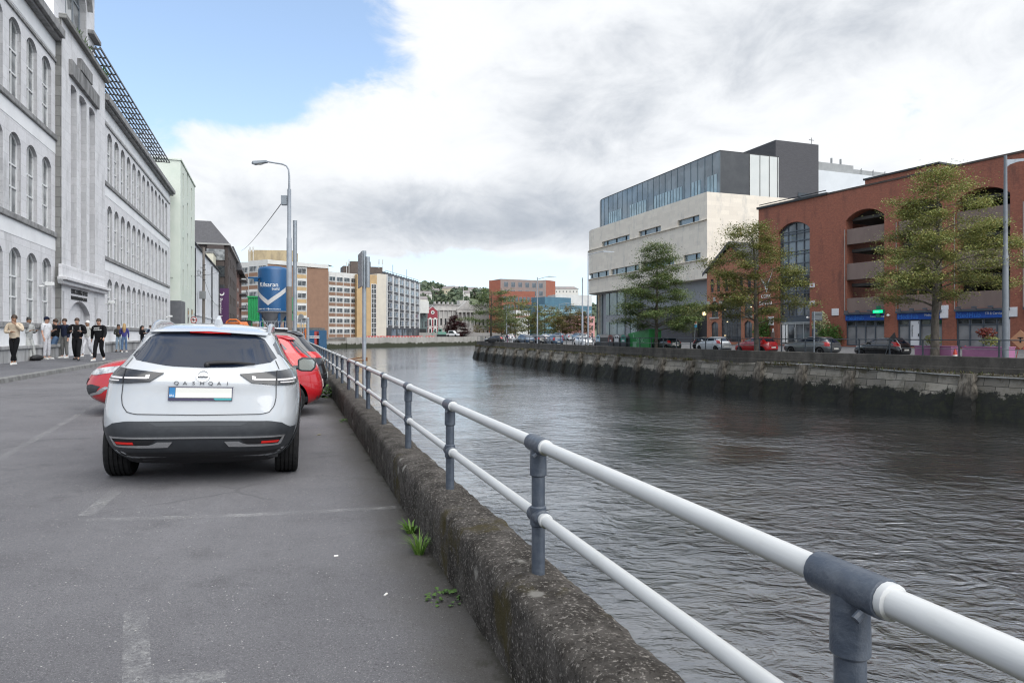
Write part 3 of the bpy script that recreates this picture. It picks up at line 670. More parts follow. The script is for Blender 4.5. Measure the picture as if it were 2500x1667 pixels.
mb.prismxz([(xa, 3.98 - zb), (xb, 3.98 - zb), (xb, 4.12 - zb), (xa, 4.12 - zb)], bp - .34, bp + .02); mb.prismxz([(xa + .12, 3.8 - zb), (xb - .12, 3.8 - zb), (xb, 3.978 - zb), (xa, 3.978 - zb)], bp - .2, bp + .02)
mb.box(xa + .3, xb - .2, bp - .1, bp + .05, 4.122 - zb, 4.7 - zb); mb.build('door_hood', m_ash, cg, bev=.02)
mb = MB(); mb.box(dx0 - .1, dx1 + .1, 2.2, 2.3, -.5, 2.9); mb.build('door', mat('dark_oak_door', (.035, .03, .027), (.05, .045, .04), .6, 2), cg)
m_let = mat('black_lettering', (.02, .02, .022), None, .5)
text("CORK COLLEGE OF FET", .33, m_let, cg, fac(tu(172, 9.15) - T0, bp - .015, 3.47 - zb), .015, sx=.86)
text("MORRISON'S ISLAND CAMPUS", .25, m_let, cg, fac(tu(172, 9.15) - T0, bp - .015, 3.17 - zb + .02), .015, sx=.86)
for u in (153, 231):
    x = tu(u, 9.15) - T0; mb = MB(); mb.box(x - .1, x + .1, bp - .03, bp + .02, 2.0 - zb, 3.5 - zb); mb.build('niche_panel', m_jamb, cg, bev=.02)
# attic pavilion with the big arched window over the entrance
ax0, ax1 = bayL + .6, tu(230, 9.6) - T0; azt = 22.5 - zb
aw = ((ax0 + ax1) / 2 - 2.0, (ax0 + ax1) / 2 + 2.0)
mb = MB(); facade(mb, ax0, ax1, PH - .2, azt, [(aw[0], aw[1], PH + .3, 20.4 - zb, 1.5)], .2, .5, jamb=1)
mb.quad((ax0, .2, PH - .2), (ax0, 6, PH - .2), (ax0, 6, azt), (ax0, .2, azt)); mb.quad((ax1, .2, PH - .2), (ax1, 6, PH - .2), (ax1, 6, azt), (ax1, .2, azt)); mb.quad((ax0, .2, azt), (ax1, .2, azt), (ax1, 6, azt), (ax0, 6, azt))
mb.build('attic_pavilion', [m_ash, m_jamb], cg, recalc=False)
window(cg, aw[0], PH + .3, 4.0, 20.4 - zb - PH - .3, m_bfr, m_cglass, 1.5, 3, 3, .1, .5)
mb = MB()
for z in (17.9, 20.6, 22.3): mb.box(ax0 - .3, aw[0] - .25, -.1, .3, z - zb, z + .24 - zb); mb.box(aw[1] + .25, ax1 + .22, -.1, .3, z - zb, z + .24 - zb)
mb.build('string_course', m_sill, cg, bev=.03)
mb = MB(); hh_ = arch(aw[0] - .25, aw[1] + .25, 20.65 - zb, 1.6, 14)
for p, q in zip(hh_, hh_[1:]): mb.add([(p[0], -.05, p[1]), (q[0], -.05, q[1]), (q[0], -.05, q[1] + .3), (p[0], -.05, p[1] + .3), (p[0], .2, p[1]), (q[0], .2, q[1])], [(0, 1, 2, 3), (0, 1, 5, 4)])
mb.build('arch_moulding', m_sill, cg)
for u, z in ((101, 3.55), (258, 3.3), (407, 3.1)):
    x = tu(u, 9.3) - T0; mb = MB(); mb.tube([(x, -.02, z - zb), (x, -.3, z - zb)], .05, 8); mb.box(x - .09, x + .09, -.55, -.22, z - zb + .02, z - zb + .18); mb.build('security_camera', m_white, cg, bev=.02)
# tufts sprouting from the bay parapet
mb = MB()
for _ in range(5): tuft(mb, (R.uniform(bayL + 2, bayR - .4), bp - .1, PH + .2), .2, 26, .3, .02, .9)
tag(mb.build('parapet_weeds', m_leaf_g, cg, recalc=False), kind='stuff')

# ---- generic plain block
def blockbld(name, label, cat, t, ap, L, depth, H, m, ops=(), z0=.3, jd=.25, jm=None):
    e = empty(name, BW(t, ap, z0), BROT, label, cat); mb = MB()
    facade(mb, 0, L, -.8, H, list(ops), 0, jd, jamb=1 if jm else None); mb.mi = 0
    mb.quad((0, 0, -.8), (0, depth, -.8), (0, depth, H), (0, 0, H)); mb.quad((L, 0, -.8), (L, depth, -.8), (L, depth, H), (L, 0, H)); mb.quad((0, depth, -.8), (L, depth, -.8), (L, depth, H), (0, depth, H)); mb.quad((0, 0, H), (L, 0, H), (L, depth, H), (0, depth, H))
    mb.build('wall', [m] + ([jm] if jm else []), e, recalc=False); return e
# mint green building
m_mint = mat('mint_render', (.63, .675, .605), (.57, .63, .555), .8, .5, .05, 40)
apm = 8.6; t1 = tu(440, apm); t2 = tu(475, apm); L = t2 - t1
ops = []
for i, xx in enumerate((.14, .43, .72)):
    for k in range(4): z = 5.2 + k * 3.2 + (i % 2) * .9; ops.append((L * xx, L * xx + .75, z, z + 2.5))
mbd = blockbld('mint_building', 'pale mint green rendered building with narrow slot windows beyond the college', 'building', t1, apm, L, 14, 18.1, m_mint, ops)
w0 = None
for o_ in ops:
    if w0 is None: w0 = window(mbd, o_[0], o_[2], .75, 2.5, m_bfr, m_dglass, 0, 1, 1, .05, .2)
    else: rep(w0, mbd, (o_[0], .2, o_[2]))
mb = MB(); mb.box(-.06, 3.2, -.06, 9, -.5, 4.5); mb.box(2.2, 3.0, -.08, -.05, 0, 2.6); mb.build('base_cladding', mat('slate_cladding', (.1, .105, .115), (.13, .135, .145), .6, 2), mbd)
mb = MB(); mb.box(L * .45, L * .45 + 1.1, -.03, .05, 0, 4); mb.box(L * .72, L * .72 + 1.1, -.03, .05, 0, 4); mb.build('shop_window', m_dglass, mbd)
mb = MB(); mb.box(-.1, L + .1, -.1, 14.1, 18.1, 18.25); mb.build('roof_edge', m_mint, mbd)
# white terrace
apw = 8.9; t1 = t2 + .2; t2 = tu(534, apw); L = t2 - t1; m_wterr = mat('white_terrace', (.66, .68, .71), (.58, .6, .62), .8, .6)
ops = [(L * (k + .4) / 11 - .35, L * (k + .4) / 11 + .35, z, z + 1.9) for k in range(11) for z in (.8, 4.3, 8.3)]
wt = blockbld('white_terrace', 'white three storey rendered terrace with black drainpipes', 'building', t1, apw, L, 9, 11.9, m_wterr, ops)
w0 = None
for o_ in ops:
    if w0 is None: w0 = window(wt, o_[0], o_[2], .7, 1.9, m_wfr, m_dglass, 0, 1, 2, .06, .15)
    else: rep(w0, wt, (o_[0], .2, o_[2]))
mb = MB()
for f in (.05, .62, .97): mb.tube([(L * f, -.12, 0), (L * f, -.12, 11.4)], .09, 6)
mb.build('drainpipe', m_black, wt)
mb = MB(); mb.prismxz([(0, 11.9), (L, 11.9), (L, 12.0), (0, 12.0)], -.25, 9); mb.build('gutter', m_black, wt); mb = MB()
mb.add([(0, -.2, 12), (L, -.2, 12), (L, 4.5, 14), (0, 4.5, 14), (0, 9, 12), (L, 9, 12)], [(0, 1, 2, 3), (3, 2, 5, 4), (0, 3, 4), (1, 5, 2)]); m_slatr = brickmat('slate_roof', (.07, .07, .078), (.05, .05, .056), (.03, .03, .035), .3, .2, .01, .6, bump=.2); mb.build('roof', m_slatr, wt)
mb = MB(); mb.box(0, L, -.1, .02, 3.5, 3.7); mb.build('string_course', m_wterr, wt)
# cream gable block behind it
cb = blockbld('cream_block', 'tall cream rendered block rising behind the white terrace', 'building', tu(520, 9.6), 9.6, 16, 10, 14.8, mat('cream_render', (.64, .62, .5), (.56, .54, .44), .8, .5))
mb = MB(); mb.box(-.1, 16.1, -.1, 10.1, 14.8, 15.0); mb.build('coping', m_sill, cb)
# dark brick hotel with slate mansard
m_dbr = brickmat('dark_brown_brick', (.075, .055, .05), (.05, .04, .038), (.1, .09, .085), .24, .08, .01, .85)
aph = 7.7; t1 = tu(556, aph); t2 = tu(577, aph); L = t2 - t1
ops = [(L * (k + .3) / 6, L * (k + .3) / 6 + 1.7, z, z + 1.6) for k in range(6) for z in (3.6, 6.9, 10.2, 13.4)]
ho = blockbld('brick_hotel', 'dark brown brick hotel with slate mansard roof and a purple banner sign', 'building', t1, aph, L, 22, 17.2, m_dbr, ops)
w0 = None
for o_ in ops:
    if w0 is None: w0 = window(ho, o_[0], o_[2], 1.7, 1.6, m_wfr, m_cglass, 0, 2, 1, .08, .15)
    else: rep(w0, ho, (o_[0], .2, o_[2]))
mb = MB(); mb.add([(-.3, -.3, 17.2), (L, -.3, 17.2), (L, 22, 17.2), (-.3, 22, 17.2), (3, 3, 21.5), (L - 1, 3, 21.5), (L - 1, 19, 21.5), (3, 19, 21.5)], [(0, 1, 5, 4), (1, 2, 6, 5), (2, 3, 7, 6), (3, 0, 4, 7), (4, 5, 6, 7)]); mb.build('roof', m_slatr, ho)
mb = MB(); mb.box(-.5, L, -.4, 22, 16.9, 17.18); mb.build('eaves', mat('eaves_grey', (.3, .3, .29)), ho)
for y in (6.5, 9.6): mb = MB(); mb.M = Matrix.Translation((1.3, y, 19.1)) @ Matrix.Rotation(rad(-53), 4, 'Y'); mb.box(-.6, .6, -.75, .75, .05, .14); mb.build('skylight', mat('skylight_glass', (.3, .36, .42), None, .1), ho)
for k, z in enumerate((4.5, 8.0, 11.3, 14.2)):
    mb = MB(); mb.box(-.9, 0, .5, 3.4, z, z + 1.9); mb.build('bay_window', m_cglass if k == 3 else m_dglass, ho)
mb = MB(); mb.box(-.75, -.02, .6, 3.3, .5, 16.8); mb.build('bay_spandrel', m_dbr, ho)
mb = MB(); mb.box(-1.1, -.95, -.2, 1.9, 3.2, 9.3); m_purp = mat('purple_banner', (.06, .015, .075), None, .5); sg = mb.build('banner_sign', m_purp, ho)
MT = Matrix.Translation((-1.11, .85 + .55, 7.6)) @ Matrix.Rotation(rad(-90), 4, 'Z') @ Matrix.Rotation(rad(90), 4, 'X') @ Matrix.Rotation(rad(-90), 4, 'Z')
text("Premier Inn", .85, m_white, sg, MT, .01)
mb = MB(); mb.M = Matrix.Translation((-1.12, .95, 8.4)) @ Matrix.Rotation(rad(-90), 4, 'Y')
an = [(.42 * math.cos(a), .42 * math.sin(a)) for a in [rad(60 + i * 20) for i in range(13)]] + [(.16 + .33 * math.cos(a), .33 * math.sin(a)) for a in [rad(285 - i * 20) for i in range(11)]]
mb.prism(an, 0, .02); mb.build('crescent_logo', m_white, sg)
# red-brown brick block with balconies
t1 = t2; t2 = tu(589, aph); L = t2 - t1; m_rbr = brickmat('brown_red_brick', (.2, .085, .06), (.15, .065, .05), (.16, .13, .12), .24, .08, .01, .85)
rb = blockbld('balcony_block', 'red brown brick apartment block with jutting balconies and dark slate top', 'building', t1, aph, L, 20, 15.4, m_rbr)
mb = MB(); mb.add([(-.2, -1.1, 15.2), (L, -1.1, 15.2), (L, 20, 15.2), (-.2, 20, 15.2), (.2, .6, 20.3), (L, .6, 20.3), (L, 18, 20.3), (.2, 18, 20.3)], [(0, 1, 5, 4), (1, 2, 6, 5), (2, 3, 7, 6), (3, 0, 4, 7), (4, 5, 6, 7), (0, 1, 2, 3)]); mb.build('roof', m_slatr, rb)
for k in range(4):
    z = 4 + k * 3.3; mb = MB(); mb.box(L * .5, L * .92, -1.5, 0, z, z + .15); mb.box(L * .5, L * .92, -1.5, -1.45, z + .15, z + 1.15); mb.build('balcony', mat('balcony_grey', (.12, .12, .125)), rb)
    mb = MB(); mb.box(L * .15, L * .3, -.03, .05, z, z + 1.6); mb.build('window', m_dglass, rb)

# ============================================================ FAR BANK BUILDINGS
def segblock(parent, P0, P1, z0, z1, m, depth=12, ops=(), jd=.25, jm=None, name='wall', cap=True):
    """Upright wall from P0 to P1 (left to right as seen) with openings, thickness behind it; coordinates are parent-local world offsets."""
    P0 = Vector(P0); P1 = Vector(P1); d = (P1 - P0); L = d.length; a = math.atan2(d.y, d.x); mb = MB()
    facade(mb, 0, L, z0, z1, list(ops), 0, jd, jamb=1 if jm else None); mb.mi = 0
    mb.quad((0, 0, z0), (0, depth, z0), (0, depth, z1), (0, 0, z1)); mb.quad((L, 0, z0), (L, depth, z0), (L, depth, z1), (L, 0, z1))
    if cap: mb.quad((0, 0, z1), (L, 0, z1), (L, depth, z1), (0, depth, z1)); mb.quad((0, depth, z0), (L, depth, z0), (L, depth, z1), (0, depth, z1))
    o = mb.build(name, [m] + ([jm] if jm else []), parent, recalc=False, loc=(P0.x - parent.location.x, P0.y - parent.location.y, 0), rz=a); o['L'] = L
    return o, L
def uY(u, Y): return Vector(((u - CX) / FPX * Y, Y))
m_obrown = mat('brown_brick_panel', (.25, .15, .1), (.21, .125, .085), .85, .6, .1, 30)
m_owhite = mat('office_white', (.6, .6, .58), (.52, .52, .5), .7, .4)
m_oyel = mat('ochre_render', (.47, .33, .17), (.38, .27, .15), .85, .35)
m_ofr = mat('window_white', (.62, .63, .63), None, .5)
m_oglass = glassmat('office_glass', (.035, .04, .045), (.3, .32, .34), .08, .22)
ob = empty('office_block', (*uY(653, 235), 0), 0, 'long brown and white seven storey office block with ribbon windows beyond the silo', 'building')
def ribbon(P0, P1, z0, z1, rows, cols, spandrel, name, ztop_band=1.2, sill=.0, pane=m_oglass):
    wall, L = segblock(ob, P0, P1, z0, z1, m_owhite, 13); ph = (z1 - ztop_band - z0) / rows; cw = L / cols
    mb = MB()
    for r in range(rows): mb = MB(); mb.box(.12, L - .12, -.03, .02, z0 + r * ph + .1, z0 + r * ph + ph * .32); mb.build('spandrel', spandrel, wall)
    mb = MB()
    for c in range(cols + 1): mb.box(max(0, c * cw - .12), min(L, c * cw + .12), -.06, .02, z0, z1)
    mb.build('pier', m_owhite, wall)
    w0 = None
    for r in range(rows):
        for c in range(cols):
            loc = (c * cw + .3, -.14, z0 + r * ph + ph * .4)
            if w0 is None: w0 = window(wall, loc[0], loc[2], cw - .6, ph * .44, m_ofr, pane, 0, 2, 1, .12, -.14, .12)
            else: rep(w0, wall, loc)
    return wall
ribbon(uY(586, 246), uY(607, 244), -.5, zat(640, 245), 6, 1, m_obrown, 'a')
ribbon(uY(607, 240), uY(653, 235), -.5, zat(634, 236), 6, 2, m_obrown, 'b')
segblock(ob, uY(653, 235), uY(724, 243), -.5, zat(634, 235), m_obrown, 13)
ribbon(uY(724, 243.2), uY(749, 246), -.5, zat(640, 244), 6, 1, m_oyel, 'c', 1.4)
segblock(ob, uY(749, 246), uY(802, 252), -.5, zat(648, 252), m_obrown, 13)
mb = MB(); p0, p1 = uY(653, 234.8) - uY(653, 235), uY(802, 251.8) - uY(653, 235); zz = zat(634, 235)
mb.add([(p0.x, p0.y, zz - 1.4), (p1.x, p1.y, zz - 1.4), (p1.x, p1.y, zz), (p0.x, p0.y, zz), (p0.x, p0.y + 8, zz), (p1.x, p1.y + 8, zz)], [(0, 1, 2, 3), (3, 2, 5, 4)]); mb.build('fascia', m_owhite, ob)
ribbon(uY(802, 262), uY(872, 274), .4, zat(669, 274), 6, 4, m_obrown, 'd')
segblock(ob, uY(871, 271), uY(905, 274), .4, zat(670, 272), m_oyel, 20)
st, L = segblock(ob, uY(905, 274), uY(920, 276), .4, zat(670, 272), m_oyel, 20)
w0 = window(st, .2, .4, L - .4, 21.5, m_ofr, m_dglass, 0, 2, 11, .2, -.08, .1)
segblock(ob, uY(920, 276), uY(943, 279), .4, zat(668, 276), mat('cream_panel', (.56, .52, .44), (.5, .46, .4), .8, .3), 20)
ph_, L = segblock(ob, uY(606, 252), uY(715, 254), 20, zat(610, 252), mat('stained_ochre', (.42, .34, .21), (.27, .22, .15), .9, .5, stretch=(1, 1, .4)), 10, name='roof_house')
ph2, L = segblock(ob, uY(838, 288), uY(935, 294), 21, zat(650, 290), mat('brown_clad', (.085, .065, .055), (.11, .085, .07), .7, .5), 10, name='plant_room')
ph3, L = segblock(ob, uY(856, 289), uY(905, 292), 21, zat(638, 290), _mats['brown_clad'], 8, name='plant_room')
for u, Y, v0, v1 in ((846, 288, 668, 640), (852, 288, 668, 634), (925, 290, 655, 634), (934, 290, 665, 634), (610, 250, 640, 603), (618, 250, 640, 603)):
    mb = MB(); c = uY(u, Y) - uY(653, 235); mb.tube([(c.x, c.y, zat(v0, Y)), (c.x, c.y, zat(v1, Y))], .12, 6); mb.box(c.x - .25, c.x + .25, c.y - .2, c.y + .2, zat(v1, Y) - 1.8, zat(v1, Y)); mb.build('aerial', m_owhite, ob)
# dark glass office wing
gb = empty('glass_office', (*uY(943, 280), 0), 0, 'dark glazed office wing with white fins and rooftop railing beside the brown block', 'building')
wall, L = segblock(gb, uY(943, 280), uY(1023, 330), .2, zat(667, 280), mat('slate_panel', (.06, .065, .075), (.08, .085, .095), .5, .4), 22)
H2 = zat(667, 280); cols, rows = 6, 6; cw = L / cols; rh = (H2 - 5.2) / rows
m_gg = glassmat('tinted_glass', (.06, .075, .09), (.2, .24, .29), .05, .16)
w0 = None
for c in range(cols):
    for r in range(rows):
        loc = (c * cw + .5, -.17, 4.8 + r * rh + .5)
        if w0 is None: w0 = window(wall, loc[0], loc[2], cw - 1.0, rh - 1.2, m_ofr, m_gg, 0, 2, 1, .12, -.17, .15)
        else: rep(w0, wall, loc)
for c in range(cols + 1): mb = MB(); mb.box(max(0, c * cw - .3), min(L, c * cw + .3), -.55, 0, 4.4, H2 - .6); mb.build('fin', m_ofr, wall)
mb = MB(); mb.box(0, L, -.5, 0, .3, 4.2); mb.build('ground_floor', mat('slate_base', (.05, .055, .065)), wall)
for c in range(1, cols): mb = MB(); mb.box(c * cw - 3, c * cw + 2.6, -.6, -.45, .9, 3.8); mb.build('shop_window', m_gg, wall)
mb = MB(); mb.tube([(0, .5, H2 + 1.2), (L, .5, H2 + 1.2)], .07, 6)
for i in range(14): mb.tube([(L * i / 13, .5, H2), (L * i / 13, .5, H2 + 1.2)], .07, 5); mb.box(L * i / 13 - .5, L * i / 13 + .5, .4, 1.6, H2, H2 + .6)
for f in (.3, .72): mb.tube([(L * f, 2, H2), (L * f, 2, H2 + 5)], .1, 5)
mb.build('roof_railing', m_dgrey, wall)
# grey green block, red gabled house
gg = empty('grey_green_block', (*uY(1023, 336), 0), 0, 'small grey green block between the glass office and the red gabled house', 'building')
wall, L = segblock(gg, uY(1021, 336), uY(1044, 338), .2, zat(742, 325), mat('grey_green', (.11, .15, .15), (.13, .17, .17), .7, .4), 14)
for x, z, wd, h in ((.33, 9.6, 1.0, 4), (.72, 9.6, .7, 4), (.05, 4.5, .4, 3.6), (.4, 4.5, .4, 3.6), (.7, 5, 1, 3)): mb = MB(); mb.box(L * x, L * x + wd, -.06, .1, z + .4, z + h); mb.build('window', m_dglass, wall)
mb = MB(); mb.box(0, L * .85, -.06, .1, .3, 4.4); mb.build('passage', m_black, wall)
pt, L = segblock(gg, uY(1021, 331), uY(1047, 333), 12, zat(735, 331), m_owhite, 10, name='roof_house')
rh_ = empty('red_gabled_house', (*uY(1044, 340), 0), 0, 'small dark red gabled house with white arched window surrounds', 'house')
m_red = mat('dark_red_paint', (.26, .035, .05), (.22, .03, .045), .7, .5)
P0, P1 = uY(1044, 340), uY(1068.5, 342); wall, L = segblock(rh_, P0, P1, .2, zat(760, 340), m_red, 14)
zt = zat(760, 340); mb = MB(); mb.prismxz([(0, zt), (L, zt), (L / 2, zat(752, 340) + .6)], 0, 14); mb.build('gable', m_red, wall)
mb = MB(); mb.add([(-.3, -.3, zt), (L / 2, -.3, zt + 2.6), (L + .3, -.3, zt), (L + .3, -.3, zt + .3), (L / 2, -.3, zt + 2.9), (-.3, -.3, zt + .3)], [(0, 1, 4, 5), (1, 2, 3, 4)]); mb.build('bargeboard', m_owhite, wall)
for r in range(2):
    for c in range(2):
        x = L * (.12 + .5 * c); z = 1.0 + r * 4.7; mb = MB()
        hd = arch(x - .25, x + 1.6, z + 4.4, .95); mb.prismxz([(x - .25, z)] + hd + [(x + 1.6, z)], -.08, .02); s_ = mb.build('window_surround', m_owhite, wall)
        mb = MB(); mb.box(x + .2, x + 1.15, -.12, 0, z + .3, z + 3.4); mb.build('window', m_dglass, s_)
mb = MB(); mb.box(0, L, -.05, .02, 5.2, 5.5); mb.box(0, L, -.05, .02, 9.1, 9.4); mb.build('band', m_owhite, wall)
mb = MB(); mb.M = Matrix.Translation((L / 2, -.05, zt - .5)) @ Matrix.Rotation(rad(90), 4, 'X'); mb.lathe([(.95, 0), (.95, .1)], 16); rs = mb.build('round_surround', m_owhite, wall); mb = MB(); mb.M = Matrix.Translation((L / 2, -.17, zt - .5)) @ Matrix.Rotation(rad(90), 4, 'X'); mb.lathe([(.45, 0), (.45, .03)], 12); mb.build('round_window', m_dglass, rs)
# classical stone building with pediment
m_port = mat('portland_stone', (.44, .43, .41), (.31, .31, .3), .8, .35, .1, 20, stretch=(1, 1, .6))
cl = empty('classical_building', (*uY(1066, 365), 0), 0, 'pale classical stone building with pediment, columns and balustrade', 'building')
P0, P1 = uY(1061, 365), uY(1215, 385); d_ = P1 - P0; L = d_.length
zc_ = zat(742, 365); ops = []
cwid = L / 15.
for c in range(15):
    x = cwid * (c + .5)
    if 5 <= c <= 8: continue
    ops += [(x - .55, x + .55, 6.6, 10.2), (x - .5, x + .5, 1.2, 4.2, .5)]
wall, L = segblock(cl, P0, P1, .2, zc_, m_port, 16, ops, .5)
mb = MB(); mb.quad((.5, .48, .5), (L - .5, .48, .5), (L - .5, .48, zc_ - 2), (.5, .48, zc_ - 2)); mb.build('window', m_dglass, wall, recalc=False)
mb = MB(); mb.box(-.3, L + .3, -.7, 0, zc_ - 3.4, zc_ - 2.7); mb.box(0, L, -.3, 0, 5.0, 5.5); mb.box(-.2, L + .2, -.4, 0, zc_ - .4, zc_); mb.build('cornice', m_port, wall)
for c in range(16):
    if 5 <= c <= 9: continue
    mb = MB(); x = cwid * c; mb.box(x - .35, x + .35, -.45, .02, 5.5, zc_ - 3.4); mb.box(x - .5, x + .5, -.6, .6, zc_, zc_ + 1.2); mb.build('pilaster', m_port, wall)
mb = MB(); px0, px1 = cwid * 4.8, cwid * 9.2; mb.prismxz([(px0, zc_ - 2.6), (px1, zc_ - 2.6), ((px0 + px1) / 2, zc_ + 1.8)], -2.2, 0); mb.box(px0, px1, -2.0, 0, zc_ - 4.2, zc_ - 2.7); mb.box((px0 + px1) / 2 - 3, (px0 + px1) / 2 + 3, .5, 4, zc_, zc_ + 2.4); mb.build('pediment', m_port, wall)
for k in range(5): mb = MB(); x = px0 + .7 + (px1 - px0 - 1.4) * k / 4; mb.lathe([(.5, 5.5), (.42, zc_ - 4.9), (.6, zc_ - 4.2)], 12); mb.v = [v + Vector((x, -1.5, 0)) for v in mb.v]; mb.build('column', m_port, wall, smooth=40)
mb = MB(); mb.box(px0, px1, -2, 0, .2, 5.5); mb.build('portico_base', m_port, wall)
mb = MB(); mb.tube([((px0 + px1) / 2, 2, zc_ + 2), ((px0 + px1) / 2, 2, zc_ + 9)], .12, 6); fp_ = mb.build('flagpole', m_owhite, wall)
mb = MB(); x = (px0 + px1) / 2; mb.add([(x, 2, zc_ + 8), (x + .9, 2.1, zc_ + 5.6), (x + 1.4, 2.2, zc_ + 4.4), (x + .4, 2, zc_ + 5)], [(0, 1, 2, 3)]); mb.build('flag', m_owhite, fp_, recalc=False)
# orange and grey hotel
m_or = mat('terracotta_panel', (.29, .1, .06), (.24, .08, .055), .7, .4); m_gr = mat('grey_brick_panel', (.24, .2, .185), (.2, .17, .16), .8, .4)
hb = empty('terracotta_hotel', (*uY(1222, 360), 0), 0, 'terracotta and grey hotel block with square windows above the trees', 'building')
def gridwall(P0, P1, z0, z1, m, rows, cols, wd, h, depth=14, fx=.1, za=None, zp=None):
    wall, L = segblock(hb, P0, P1, z0, z1, m, depth); w0 = None
    for r in range(rows):
        for c in range(cols):
            loc = (L * fx + (L * (1 - 2 * fx)) * (c + .5) / cols - wd / 2, -.12, za + r * zp)
            if w0 is None: w0 = window(wall, loc[0], loc[2], wd, h, m_bfr, m_gg, 0, 2, 1, .1, -.12, .1)
            else: rep(w0, wall, loc)
    return wall
zt = zat(684, 360)
gridwall(uY(1222, 360), uY(1333, 372), 0, zat(683, 366), m_gr, 3, 6, 2.3, 2.6, 14, .04, zt - 12, 4.3)
w_, L = segblock(hb, uY(1194, 362), uY(1222, 360), 0, zt, m_or, 14)
w_, L = segblock(hb, uY(1333, 372), uY(1356, 380), 0, zat(685, 376), m_or, 14)
gridwall(uY(1226, 352), uY(1306, 356), 0, zat(711, 354), m_or, 4, 8, 1.5, 2.5, 10, .02, 6.2, 4.1)
# blue glass office
m_bl = mat('blue_panel', (.05, .12, .17), (.07, .16, .21), .35, .25); m_blg = glassmat('blue_glass', (.1, .24, .32), (.26, .42, .5), .06, .2)
be = empty('blue_office', (*uY(1316, 315), 0), 0, 'low blue glass office building behind the car park', 'building')
wall, L = segblock(be, uY(1316, 315), uY(1445, 335), 0, zat(744, 320), m_bl, 14)
for z in (4, 8, 11.5): mb = MB(); mb.box(.6, L - .5, -.1, 0, z, z + 1.9); mb.build('ribbon_window', m_blg, wall)
up, L2 = segblock(be, uY(1330, 324), uY(1394, 334), 10, zat(725, 326), m_bl, 10, name='upper_floor')
wh, L3 = segblock(be, uY(1356, 345), uY(1445, 352), 10, zat(719, 345), m_owhite, 10, name='roof_screen')
# pink house and a low pinkish shed
pk = empty('pink_house', (*uY(1403, 232), 0), 0, 'pink three storey house beside the stone cultural building', 'house')
m_pink = mat('pink_render', (.52, .27, .26), (.46, .24, .23), .8, .5)
ops = []
P0, P1 = uY(1403, 232), uY(1452, 238); L = (P1 - P0).length
for r in range(3):
    for c in range(4): x = L * (c + .5) / 4; ops.append((x - .45, x + .45, .6 + r * 2.5, 2.1 + r * 2.5))
wall, L = segblock(pk, P0, P1, -.1, zat(771, 232), m_pink, 9, ops)
w0 = None
for o_ in ops:
    if w0 is None: w0 = window(wall, o_[0], o_[2], .9, 1.5, m_bfr, m_dglass, 0, 1, 2, .07, .15)
    else: rep(w0, wall, (o_[0], .15, o_[2]))
sh = empty('pale_shed', (*uY(1258, 300), 0), 0, 'low pale hall with a pink band in front of the terracotta hotel', 'building')
wall, L = segblock(sh, uY(1258, 300), uY(1293, 303), 0, zat(757, 300), m_owhite, 12); mb = MB(); mb.box(0, L, -.1, 0, zat(775, 300), zat(770, 300)); mb.build('band', m_pink, wall)
# hoarding, barriers on the far quay
hd_ = empty('hoarding', (*uY(1023, 300), 0), 0, 'long grey timber site hoarding in front of the classical building', 'hoarding')
m_hoard = brickmat('hoarding_boards', (.3, .29, .275), (.25, .24, .23), (.17, .165, .16), 2.4, 6, .05, .85)
segblock(hd_, uY(1023, 322), uY(1245, 342), -.5, zat(812, 330), m_hoard, .2, name='panel')
segblock(hd_, uY(1245, 342), uY(1290, 330), -.5, zat(812, 335), m_hoard, .2, name='panel')
mb = MB(); mb.add([(0, -.3, 0), (1.95, -.3, 0), (1.95, .3, 0), (0, .3, 0), (.08, -.1, 1.05), (1.87, -.1, 1.05), (1.87, .1, 1.05), (.08, .1, 1.05)], [(0, 1, 5, 4), (1, 2, 6, 5), (2, 3, 7, 6), (3, 0, 4, 7), (4, 5, 6, 7)])
m_barr = mat('red_plastic', (.42, .07, .06), None, .5)
b0 = mb.build('traffic_barrier', m_barr); mb = MB(); mb.box(.7, 1.25, -.32, -.26, .35, .8); mb.build('reflector', m_owhite, b0)
tag(b0, 'red plastic traffic barrier on top of the far flood wall', 'barrier', 'red barriers along the far flood wall')
for i in range(24):
    u = 884 + i * 7.4
    if 1028 < u < 1036: continue
    o = b0 if i == 0 else copy_tree(b0); p = uY(u, 262 + (u - 884) * .27); o.location = (p.x, p.y, -.02 - .1 * (i % 2)); o.rotation_euler = (0, 0, rad(58))
# ============================================================ RIGHT BANK BUILDINGS
# --- red brick parking building
GX = Vector((.438, -.899, 0)).normalized(); GO = Vector((37.2, 63, .4)); GROT = math.atan2(GX.y, GX.x)
def gx(u): k = (u - CX) / FPX; return (63 * k - 37.2) / (.438 + .899 * k)
m_brick = brickmat('red_brick', (.4, .13, .074), (.27, .085, .052), (.26, .15, .115), .225, .075, .011, .85, stain=(.14, .06, .045), stains=.8, bump=.35, mixamt=.75)
m_brk2 = brickmat('orange_brick', (.46, .17, .09), (.36, .12, .065), (.34, .25, .19), .225, .075, .011, .85, stain=(.12, .06, .045), stains=.5, bump=.25)
m_cop = mat('coping_dark', (.09, .06, .05), (.05, .045, .04), .9, 2)
m_span = mat('brown_concrete', (.21, .155, .135), (.17, .125, .11), .85, .7, .1, 20, stretch=(1, 1, .3))
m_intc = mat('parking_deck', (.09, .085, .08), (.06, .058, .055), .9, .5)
m_sfr = mat('slate_frame', (.06, .075, .095), (.075, .09, .11), .5, 3)
m_grglass = glassmat('frosted_grey_glass', (.2, .2, .21), (.26, .26, .265), .2, .5)
m_skyglass = glassmat('sky_glass', (.03, .035, .04), (.16, .18, .2), .03, .35)
m_blue = mat('shop_blue', (.01, .085, .42), (.012, .075, .37), .4, 1)
m_blue2 = mat('pale_blue_letters', (.04, .2, .62), None, .5)
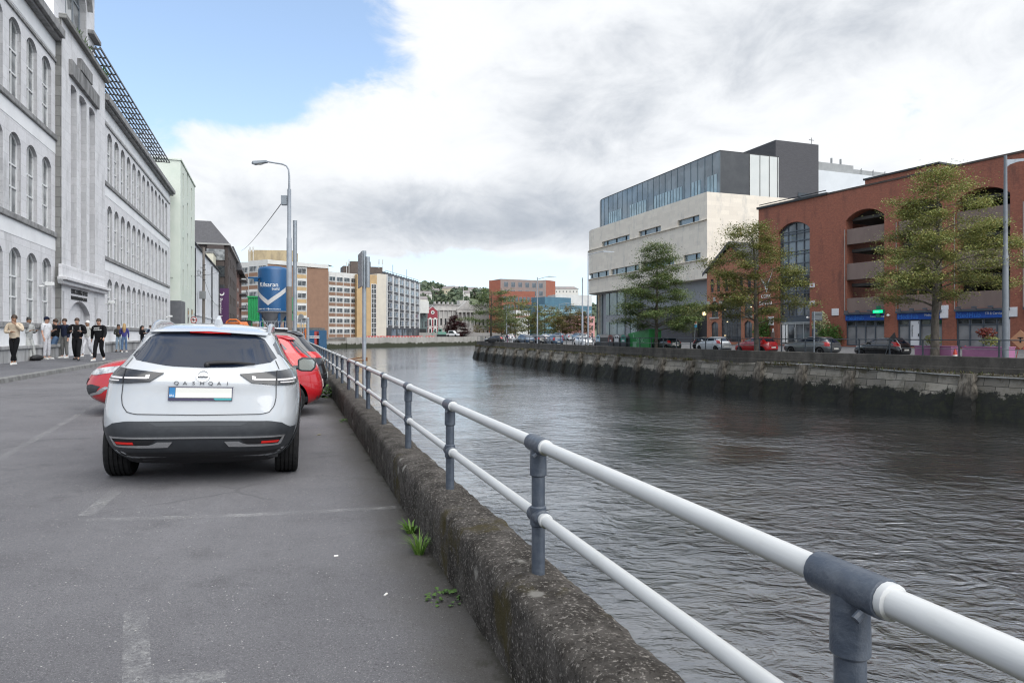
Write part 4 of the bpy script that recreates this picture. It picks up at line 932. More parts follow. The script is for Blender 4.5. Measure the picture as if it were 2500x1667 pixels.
pb = empty('parking_building', GO, GROT, 'red brick multi storey parking building with arched bays and a blue shop front', 'building')
BZ = .4; BH = 16.15 - BZ; XL, XR = gx(1852), 34.0
bays = [(gx(2065), gx(2159)), (gx(2191), gx(2300)), (gx(2334), gx(2466.5))]; pit = bays[2][0] - bays[1][0]
bays += [(bays[2][0] + pit * k, bays[2][1] + pit * k) for k in (1, 2, 3, 4)]
gbay = (gx(1900), gx(1977))
ops = [(a, b2, 3.75 - BZ, 13.95 - BZ, .85) for a, b2 in bays] + [(a, b2, 0, 3.5 - BZ) for a, b2 in bays] + [(gbay[0], gbay[1], 0, 13.95 - BZ, .9)]
mb = MB(); facade(mb, XL, XR, -.6, BH, ops, 0, 1.1)
mb.quad((XL, 0, -.6), (XL, 30, -.6), (XL, 30, BH), (XL, 0, BH)); mb.quad((XR, 0, -.6), (XR, 30, -.6), (XR, 30, BH), (XR, 0, BH))
mb.build('wall', m_brick, pb, recalc=False)
mb = MB(); mb.box(XL - .15, gx(2020), -.18, .5, BH, BH + .25); mb.tube([(XL, .1, BH + .5), (gx(2015), .1, BH + .5)], .05, 6); mb.build('parapet_rail', m_black, pb)
mb = MB(); mb.box(gx(2018), XR, -.06, .4, BH + .002, BH + .18); mb.build('coping', m_cop, pb)
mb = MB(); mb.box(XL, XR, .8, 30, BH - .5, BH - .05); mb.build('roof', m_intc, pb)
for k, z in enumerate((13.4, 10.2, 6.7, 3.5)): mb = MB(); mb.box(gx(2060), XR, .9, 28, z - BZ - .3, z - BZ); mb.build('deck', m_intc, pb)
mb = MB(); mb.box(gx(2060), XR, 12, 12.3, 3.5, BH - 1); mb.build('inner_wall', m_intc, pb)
for i, (a, b2) in enumerate(bays):
    for (z0, z1) in ((3.75, 5.2), (7.05, 8.7), (10.64, 12.2)): mb = MB(); mb.box(a + .02, b2 - .02, .12, .4, z0 - BZ + .003, z1 - BZ); mb.build('parapet_panel', m_span, pb, bev=.02)
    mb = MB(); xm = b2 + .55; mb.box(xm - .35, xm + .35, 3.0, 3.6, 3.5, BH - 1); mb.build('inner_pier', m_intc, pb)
    mb = MB(); mb.tube([(a - .08, -.06, 3.7 - BZ), (a - .08, -.06, 12.2 - BZ)], .035, 6); mb.build('downpipe', mat('pale_pipe', (.3, .28, .26)), pb)
    # shop front
    mb = MB(); mb.box(a, b2, -.06, .3, 2.92 - BZ, 3.5 - BZ); f_ = mb.build('shop_sign', m_blue, pb)
    if i < 3:
        text("MedHub", .62, m_blue2, f_, fac(a + .08, -.065, 2.985 - BZ), .012, sx=.93)
        text(("Travel Vaccines", "Medical Centre", "STI & Cervical Check")[i], .3, m_white, f_, fac(b2 - (1.45, 1.55, 1.9)[i], -.065, 3.19 - BZ), .012, sx=.8)
    mb = MB(); mb.box(a - .02, b2 + .02, -.3, .1, 3.503 - BZ, 3.72 - BZ); mb.build('sign_canopy', m_sfr, pb, bev=.02)
    for k in range(3): mb = MB(); x = a + (b2 - a) * (.15 + .3 * k); mb.tube([(x, -.3, 3.65 - BZ), (x, -.7, 3.82 - BZ)], .03, 6); mb.box(x - .18, x + .18, -.85, -.68, 3.74 - BZ, 3.9 - BZ); mb.build('sign_lamp', m_sfr, pb)
    wd = b2 - a; sf = window(pb, a, 0, wd, 2.92 - BZ, m_sfr, m_grglass, 0, 4, 1, .11, .14, .12, name='shop_window', bars=[.78])
    mb = MB()
    for k in range(4): mb.box(wd * k / 4 + .14, wd * (k + 1) / 4 - .14, .03, .06, (2.92 - BZ) * .815, (2.92 - BZ) * .95)
    mb.build('transom_pane', m_dglass, sf)
    if i in (1, 2):
        x = gx(2222) if i == 1 else gx(2461); mb = MB(); mb.box(x, x + (.86 if i == 1 else .42), .06, .13, .12, 2.78 - BZ); dr = mb.build('door', mat('white_door', (.66, .66, .68), None, .4), pb, bev=.01)
        if i == 1:
            text("1", .34, m_let, dr, fac(x + .68, .055, 2.1), .006)
            text("Reception", .27, m_let, dr, Matrix.Translation((x + .1, .055, 2.0)) @ Matrix.Rotation(rad(90), 4, 'X') @ Matrix.Rotation(rad(-90), 4, 'Z'), .006)
            mb = MB(); mb.box(x + .76, x + .82, .0, .06, .95, 1.2); mb.build('handle', m_black, dr)
            mb = MB(); mb.box(x - .1, x, .04, .13, 0, 2.5); mb.box(x + .86, x + .96, .04, .13, 0, 2.5); mb.build('door_frame', m_sfr, dr)
# glazed bay
wd = gbay[1] - gbay[0]; hb_ = 13.95 - BZ
gz = window(pb, gbay[0], 3.1, wd, hb_ - 3.1, m_sfr, m_skyglass, .9, 4, 1, .12, .35, .14, name='glazed_bay', bars=[.14, .245, .27, .43, .455, .56, .66, .69, .8, .88, .905])
mb = MB(); mb.box(gbay[0], gbay[1], .3, .45, 2.5, 3.08); mb.build('spandrel', m_span if False else m_sfr, pb)
sd = window(pb, gbay[0], 0, wd, 2.5, mat('aluminium', (.5, .52, .53), None, .35, metal=.6), m_skyglass, 0, 4, 1, .09, .3, .1, name='entrance_screen', bars=[.93])
for x in (wd * .48, wd * .53): mb = MB(); mb.tube([(x, -.08, .5), (x, -.08, 1.9)], .025, 6); mb.build('door_handle', _mats['aluminium'], sd)
mb = MB(); mb.box(wd * .08, wd * .16, -.04, .04, .2, 2.2); mb.box(wd * .2, wd * .24, -.04, .04, .2, 2.2); mb.build('poster', m_white, sd)
# left end: dental sign lettering and logo, wall plates
for t_, z, s in (("CORK", 5.75, .62), ("DENTAL", 4.95, .62), ("CARE", 4.15, .62)):
    text(t_, s, m_white, pb, fac((gx(1857) + gx(1884)) / 2, -.02, z - BZ), .02, 'lettering', 'CENTER', .85)
mb = MB(); cx = (gx(1858) + gx(1890)) / 2 - .15; cz = 6.75 - BZ
for k, (wx, hz, zz) in enumerate(((1.0, 1.1, .62), (.62, .7, .38), (.34, .42, .12))):
    for sx in (-1, 1):
        pts = [(sx * (.04 + (wx - .04) * q), zz + hz * q ** 1.6 * (1.5 if sx > 0 else .85)) for q in (0, .25, .5, .75, 1)]
        th = [.12, .11, .09, .06, .01]
        for (p, ta), (q, tb_) in zip(zip(pts, th), zip(pts[1:], th[1:])): mb.add([(cx + p[0], -.03, cz + p[1] - ta), (cx + q[0], -.03, cz + q[1] - tb_), (cx + q[0], -.03, cz + q[1] + tb_), (cx + p[0], -.03, cz + p[1] + ta)], [(0, 1, 2, 3)])
mb.prismxz([(cx - .22, cz + .12), (cx, cz - .38), (cx + .22, cz + .12), (cx, cz + .02)], -.03, -.005)
mb.build('logo', m_white, pb, recalc=False)
m_plate = mat('white_plate', (.7, .7, .72), None, .5)
for u, z, wd, hh, tx in ((1984, 6.6, .62, .4, None), (1984, 4.7, .62, .4, None), (2040, 3.5, .8, .7, "Night\nSafe"), (2306, 3.0, .7, .72, "Mega\nSun"), (2308, 3.75, .62, .36, None), (2474, 2.98, .66, .76, "Dental\nCare"), (1883, 2.62, .8, .95, None), (1888, 1.8, .16, .4, None)):
    x = gx(u); mb = MB(); mb.box(x - wd / 2, x + wd / 2, -.09, -.003, z - BZ - .02, z - BZ + hh); p_ = mb.build('wall_plate', m_plate, pb, bev=.01)
    if wd == .62 and z > 4: mb = MB(); mb.box(x - .14, x + .1, -.095, -.09, z - BZ + .1, z - BZ + .28); mb.build('emblem', mat('plate_red', (.3, .05, .05)), p_)
mb = MB(); mb.box(gx(1887) - .28, gx(1887) + .28, -.07, -.003, .75, 1.5); mb.build('intercom', m_span, pb)
mb = MB(); xd = gx(2002); mb.box(xd - 1.0, xd + .3, -.03, .03, -.1, 2.25); mb.build('side_door', m_sfr, pb)
for u, z in ((1976, 2.95), (2173, 2.95)): mb = MB(); x = gx(u); mb.ball((x, -.3, z), .13, 6); mb.tube([(x, -.02, z), (x, -.3, z)], .04, 6); mb.build('security_camera', m_white, pb)
# upper brick roof block with red sign lamp
mb = MB(); a, b2 = gx(1975), gx(2150); mb.box(a, b2, 9, 22, BH - .5, 18.6); mb.build('roof_block', m_brick, pb)
mb = MB(); mb.box(a - .15, b2 + .15, 8.85, 22.2, 18.603, 18.8); mb.build('roof_block_coping', m_black, pb)
mb = MB(); mb.box(gx(2060), gx(2060) + .8, 8.8, 9, 16.9, 17.3); mb.build('roof_lamp', mat('amber_plate', (.7, .4, .08)), pb)
# green pharmacy cross (a lit sign)
b = NB('green_led'); b.b.inputs['Emission Color'].default_value = (.0, .95, .33, 1); b.b.inputs['Emission Strength'].default_value = .9; m_led = b.out((.0, .25, .1), .5)
xg = bays[0][1] - .1; gc = empty('pharmacy_cross', pb.matrix_basis @ Vector((xg, -.55, 3.65 - BZ)) if False else (GO + GX * xg + Vector((.899, .438, 0)) * -.7 + Vector((0, 0, 3.72 - BZ))), GROT, 'lit green pharmacy cross projecting from the red brick wall', 'sign')
mb = MB(); mb.box(-.62, .62, -.1, .1, -.17, .17); mb.box(-.17, .17, -.098, .098, .172, .55); mb.box(-.17, .17, -.098, .098, -.55, -.172); mb.box(-.04, .04, .1, .7, -.05, .05); cr_ = mb.build('cross_body', mat('cross_green', (.01, .14, .08), None, .4), gc)
mb = MB(); mb.box(-.5, .5, -.115, -.105, -.13, .13); mb.build('led_panel', m_led, gc)
text("OPEN", .2, mat('led_white', (.6, .95, .75)), gc, fac(-.36, -.118, -.07), .003)

# --- small gabled brick house between the two big buildings
hx0, hx1 = gx(1726), XL - .25; hw = hx1 - hx0; HZ = .4
gh = empty('gabled_brick_house', GO + GX * hx0, GROT, 'small orange brick gabled house with arched windows beside the parking building', 'house')
EV = 9.3 - HZ; AP = 12.4 - HZ; c0 = hw / 2
wx = [(.75, 2.05), (hw / 2 - 1.7, hw / 2 + 1.7), (hw - 2.05, hw - .75)]
ops = [(wx[0][0], wx[0][1], .7, 2.75, .4), (wx[0][0], wx[0][1], 3.3, 5.3, .4), (wx[2][0], wx[2][1], .7, 2.75, .4), (wx[2][0], wx[2][1], 3.3, 5.3, .4), (wx[1][0], wx[1][1], .2, 5.7, .5)]
for x in (.6, 1.7, 3.1, 4.4, 5.6, 6.9): ops.append((x, x + .62, 6.5, 8.2, .3))
ops = [o_ for o_ in ops if o_[1] < hw - .2]
mb = MB(); facade(mb, 0, hw, -.6, EV, ops, 0, .25); mb.add([(0, 0, EV), (hw, 0, EV), (c0, 0, AP)], [(0, 1, 2)])
mb.quad((0, 0, -.6), (0, 18, -.6), (0, 18, EV), (0, 0, EV)); mb.quad((hw, 0, -.6), (hw, 18, -.6), (hw, 18, EV), (hw, 0, EV)); mb.build('wall', m_brk2, gh, recalc=False)
for k, o_ in enumerate(ops): window(gh, o_[0], o_[2], o_[1] - o_[0], o_[3] - o_[2], m_sfr, m_skyglass if k != 4 else m_dglass, o_[4], 4 if k == 4 else 2, 1, .06, .16, bars=[.42, .5, .75] if k == 4 else [.6])
mb = MB(); zz = .45
mb.add([(-.5, -.35, EV - .35), (c0, -.35, AP + .1), (hw + .5, -.35, EV - .35), (hw + .5, -.35, EV + .1), (c0, -.35, AP + .6), (-.5, -.35, EV + .1)] + [(-.5, 18, EV + .1), (c0, 18, AP + .6), (hw + .5, 18, EV + .1)], [(0, 1, 4, 5), (1, 2, 3, 4), (5, 4, 7, 6), (4, 3, 8, 7)]); mb.build('roof', m_slatr, gh)
mb = MB()
for x0_, x1_ in ((.0, .6), (2.2, 2.75), (hw - 2.75, hw - 2.2), (hw - .6, hw)): mb.box(x0_, x1_, -.05, .02, 5.0, 5.35)
for x in (1.4, hw / 2, hw - 1.4): mb.box(x - .2, x + .2, -.06, .02, 5.35, 5.85)
mb.build('pale_stone_block', m_port, gh)
for k in (0, 2): mb = MB(); mb.box(wx[k][0] - .12, wx[k][1] + .12, -.14, .05, 3.12, 3.298); mb.build('sill', m_port, gh)
b = NB('warm_bulb'); b.b.inputs['Emission Color'].default_value = (1, .75, .4, 1); b.b.inputs['Emission Strength'].default_value = 1.3; m_bulb = b.out((1, .8, .5))
for x, z in ((1.55, 4.1), (hw / 2 - 1.15, 4.2), (hw / 2 - .7, 2.7), (hw / 2 - 1.1, 1.0), (hw - 1.0, 4.4)):
    mb = MB(); mb.ball((x, .1, z), .06, 6); mb.build('indoor_lamp', m_bulb, gh)
# shrub climbing on the house corner
def foliage(name, label, cat, c, r, sq, n, size, m, group=None, z0=0):
    mb = MB()
    for _ in range(n):
        v = Vector((R.gauss(0, 1), R.gauss(0, 1), R.gauss(0, 1))).normalized() * r * R.random() ** .4; v = Vector((v.x * sq[0], v.y * sq[1], v.z * sq[2]))
        d = Vector((R.uniform(-1, 1), R.uniform(-1, 1), R.uniform(-.6, .6))).normalized() * size * R.uniform(.6, 1.2); s = d.orthogonal().normalized() * size * .4
        mb.add([v, v + d * .5 + s, v + d, v + d * .5 - s], [(0, 1, 2, 3)])
    o = mb.build(name, m, recalc=False, loc=c); return tag(o, label, cat, group)
def leafmat(name, cols, rough=.55, trans=.25):
    b = NB(name); gi = b.n('ShaderNodeNewGeometry'); cr = b.n('ShaderNodeValToRGB'); b.l(gi.outputs['Random Per Island'], cr.inputs[0])
    els = cr.color_ramp.elements; els[0].color = (*cols[0], 1); els[1].color = (*cols[-1], 1)
    for i, c in enumerate(cols[1:-1]): e = els.new((i + 1) / (len(cols) - 1)); e.color = (*c, 1)
    b.out(cr.outputs[0], rough, 0, .3); tl = b.n('ShaderNodeBsdfTranslucent'); b.l(cr.outputs[0], tl.inputs[0]); mx = b.n('ShaderNodeMixShader'); mx.inputs[0].default_value = trans
    b.l(b.b.outputs[0], mx.inputs[1]); b.l(tl.outputs[0], mx.inputs[2]); b.l(mx.outputs[0], b.t.nodes['Material Output'].inputs[0]); return b.m
m_shr = leafmat('shrub_leaves', [(.03, .075, .015), (.06, .13, .025), (.09, .17, .04)])
m_var = leafmat('variegated_leaves', [(.12, .18, .06), (.35, .38, .2), (.5, .5, .32)])
p = GO + GX * gx(1871) - Vector((.9, .44, 0)) * .7; foliage('climbing_shrub', 'dense green shrub at the brick corner below the dental lettering', 'shrub', p + Vector((0, 0, 1.5)), 1.45, (.75, .5, 1.25), 1500, .2, m_shr)
p = GO + GX * (gx(2038)) - Vector((.9, .44, 0)) * 1.0; foliage('round_shrub', 'round dark green shrub before the red brick pier by the glazed entrance', 'shrub', p + Vector((.3, 0, 1.0)), 1.5, (.9, .6, .85), 1500, .18, m_shr)
foliage('variegated_shrub', 'pale variegated shrub behind the round dark green shrub', 'shrub', p + Vector((-.5, .6, 2.2)), 1.2, (.7, .6, 1.2), 700, .2, m_var)

# --- pale stone cultural building with curved end, glass top and dark fly tower
OX = Vector((.33, -.944, 0)).normalized(); OI = Vector((.944, .33, 0)); OO = Vector((28, 98, .3)); OROT = math.atan2(OX.y, OX.x)
def ox(u): k = (u - CX) / FPX; return (98 * k - 28) / (.33 + .944 * k)
m_stone = brickmat('cream_limestone', (.8, .735, .63), (.7, .64, .55), (.61, .57, .5), 1.5, .62, .004, .75, stain=(.42, .41, .385), stains=.6, bump=.05, mixamt=.4)
m_tow = brickmat('dark_grey_brick', (.07, .07, .078), (.055, .055, .062), (.09, .09, .095), .45, .15, .012, .8, bump=.2)
m_sg = glassmat('blue_grey_glass', (.085, .125, .155), (.15, .2, .235), .06, .35, 1.0)
m_alu = mat('grey_cladding', (.27, .28, .3), (.24, .25, .265), .5, 1)
op = empty('cultural_building', OO, OROT, 'pale limestone cultural building with curved end, glass top storey and dark brick fly tower', 'building')
L_, Rr = 37.0, 8.0; OZ = .3
def plan(o=0.0, n=14): return [(0 + o, -o)] + [(-L_ - (Rr + o) * math.sin(rad(90) * i / n), Rr - (Rr + o) * math.cos(rad(90) * i / n)) for i in range(n + 1)] + [(-L_ - Rr - o, 22), (0 + o, 22)]
def arcpt(s, o=0.0):      # distance s to the left of the corner, along the front and round the curved end
    if s <= L_: return (-s, -o)
    a = (s - L_) / Rr; return (-L_ - (Rr + o) * math.sin(a), Rr - (Rr + o) * math.cos(a))
rows_ = ((18.1, 19.05, ((1.9, 7.6), (12.4, 19.5), (22.6, 33.3), (41.5, 45))), (12.45, 13.5, ((1.6, 6.0), (8.5, 18), (19.4, 29.6), (30.4, 43.5))))
SZ0, SZ1 = 9.6 - OZ, 22.0 - OZ
mb = MB(); cuts = sorted({0, L_ + Rr * rad(90), *[q for r in rows_ for w_ in r[2] for q in w_], *[L_ + Rr * rad(90) * i / 10 for i in range(11)]}); dpt = .45
for a, b2 in zip(cuts, cuts[1:]):
    c = (a + b2) / 2; z = SZ0; P, Qq = arcpt(a), arcpt(b2)
    def sp(z0, z1): mb.quad((P[0], P[1], z0), (Qq[0], Qq[1], z0), (Qq[0], Qq[1], z1), (P[0], P[1], z1))
    for (z0, z1, ws) in sorted(rows_):
        if any(w_[0] <= c <= w_[1] for w_ in ws):
            sp(z, z0 - OZ); z = z1 - OZ; Pi, Qi = arcpt(a, -dpt), arcpt(b2, -dpt)
            for zz in (z0 - OZ, z1 - OZ): mb.quad((P[0], P[1], zz), (Qq[0], Qq[1], zz), (Qi[0], Qi[1], zz), (Pi[0], Pi[1], zz))
    sp(z, SZ1)
for (z0, z1, ws) in rows_:
    for w_ in ws:
        for s in w_: P, Pi = arcpt(s), arcpt(s, -dpt); mb.quad((P[0], P[1], z0 - OZ), (Pi[0], Pi[1], z0 - OZ), (Pi[0], Pi[1], z1 - OZ), (P[0], P[1], z1 - OZ))
mb.quad((0, 0, SZ0), (0, 18, SZ0), (0, 18, SZ1), (0, 0, SZ1))
pl = plan(); mb.add([(x, y, SZ1) for x, y in pl], [list(range(len(pl)))]); mb.add([(x, y, SZ0) for x, y in pl], [list(range(len(pl)))])
mb.build('stone_wall', m_stone, op, recalc=False)
for (z0, z1, ws) in rows_:
    for w_ in ws:
        n = max(3, int((w_[1] - w_[0]) / 1.6)); mb = MB()
        for k in range(n): P, Qq = arcpt(w_[0] + (w_[1] - w_[0]) * k / n, -.38), arcpt(w_[0] + (w_[1] - w_[0]) * (k + 1) / n, -.38); mb.quad((P[0], P[1], z0 - OZ), (Qq[0], Qq[1], z0 - OZ), (Qq[0], Qq[1], z1 - OZ), (P[0], P[1], z1 - OZ))
        wn = mb.build('ribbon_window', m_sg, op, recalc=False)
        mb = MB()
        for k in range(1, n, 2): P = arcpt(w_[0] + (w_[1] - w_[0]) * k / n, -.3); mb.box(P[0] - .06, P[0] + .06, P[1] - .06, P[1] + .06, z0 - OZ, z1 - OZ)
        mb.build('mullion', m_black, wn)
    mb = MB()
    for a, b2 in zip(cuts, cuts[1:]): 
        if b2 < 44: P, Qq, P2, Q2 = arcpt(a), arcpt(b2), arcpt(a, .28), arcpt(b2, .28); zz = z0 - OZ - .12; mb.add([(P[0], P[1], zz), (Qq[0], Qq[1], zz), (Q2[0], Q2[1], zz), (P2[0], P2[1], zz), (P2[0], P2[1], zz + .1), (Q2[0], Q2[1], zz + .1), (P[0], P[1], zz + .1), (Qq[0], Qq[1], zz + .1)], [(0, 1, 2, 3), (3, 2, 5, 4), (4, 5, 7, 6)])
    mb.build('ledge', m_stone, op)
# glass storey
g0 = 2.2; zt = 28.0 - OZ; mb = MB(); n = 26; tot = L_ + Rr * rad(90) - 2
gp_ = [arcpt(tot * i / n, -g0) for i in range(n + 1)]
for P, Qq in zip(gp_, gp_[1:]): mb.quad((P[0], P[1], SZ1), (Qq[0], Qq[1], SZ1), (Qq[0], Qq[1], zt), (P[0], P[1], zt))
gt = mb.build('glass_storey', m_sg, op, recalc=False)
mb = MB()
for P in gp_: mb.box(P[0] - .035, P[0] + .035, P[1] - .06, P[1] + .02, SZ1, zt)
mb.build('mullion', mat('glazing_bar', (.12, .16, .18)), gt)
for s0, s1 in ((1, 3.4), (5, 7), (10, 18), (21, 26.5), (30, 35)):
    s = s0; mb = MB()
    while s < s1: P = arcpt(s, -g0 + .03); mb.box(P[0] - .3, P[0] + .3, P[1] - .03, P[1] + .01, SZ1, SZ1 + 2.9); s += .85
    mb.build('lower_pane', glassmat('bright_glass', (.3, .42, .47), (.2, .3, .35), .06, .6), gt)
mb = MB(); top = [(p[0], p[1]) for p in gp_] + [(gp_[-1][0], 12.6), (0, 12.6)]; mb.prism(top[::-1], zt, zt + .18); mb.build('roof', m_black, op)
mb = MB(); mb.quad((0, g0, SZ1), (0, 7.35, SZ1), (0, 7.35, zt), (0, g0, zt)); mb.build('dark_panel', mat('dark_cladding', (.03, .034, .04), (.045, .05, .055), .5, .6), op)
mb = MB(); mb.quad((0, 7.35, SZ1), (0, 12.6, SZ1), (0, 12.6, zt), (0, 7.35, zt)); mb.quad((0, 12.6, SZ1), (-30, 12.6, SZ1), (-30, 12.6, zt), (0, 12.6, zt)); mb.build('white_panel', mat('white_cladding', (.6, .62, .6), (.55, .575, .56), .5, .4), op)
mb = MB()
for y in (7.35, 9.2, 10.9, 12.4): mb.box(-.02, .05, y - .04, y + .04, SZ1, zt)
mb.build('panel_joint', m_black, op)
mb = MB(); mb.box(-34, -9.8, 20.4, 29.4, 0, 34 - OZ); ft = mb.build('fly_tower', m_tow, op)
mb = MB(); mb.box(-9.85, -9.7, 25.0, 27.8, 24.4, 25.2); mb.build('window', m_skyglass, ft)
mb = MB(); mb.tube([(-10.5, 28.5, 33.7), (-10.5, 28.5, 35)], .05, 5); mb.tube([(-10.5, 28, 34.6), (-10.5, 29, 34.6)], .05, 5); mb.build('aerial', m_black, ft)
# ground storey under the stone
mb = MB(); pl2 = plan(-1.6); mb.prism(pl2[::-1], -.5, SZ0 - .01); mb.build('ground_storey', m_alu, op)
def gsx(s, o): return arcpt(s, o)
for s0, s1, z0, z1 in ((21.5, 25.0, .2, 9), (27, 34.5, .2, 3.6), (27, 34.5, 4.9, 9), (36, 42, .2, 9), (43, 48, .2, 9)):
    mb = MB(); k = max(1, int((s1 - s0) / 1.5))
    for i in range(k): P, Qq = arcpt(s0 + (s1 - s0) * i / k, -1.5), arcpt(s0 + (s1 - s0) * (i + 1) / k, -1.5); mb.quad((P[0], P[1], z0), (Qq[0], Qq[1], z0), (Qq[0], Qq[1], z1), (P[0], P[1], z1))
    wn = mb.build('foyer_window', glassmat('foyer_glass', (.06, .09, .085), (.13, .17, .17), .05, .3), op, recalc=False); mb = MB()
    for i in range(0, k + 1, 2): P = arcpt(s0 + (s1 - s0) * i / k, -1.46); mb.box(P[0] - .05, P[0] + .05, P[1] - .05, P[1] + .05, z0, z1)
    mb.build('mullion', _mats['glazing_bar'], wn)
mb = MB(); mb.box(-20.6, -4.2, .3, 3, 0, 5.6); mb.build('brick_podium', m_tow, op)
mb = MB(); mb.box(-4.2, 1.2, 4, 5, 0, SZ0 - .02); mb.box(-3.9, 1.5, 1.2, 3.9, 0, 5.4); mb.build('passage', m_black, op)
mb = MB(); mb.ball((-2.0, .9, 4.3), .3, 8); mb.tube([(-2.0, 1.2, 4.3), (-2.0, .9, 4.3)], .05, 6); mb.build('wall_lamp', m_bulb, op, smooth=60)
# --- pale clad hall behind, with roof screen
hl = empty('pale_hall', at(2000, 118, .4), 0, 'pale clad hall with mesh roof screen behind the parking building', 'building')
P0, P1 = uY(1975, 118), uY(2330, 131); zt = zat(418, 118); wall, L = segblock(hl, P0, P1, 0, zt, mat('pale_cladding', (.6, .63, .65), (.55, .58, .6), .5, .5), 16)
mb = MB(); mb.box(0, L * .3, .5, 6, zt, zt + 1.6); mb.build('plant_box', mat('grey_plant', (.3, .31, .31), (.25, .26, .26), .7, 1), wall)
mb = MB(); mb.box(L * .3, L * .95, 1.5, 1.55, zt, zt + 1.3)
for i in range(9): x = L * (.3 + .65 * i / 8); mb.tube([(x, 1.4, zt), (x, 1.4, zt + 1.6)], .05, 5); mb.tube([(x, 1.4, zt + 1.5), (x - .3, 3, zt)], .04, 5)
mb.build('roof_screen', mat('mesh_grey', (.22, .23, .23), (.3, .31, .31), .7, 3), wall)
for f in (.2, .26): mb = MB(); mb.tube([(L * f, 2, zt + 1.6), (L * f, 2, zt + 3)], .18, 8); mb.build('flue', _mats['mesh_grey'], wall)
# ============================================================ VEHICLES
def carpaint(name, c, rough=.32, metal=0.0):
    if name in _mats: return _mats[name]
    b = NB(name); b.out(b.mix(b.ramp(b.noise(2.2, 4), .35, .75), c, tuple(x * .93 for x in c)), rough, metal, .5, 1.0); _mats[name] = b.m; return b.m
m_tyre = mat('tyre_rubber', (.012, .012, .013), (.022, .022, .022), .85, 20, .2, 60, spec=.2); m_alloy = mat('alloy_wheel', (.55, .56, .57), None, .3, metal=.8)
m_clad = mat('black_plastic', (.025, .028, .033), (.034, .038, .043), .5, 12, .05, 200); m_chrome = mat('satin_silver', (.6, .61, .62), None, .25, metal=.9)
m_cwin = glassmat('car_window', (.008, .013, .026), (.016, .024, .042), .015, 1.2, 1.0); m_rlamp = mat('red_lamp', (.5, .012, .012), (.36, .01, .01), .12, 8, coat=.5); m_smoke = mat('smoked_lamp', (.012, .013, .016), (.028, .03, .034), .22, 5, coat=.25)
m_hlamp = mat('headlamp', (.55, .57, .58), (.18, .19, .2), .08, 9, coat=1); m_refl = mat('red_reflector', (.75, .02, .015), None, .2)
m_hole = mat('wheel_well', (.004, .004, .004), None, .9); m_plate_w = mat('number_plate', (.62, .62, .58), None, .4); m_gap = mat('panel_gap', (.01, .01, .012), None, .6)
HATCH = [(.19, .72, .25, 3.72, 6, 5), (.27, .79, .09, 3.88, 6, 5), (.4, .83, .01, 3.97, 6, 5), (.55, .842, 0, 3.99, 6, 4.5), (.7, .842, .03, 3.93, 6, 4.2), (.82, .835, .07, 3.82, 6, 4), (.9, .822, .1, 3.62, 6, 4), (.97, .8, .15, 3.3, 6, 4), (1.04, .77, .22, 3.03, 5.5, 4.5), (1.14, .715, .34, 2.8, 5.5, 5), (1.25, .655, .46, 2.52, 5.5, 5), (1.35, .605, .56, 2.25, 5.5, 5), (1.42, .55, .66, 2.0, 5, 5), (1.46, .46, .85, 1.8, 4, 4), (1.478, .3, 1.1, 1.6, 3, 3)]
SUV = [(.22, .76, .3, 4.15, 6, 5), (.3, .84, .13, 4.3, 6, 5), (.4, .885, .04, 4.38, 6, 5), (.52, .91, .0, 4.42, 6.5, 5), (.64, .915, .012, 4.42, 7, 5), (.78, .912, .04, 4.4, 7, 5), (.9, .9, .065, 4.3, 7, 4.5), (.98, .882, .075, 4.15, 7, 4.5), (1.05, .852, .1, 3.75, 6.5, 4.5), (1.11, .81, .15, 3.4, 6, 4.5), (1.17, .765, .22, 3.2, 6, 5), (1.26, .71, .33, 2.98, 6, 5), (1.35, .665, .44, 2.76, 6, 5), (1.43, .625, .53, 2.55, 6, 5), (1.49, .57, .66, 2.36, 5.5, 5), (1.53, .5, .86, 2.2, 5, 4.5), (1.556, .38, 1.1, 2.0, 4, 4), (1.568, .22, 1.4, 1.8, 3, 3)]
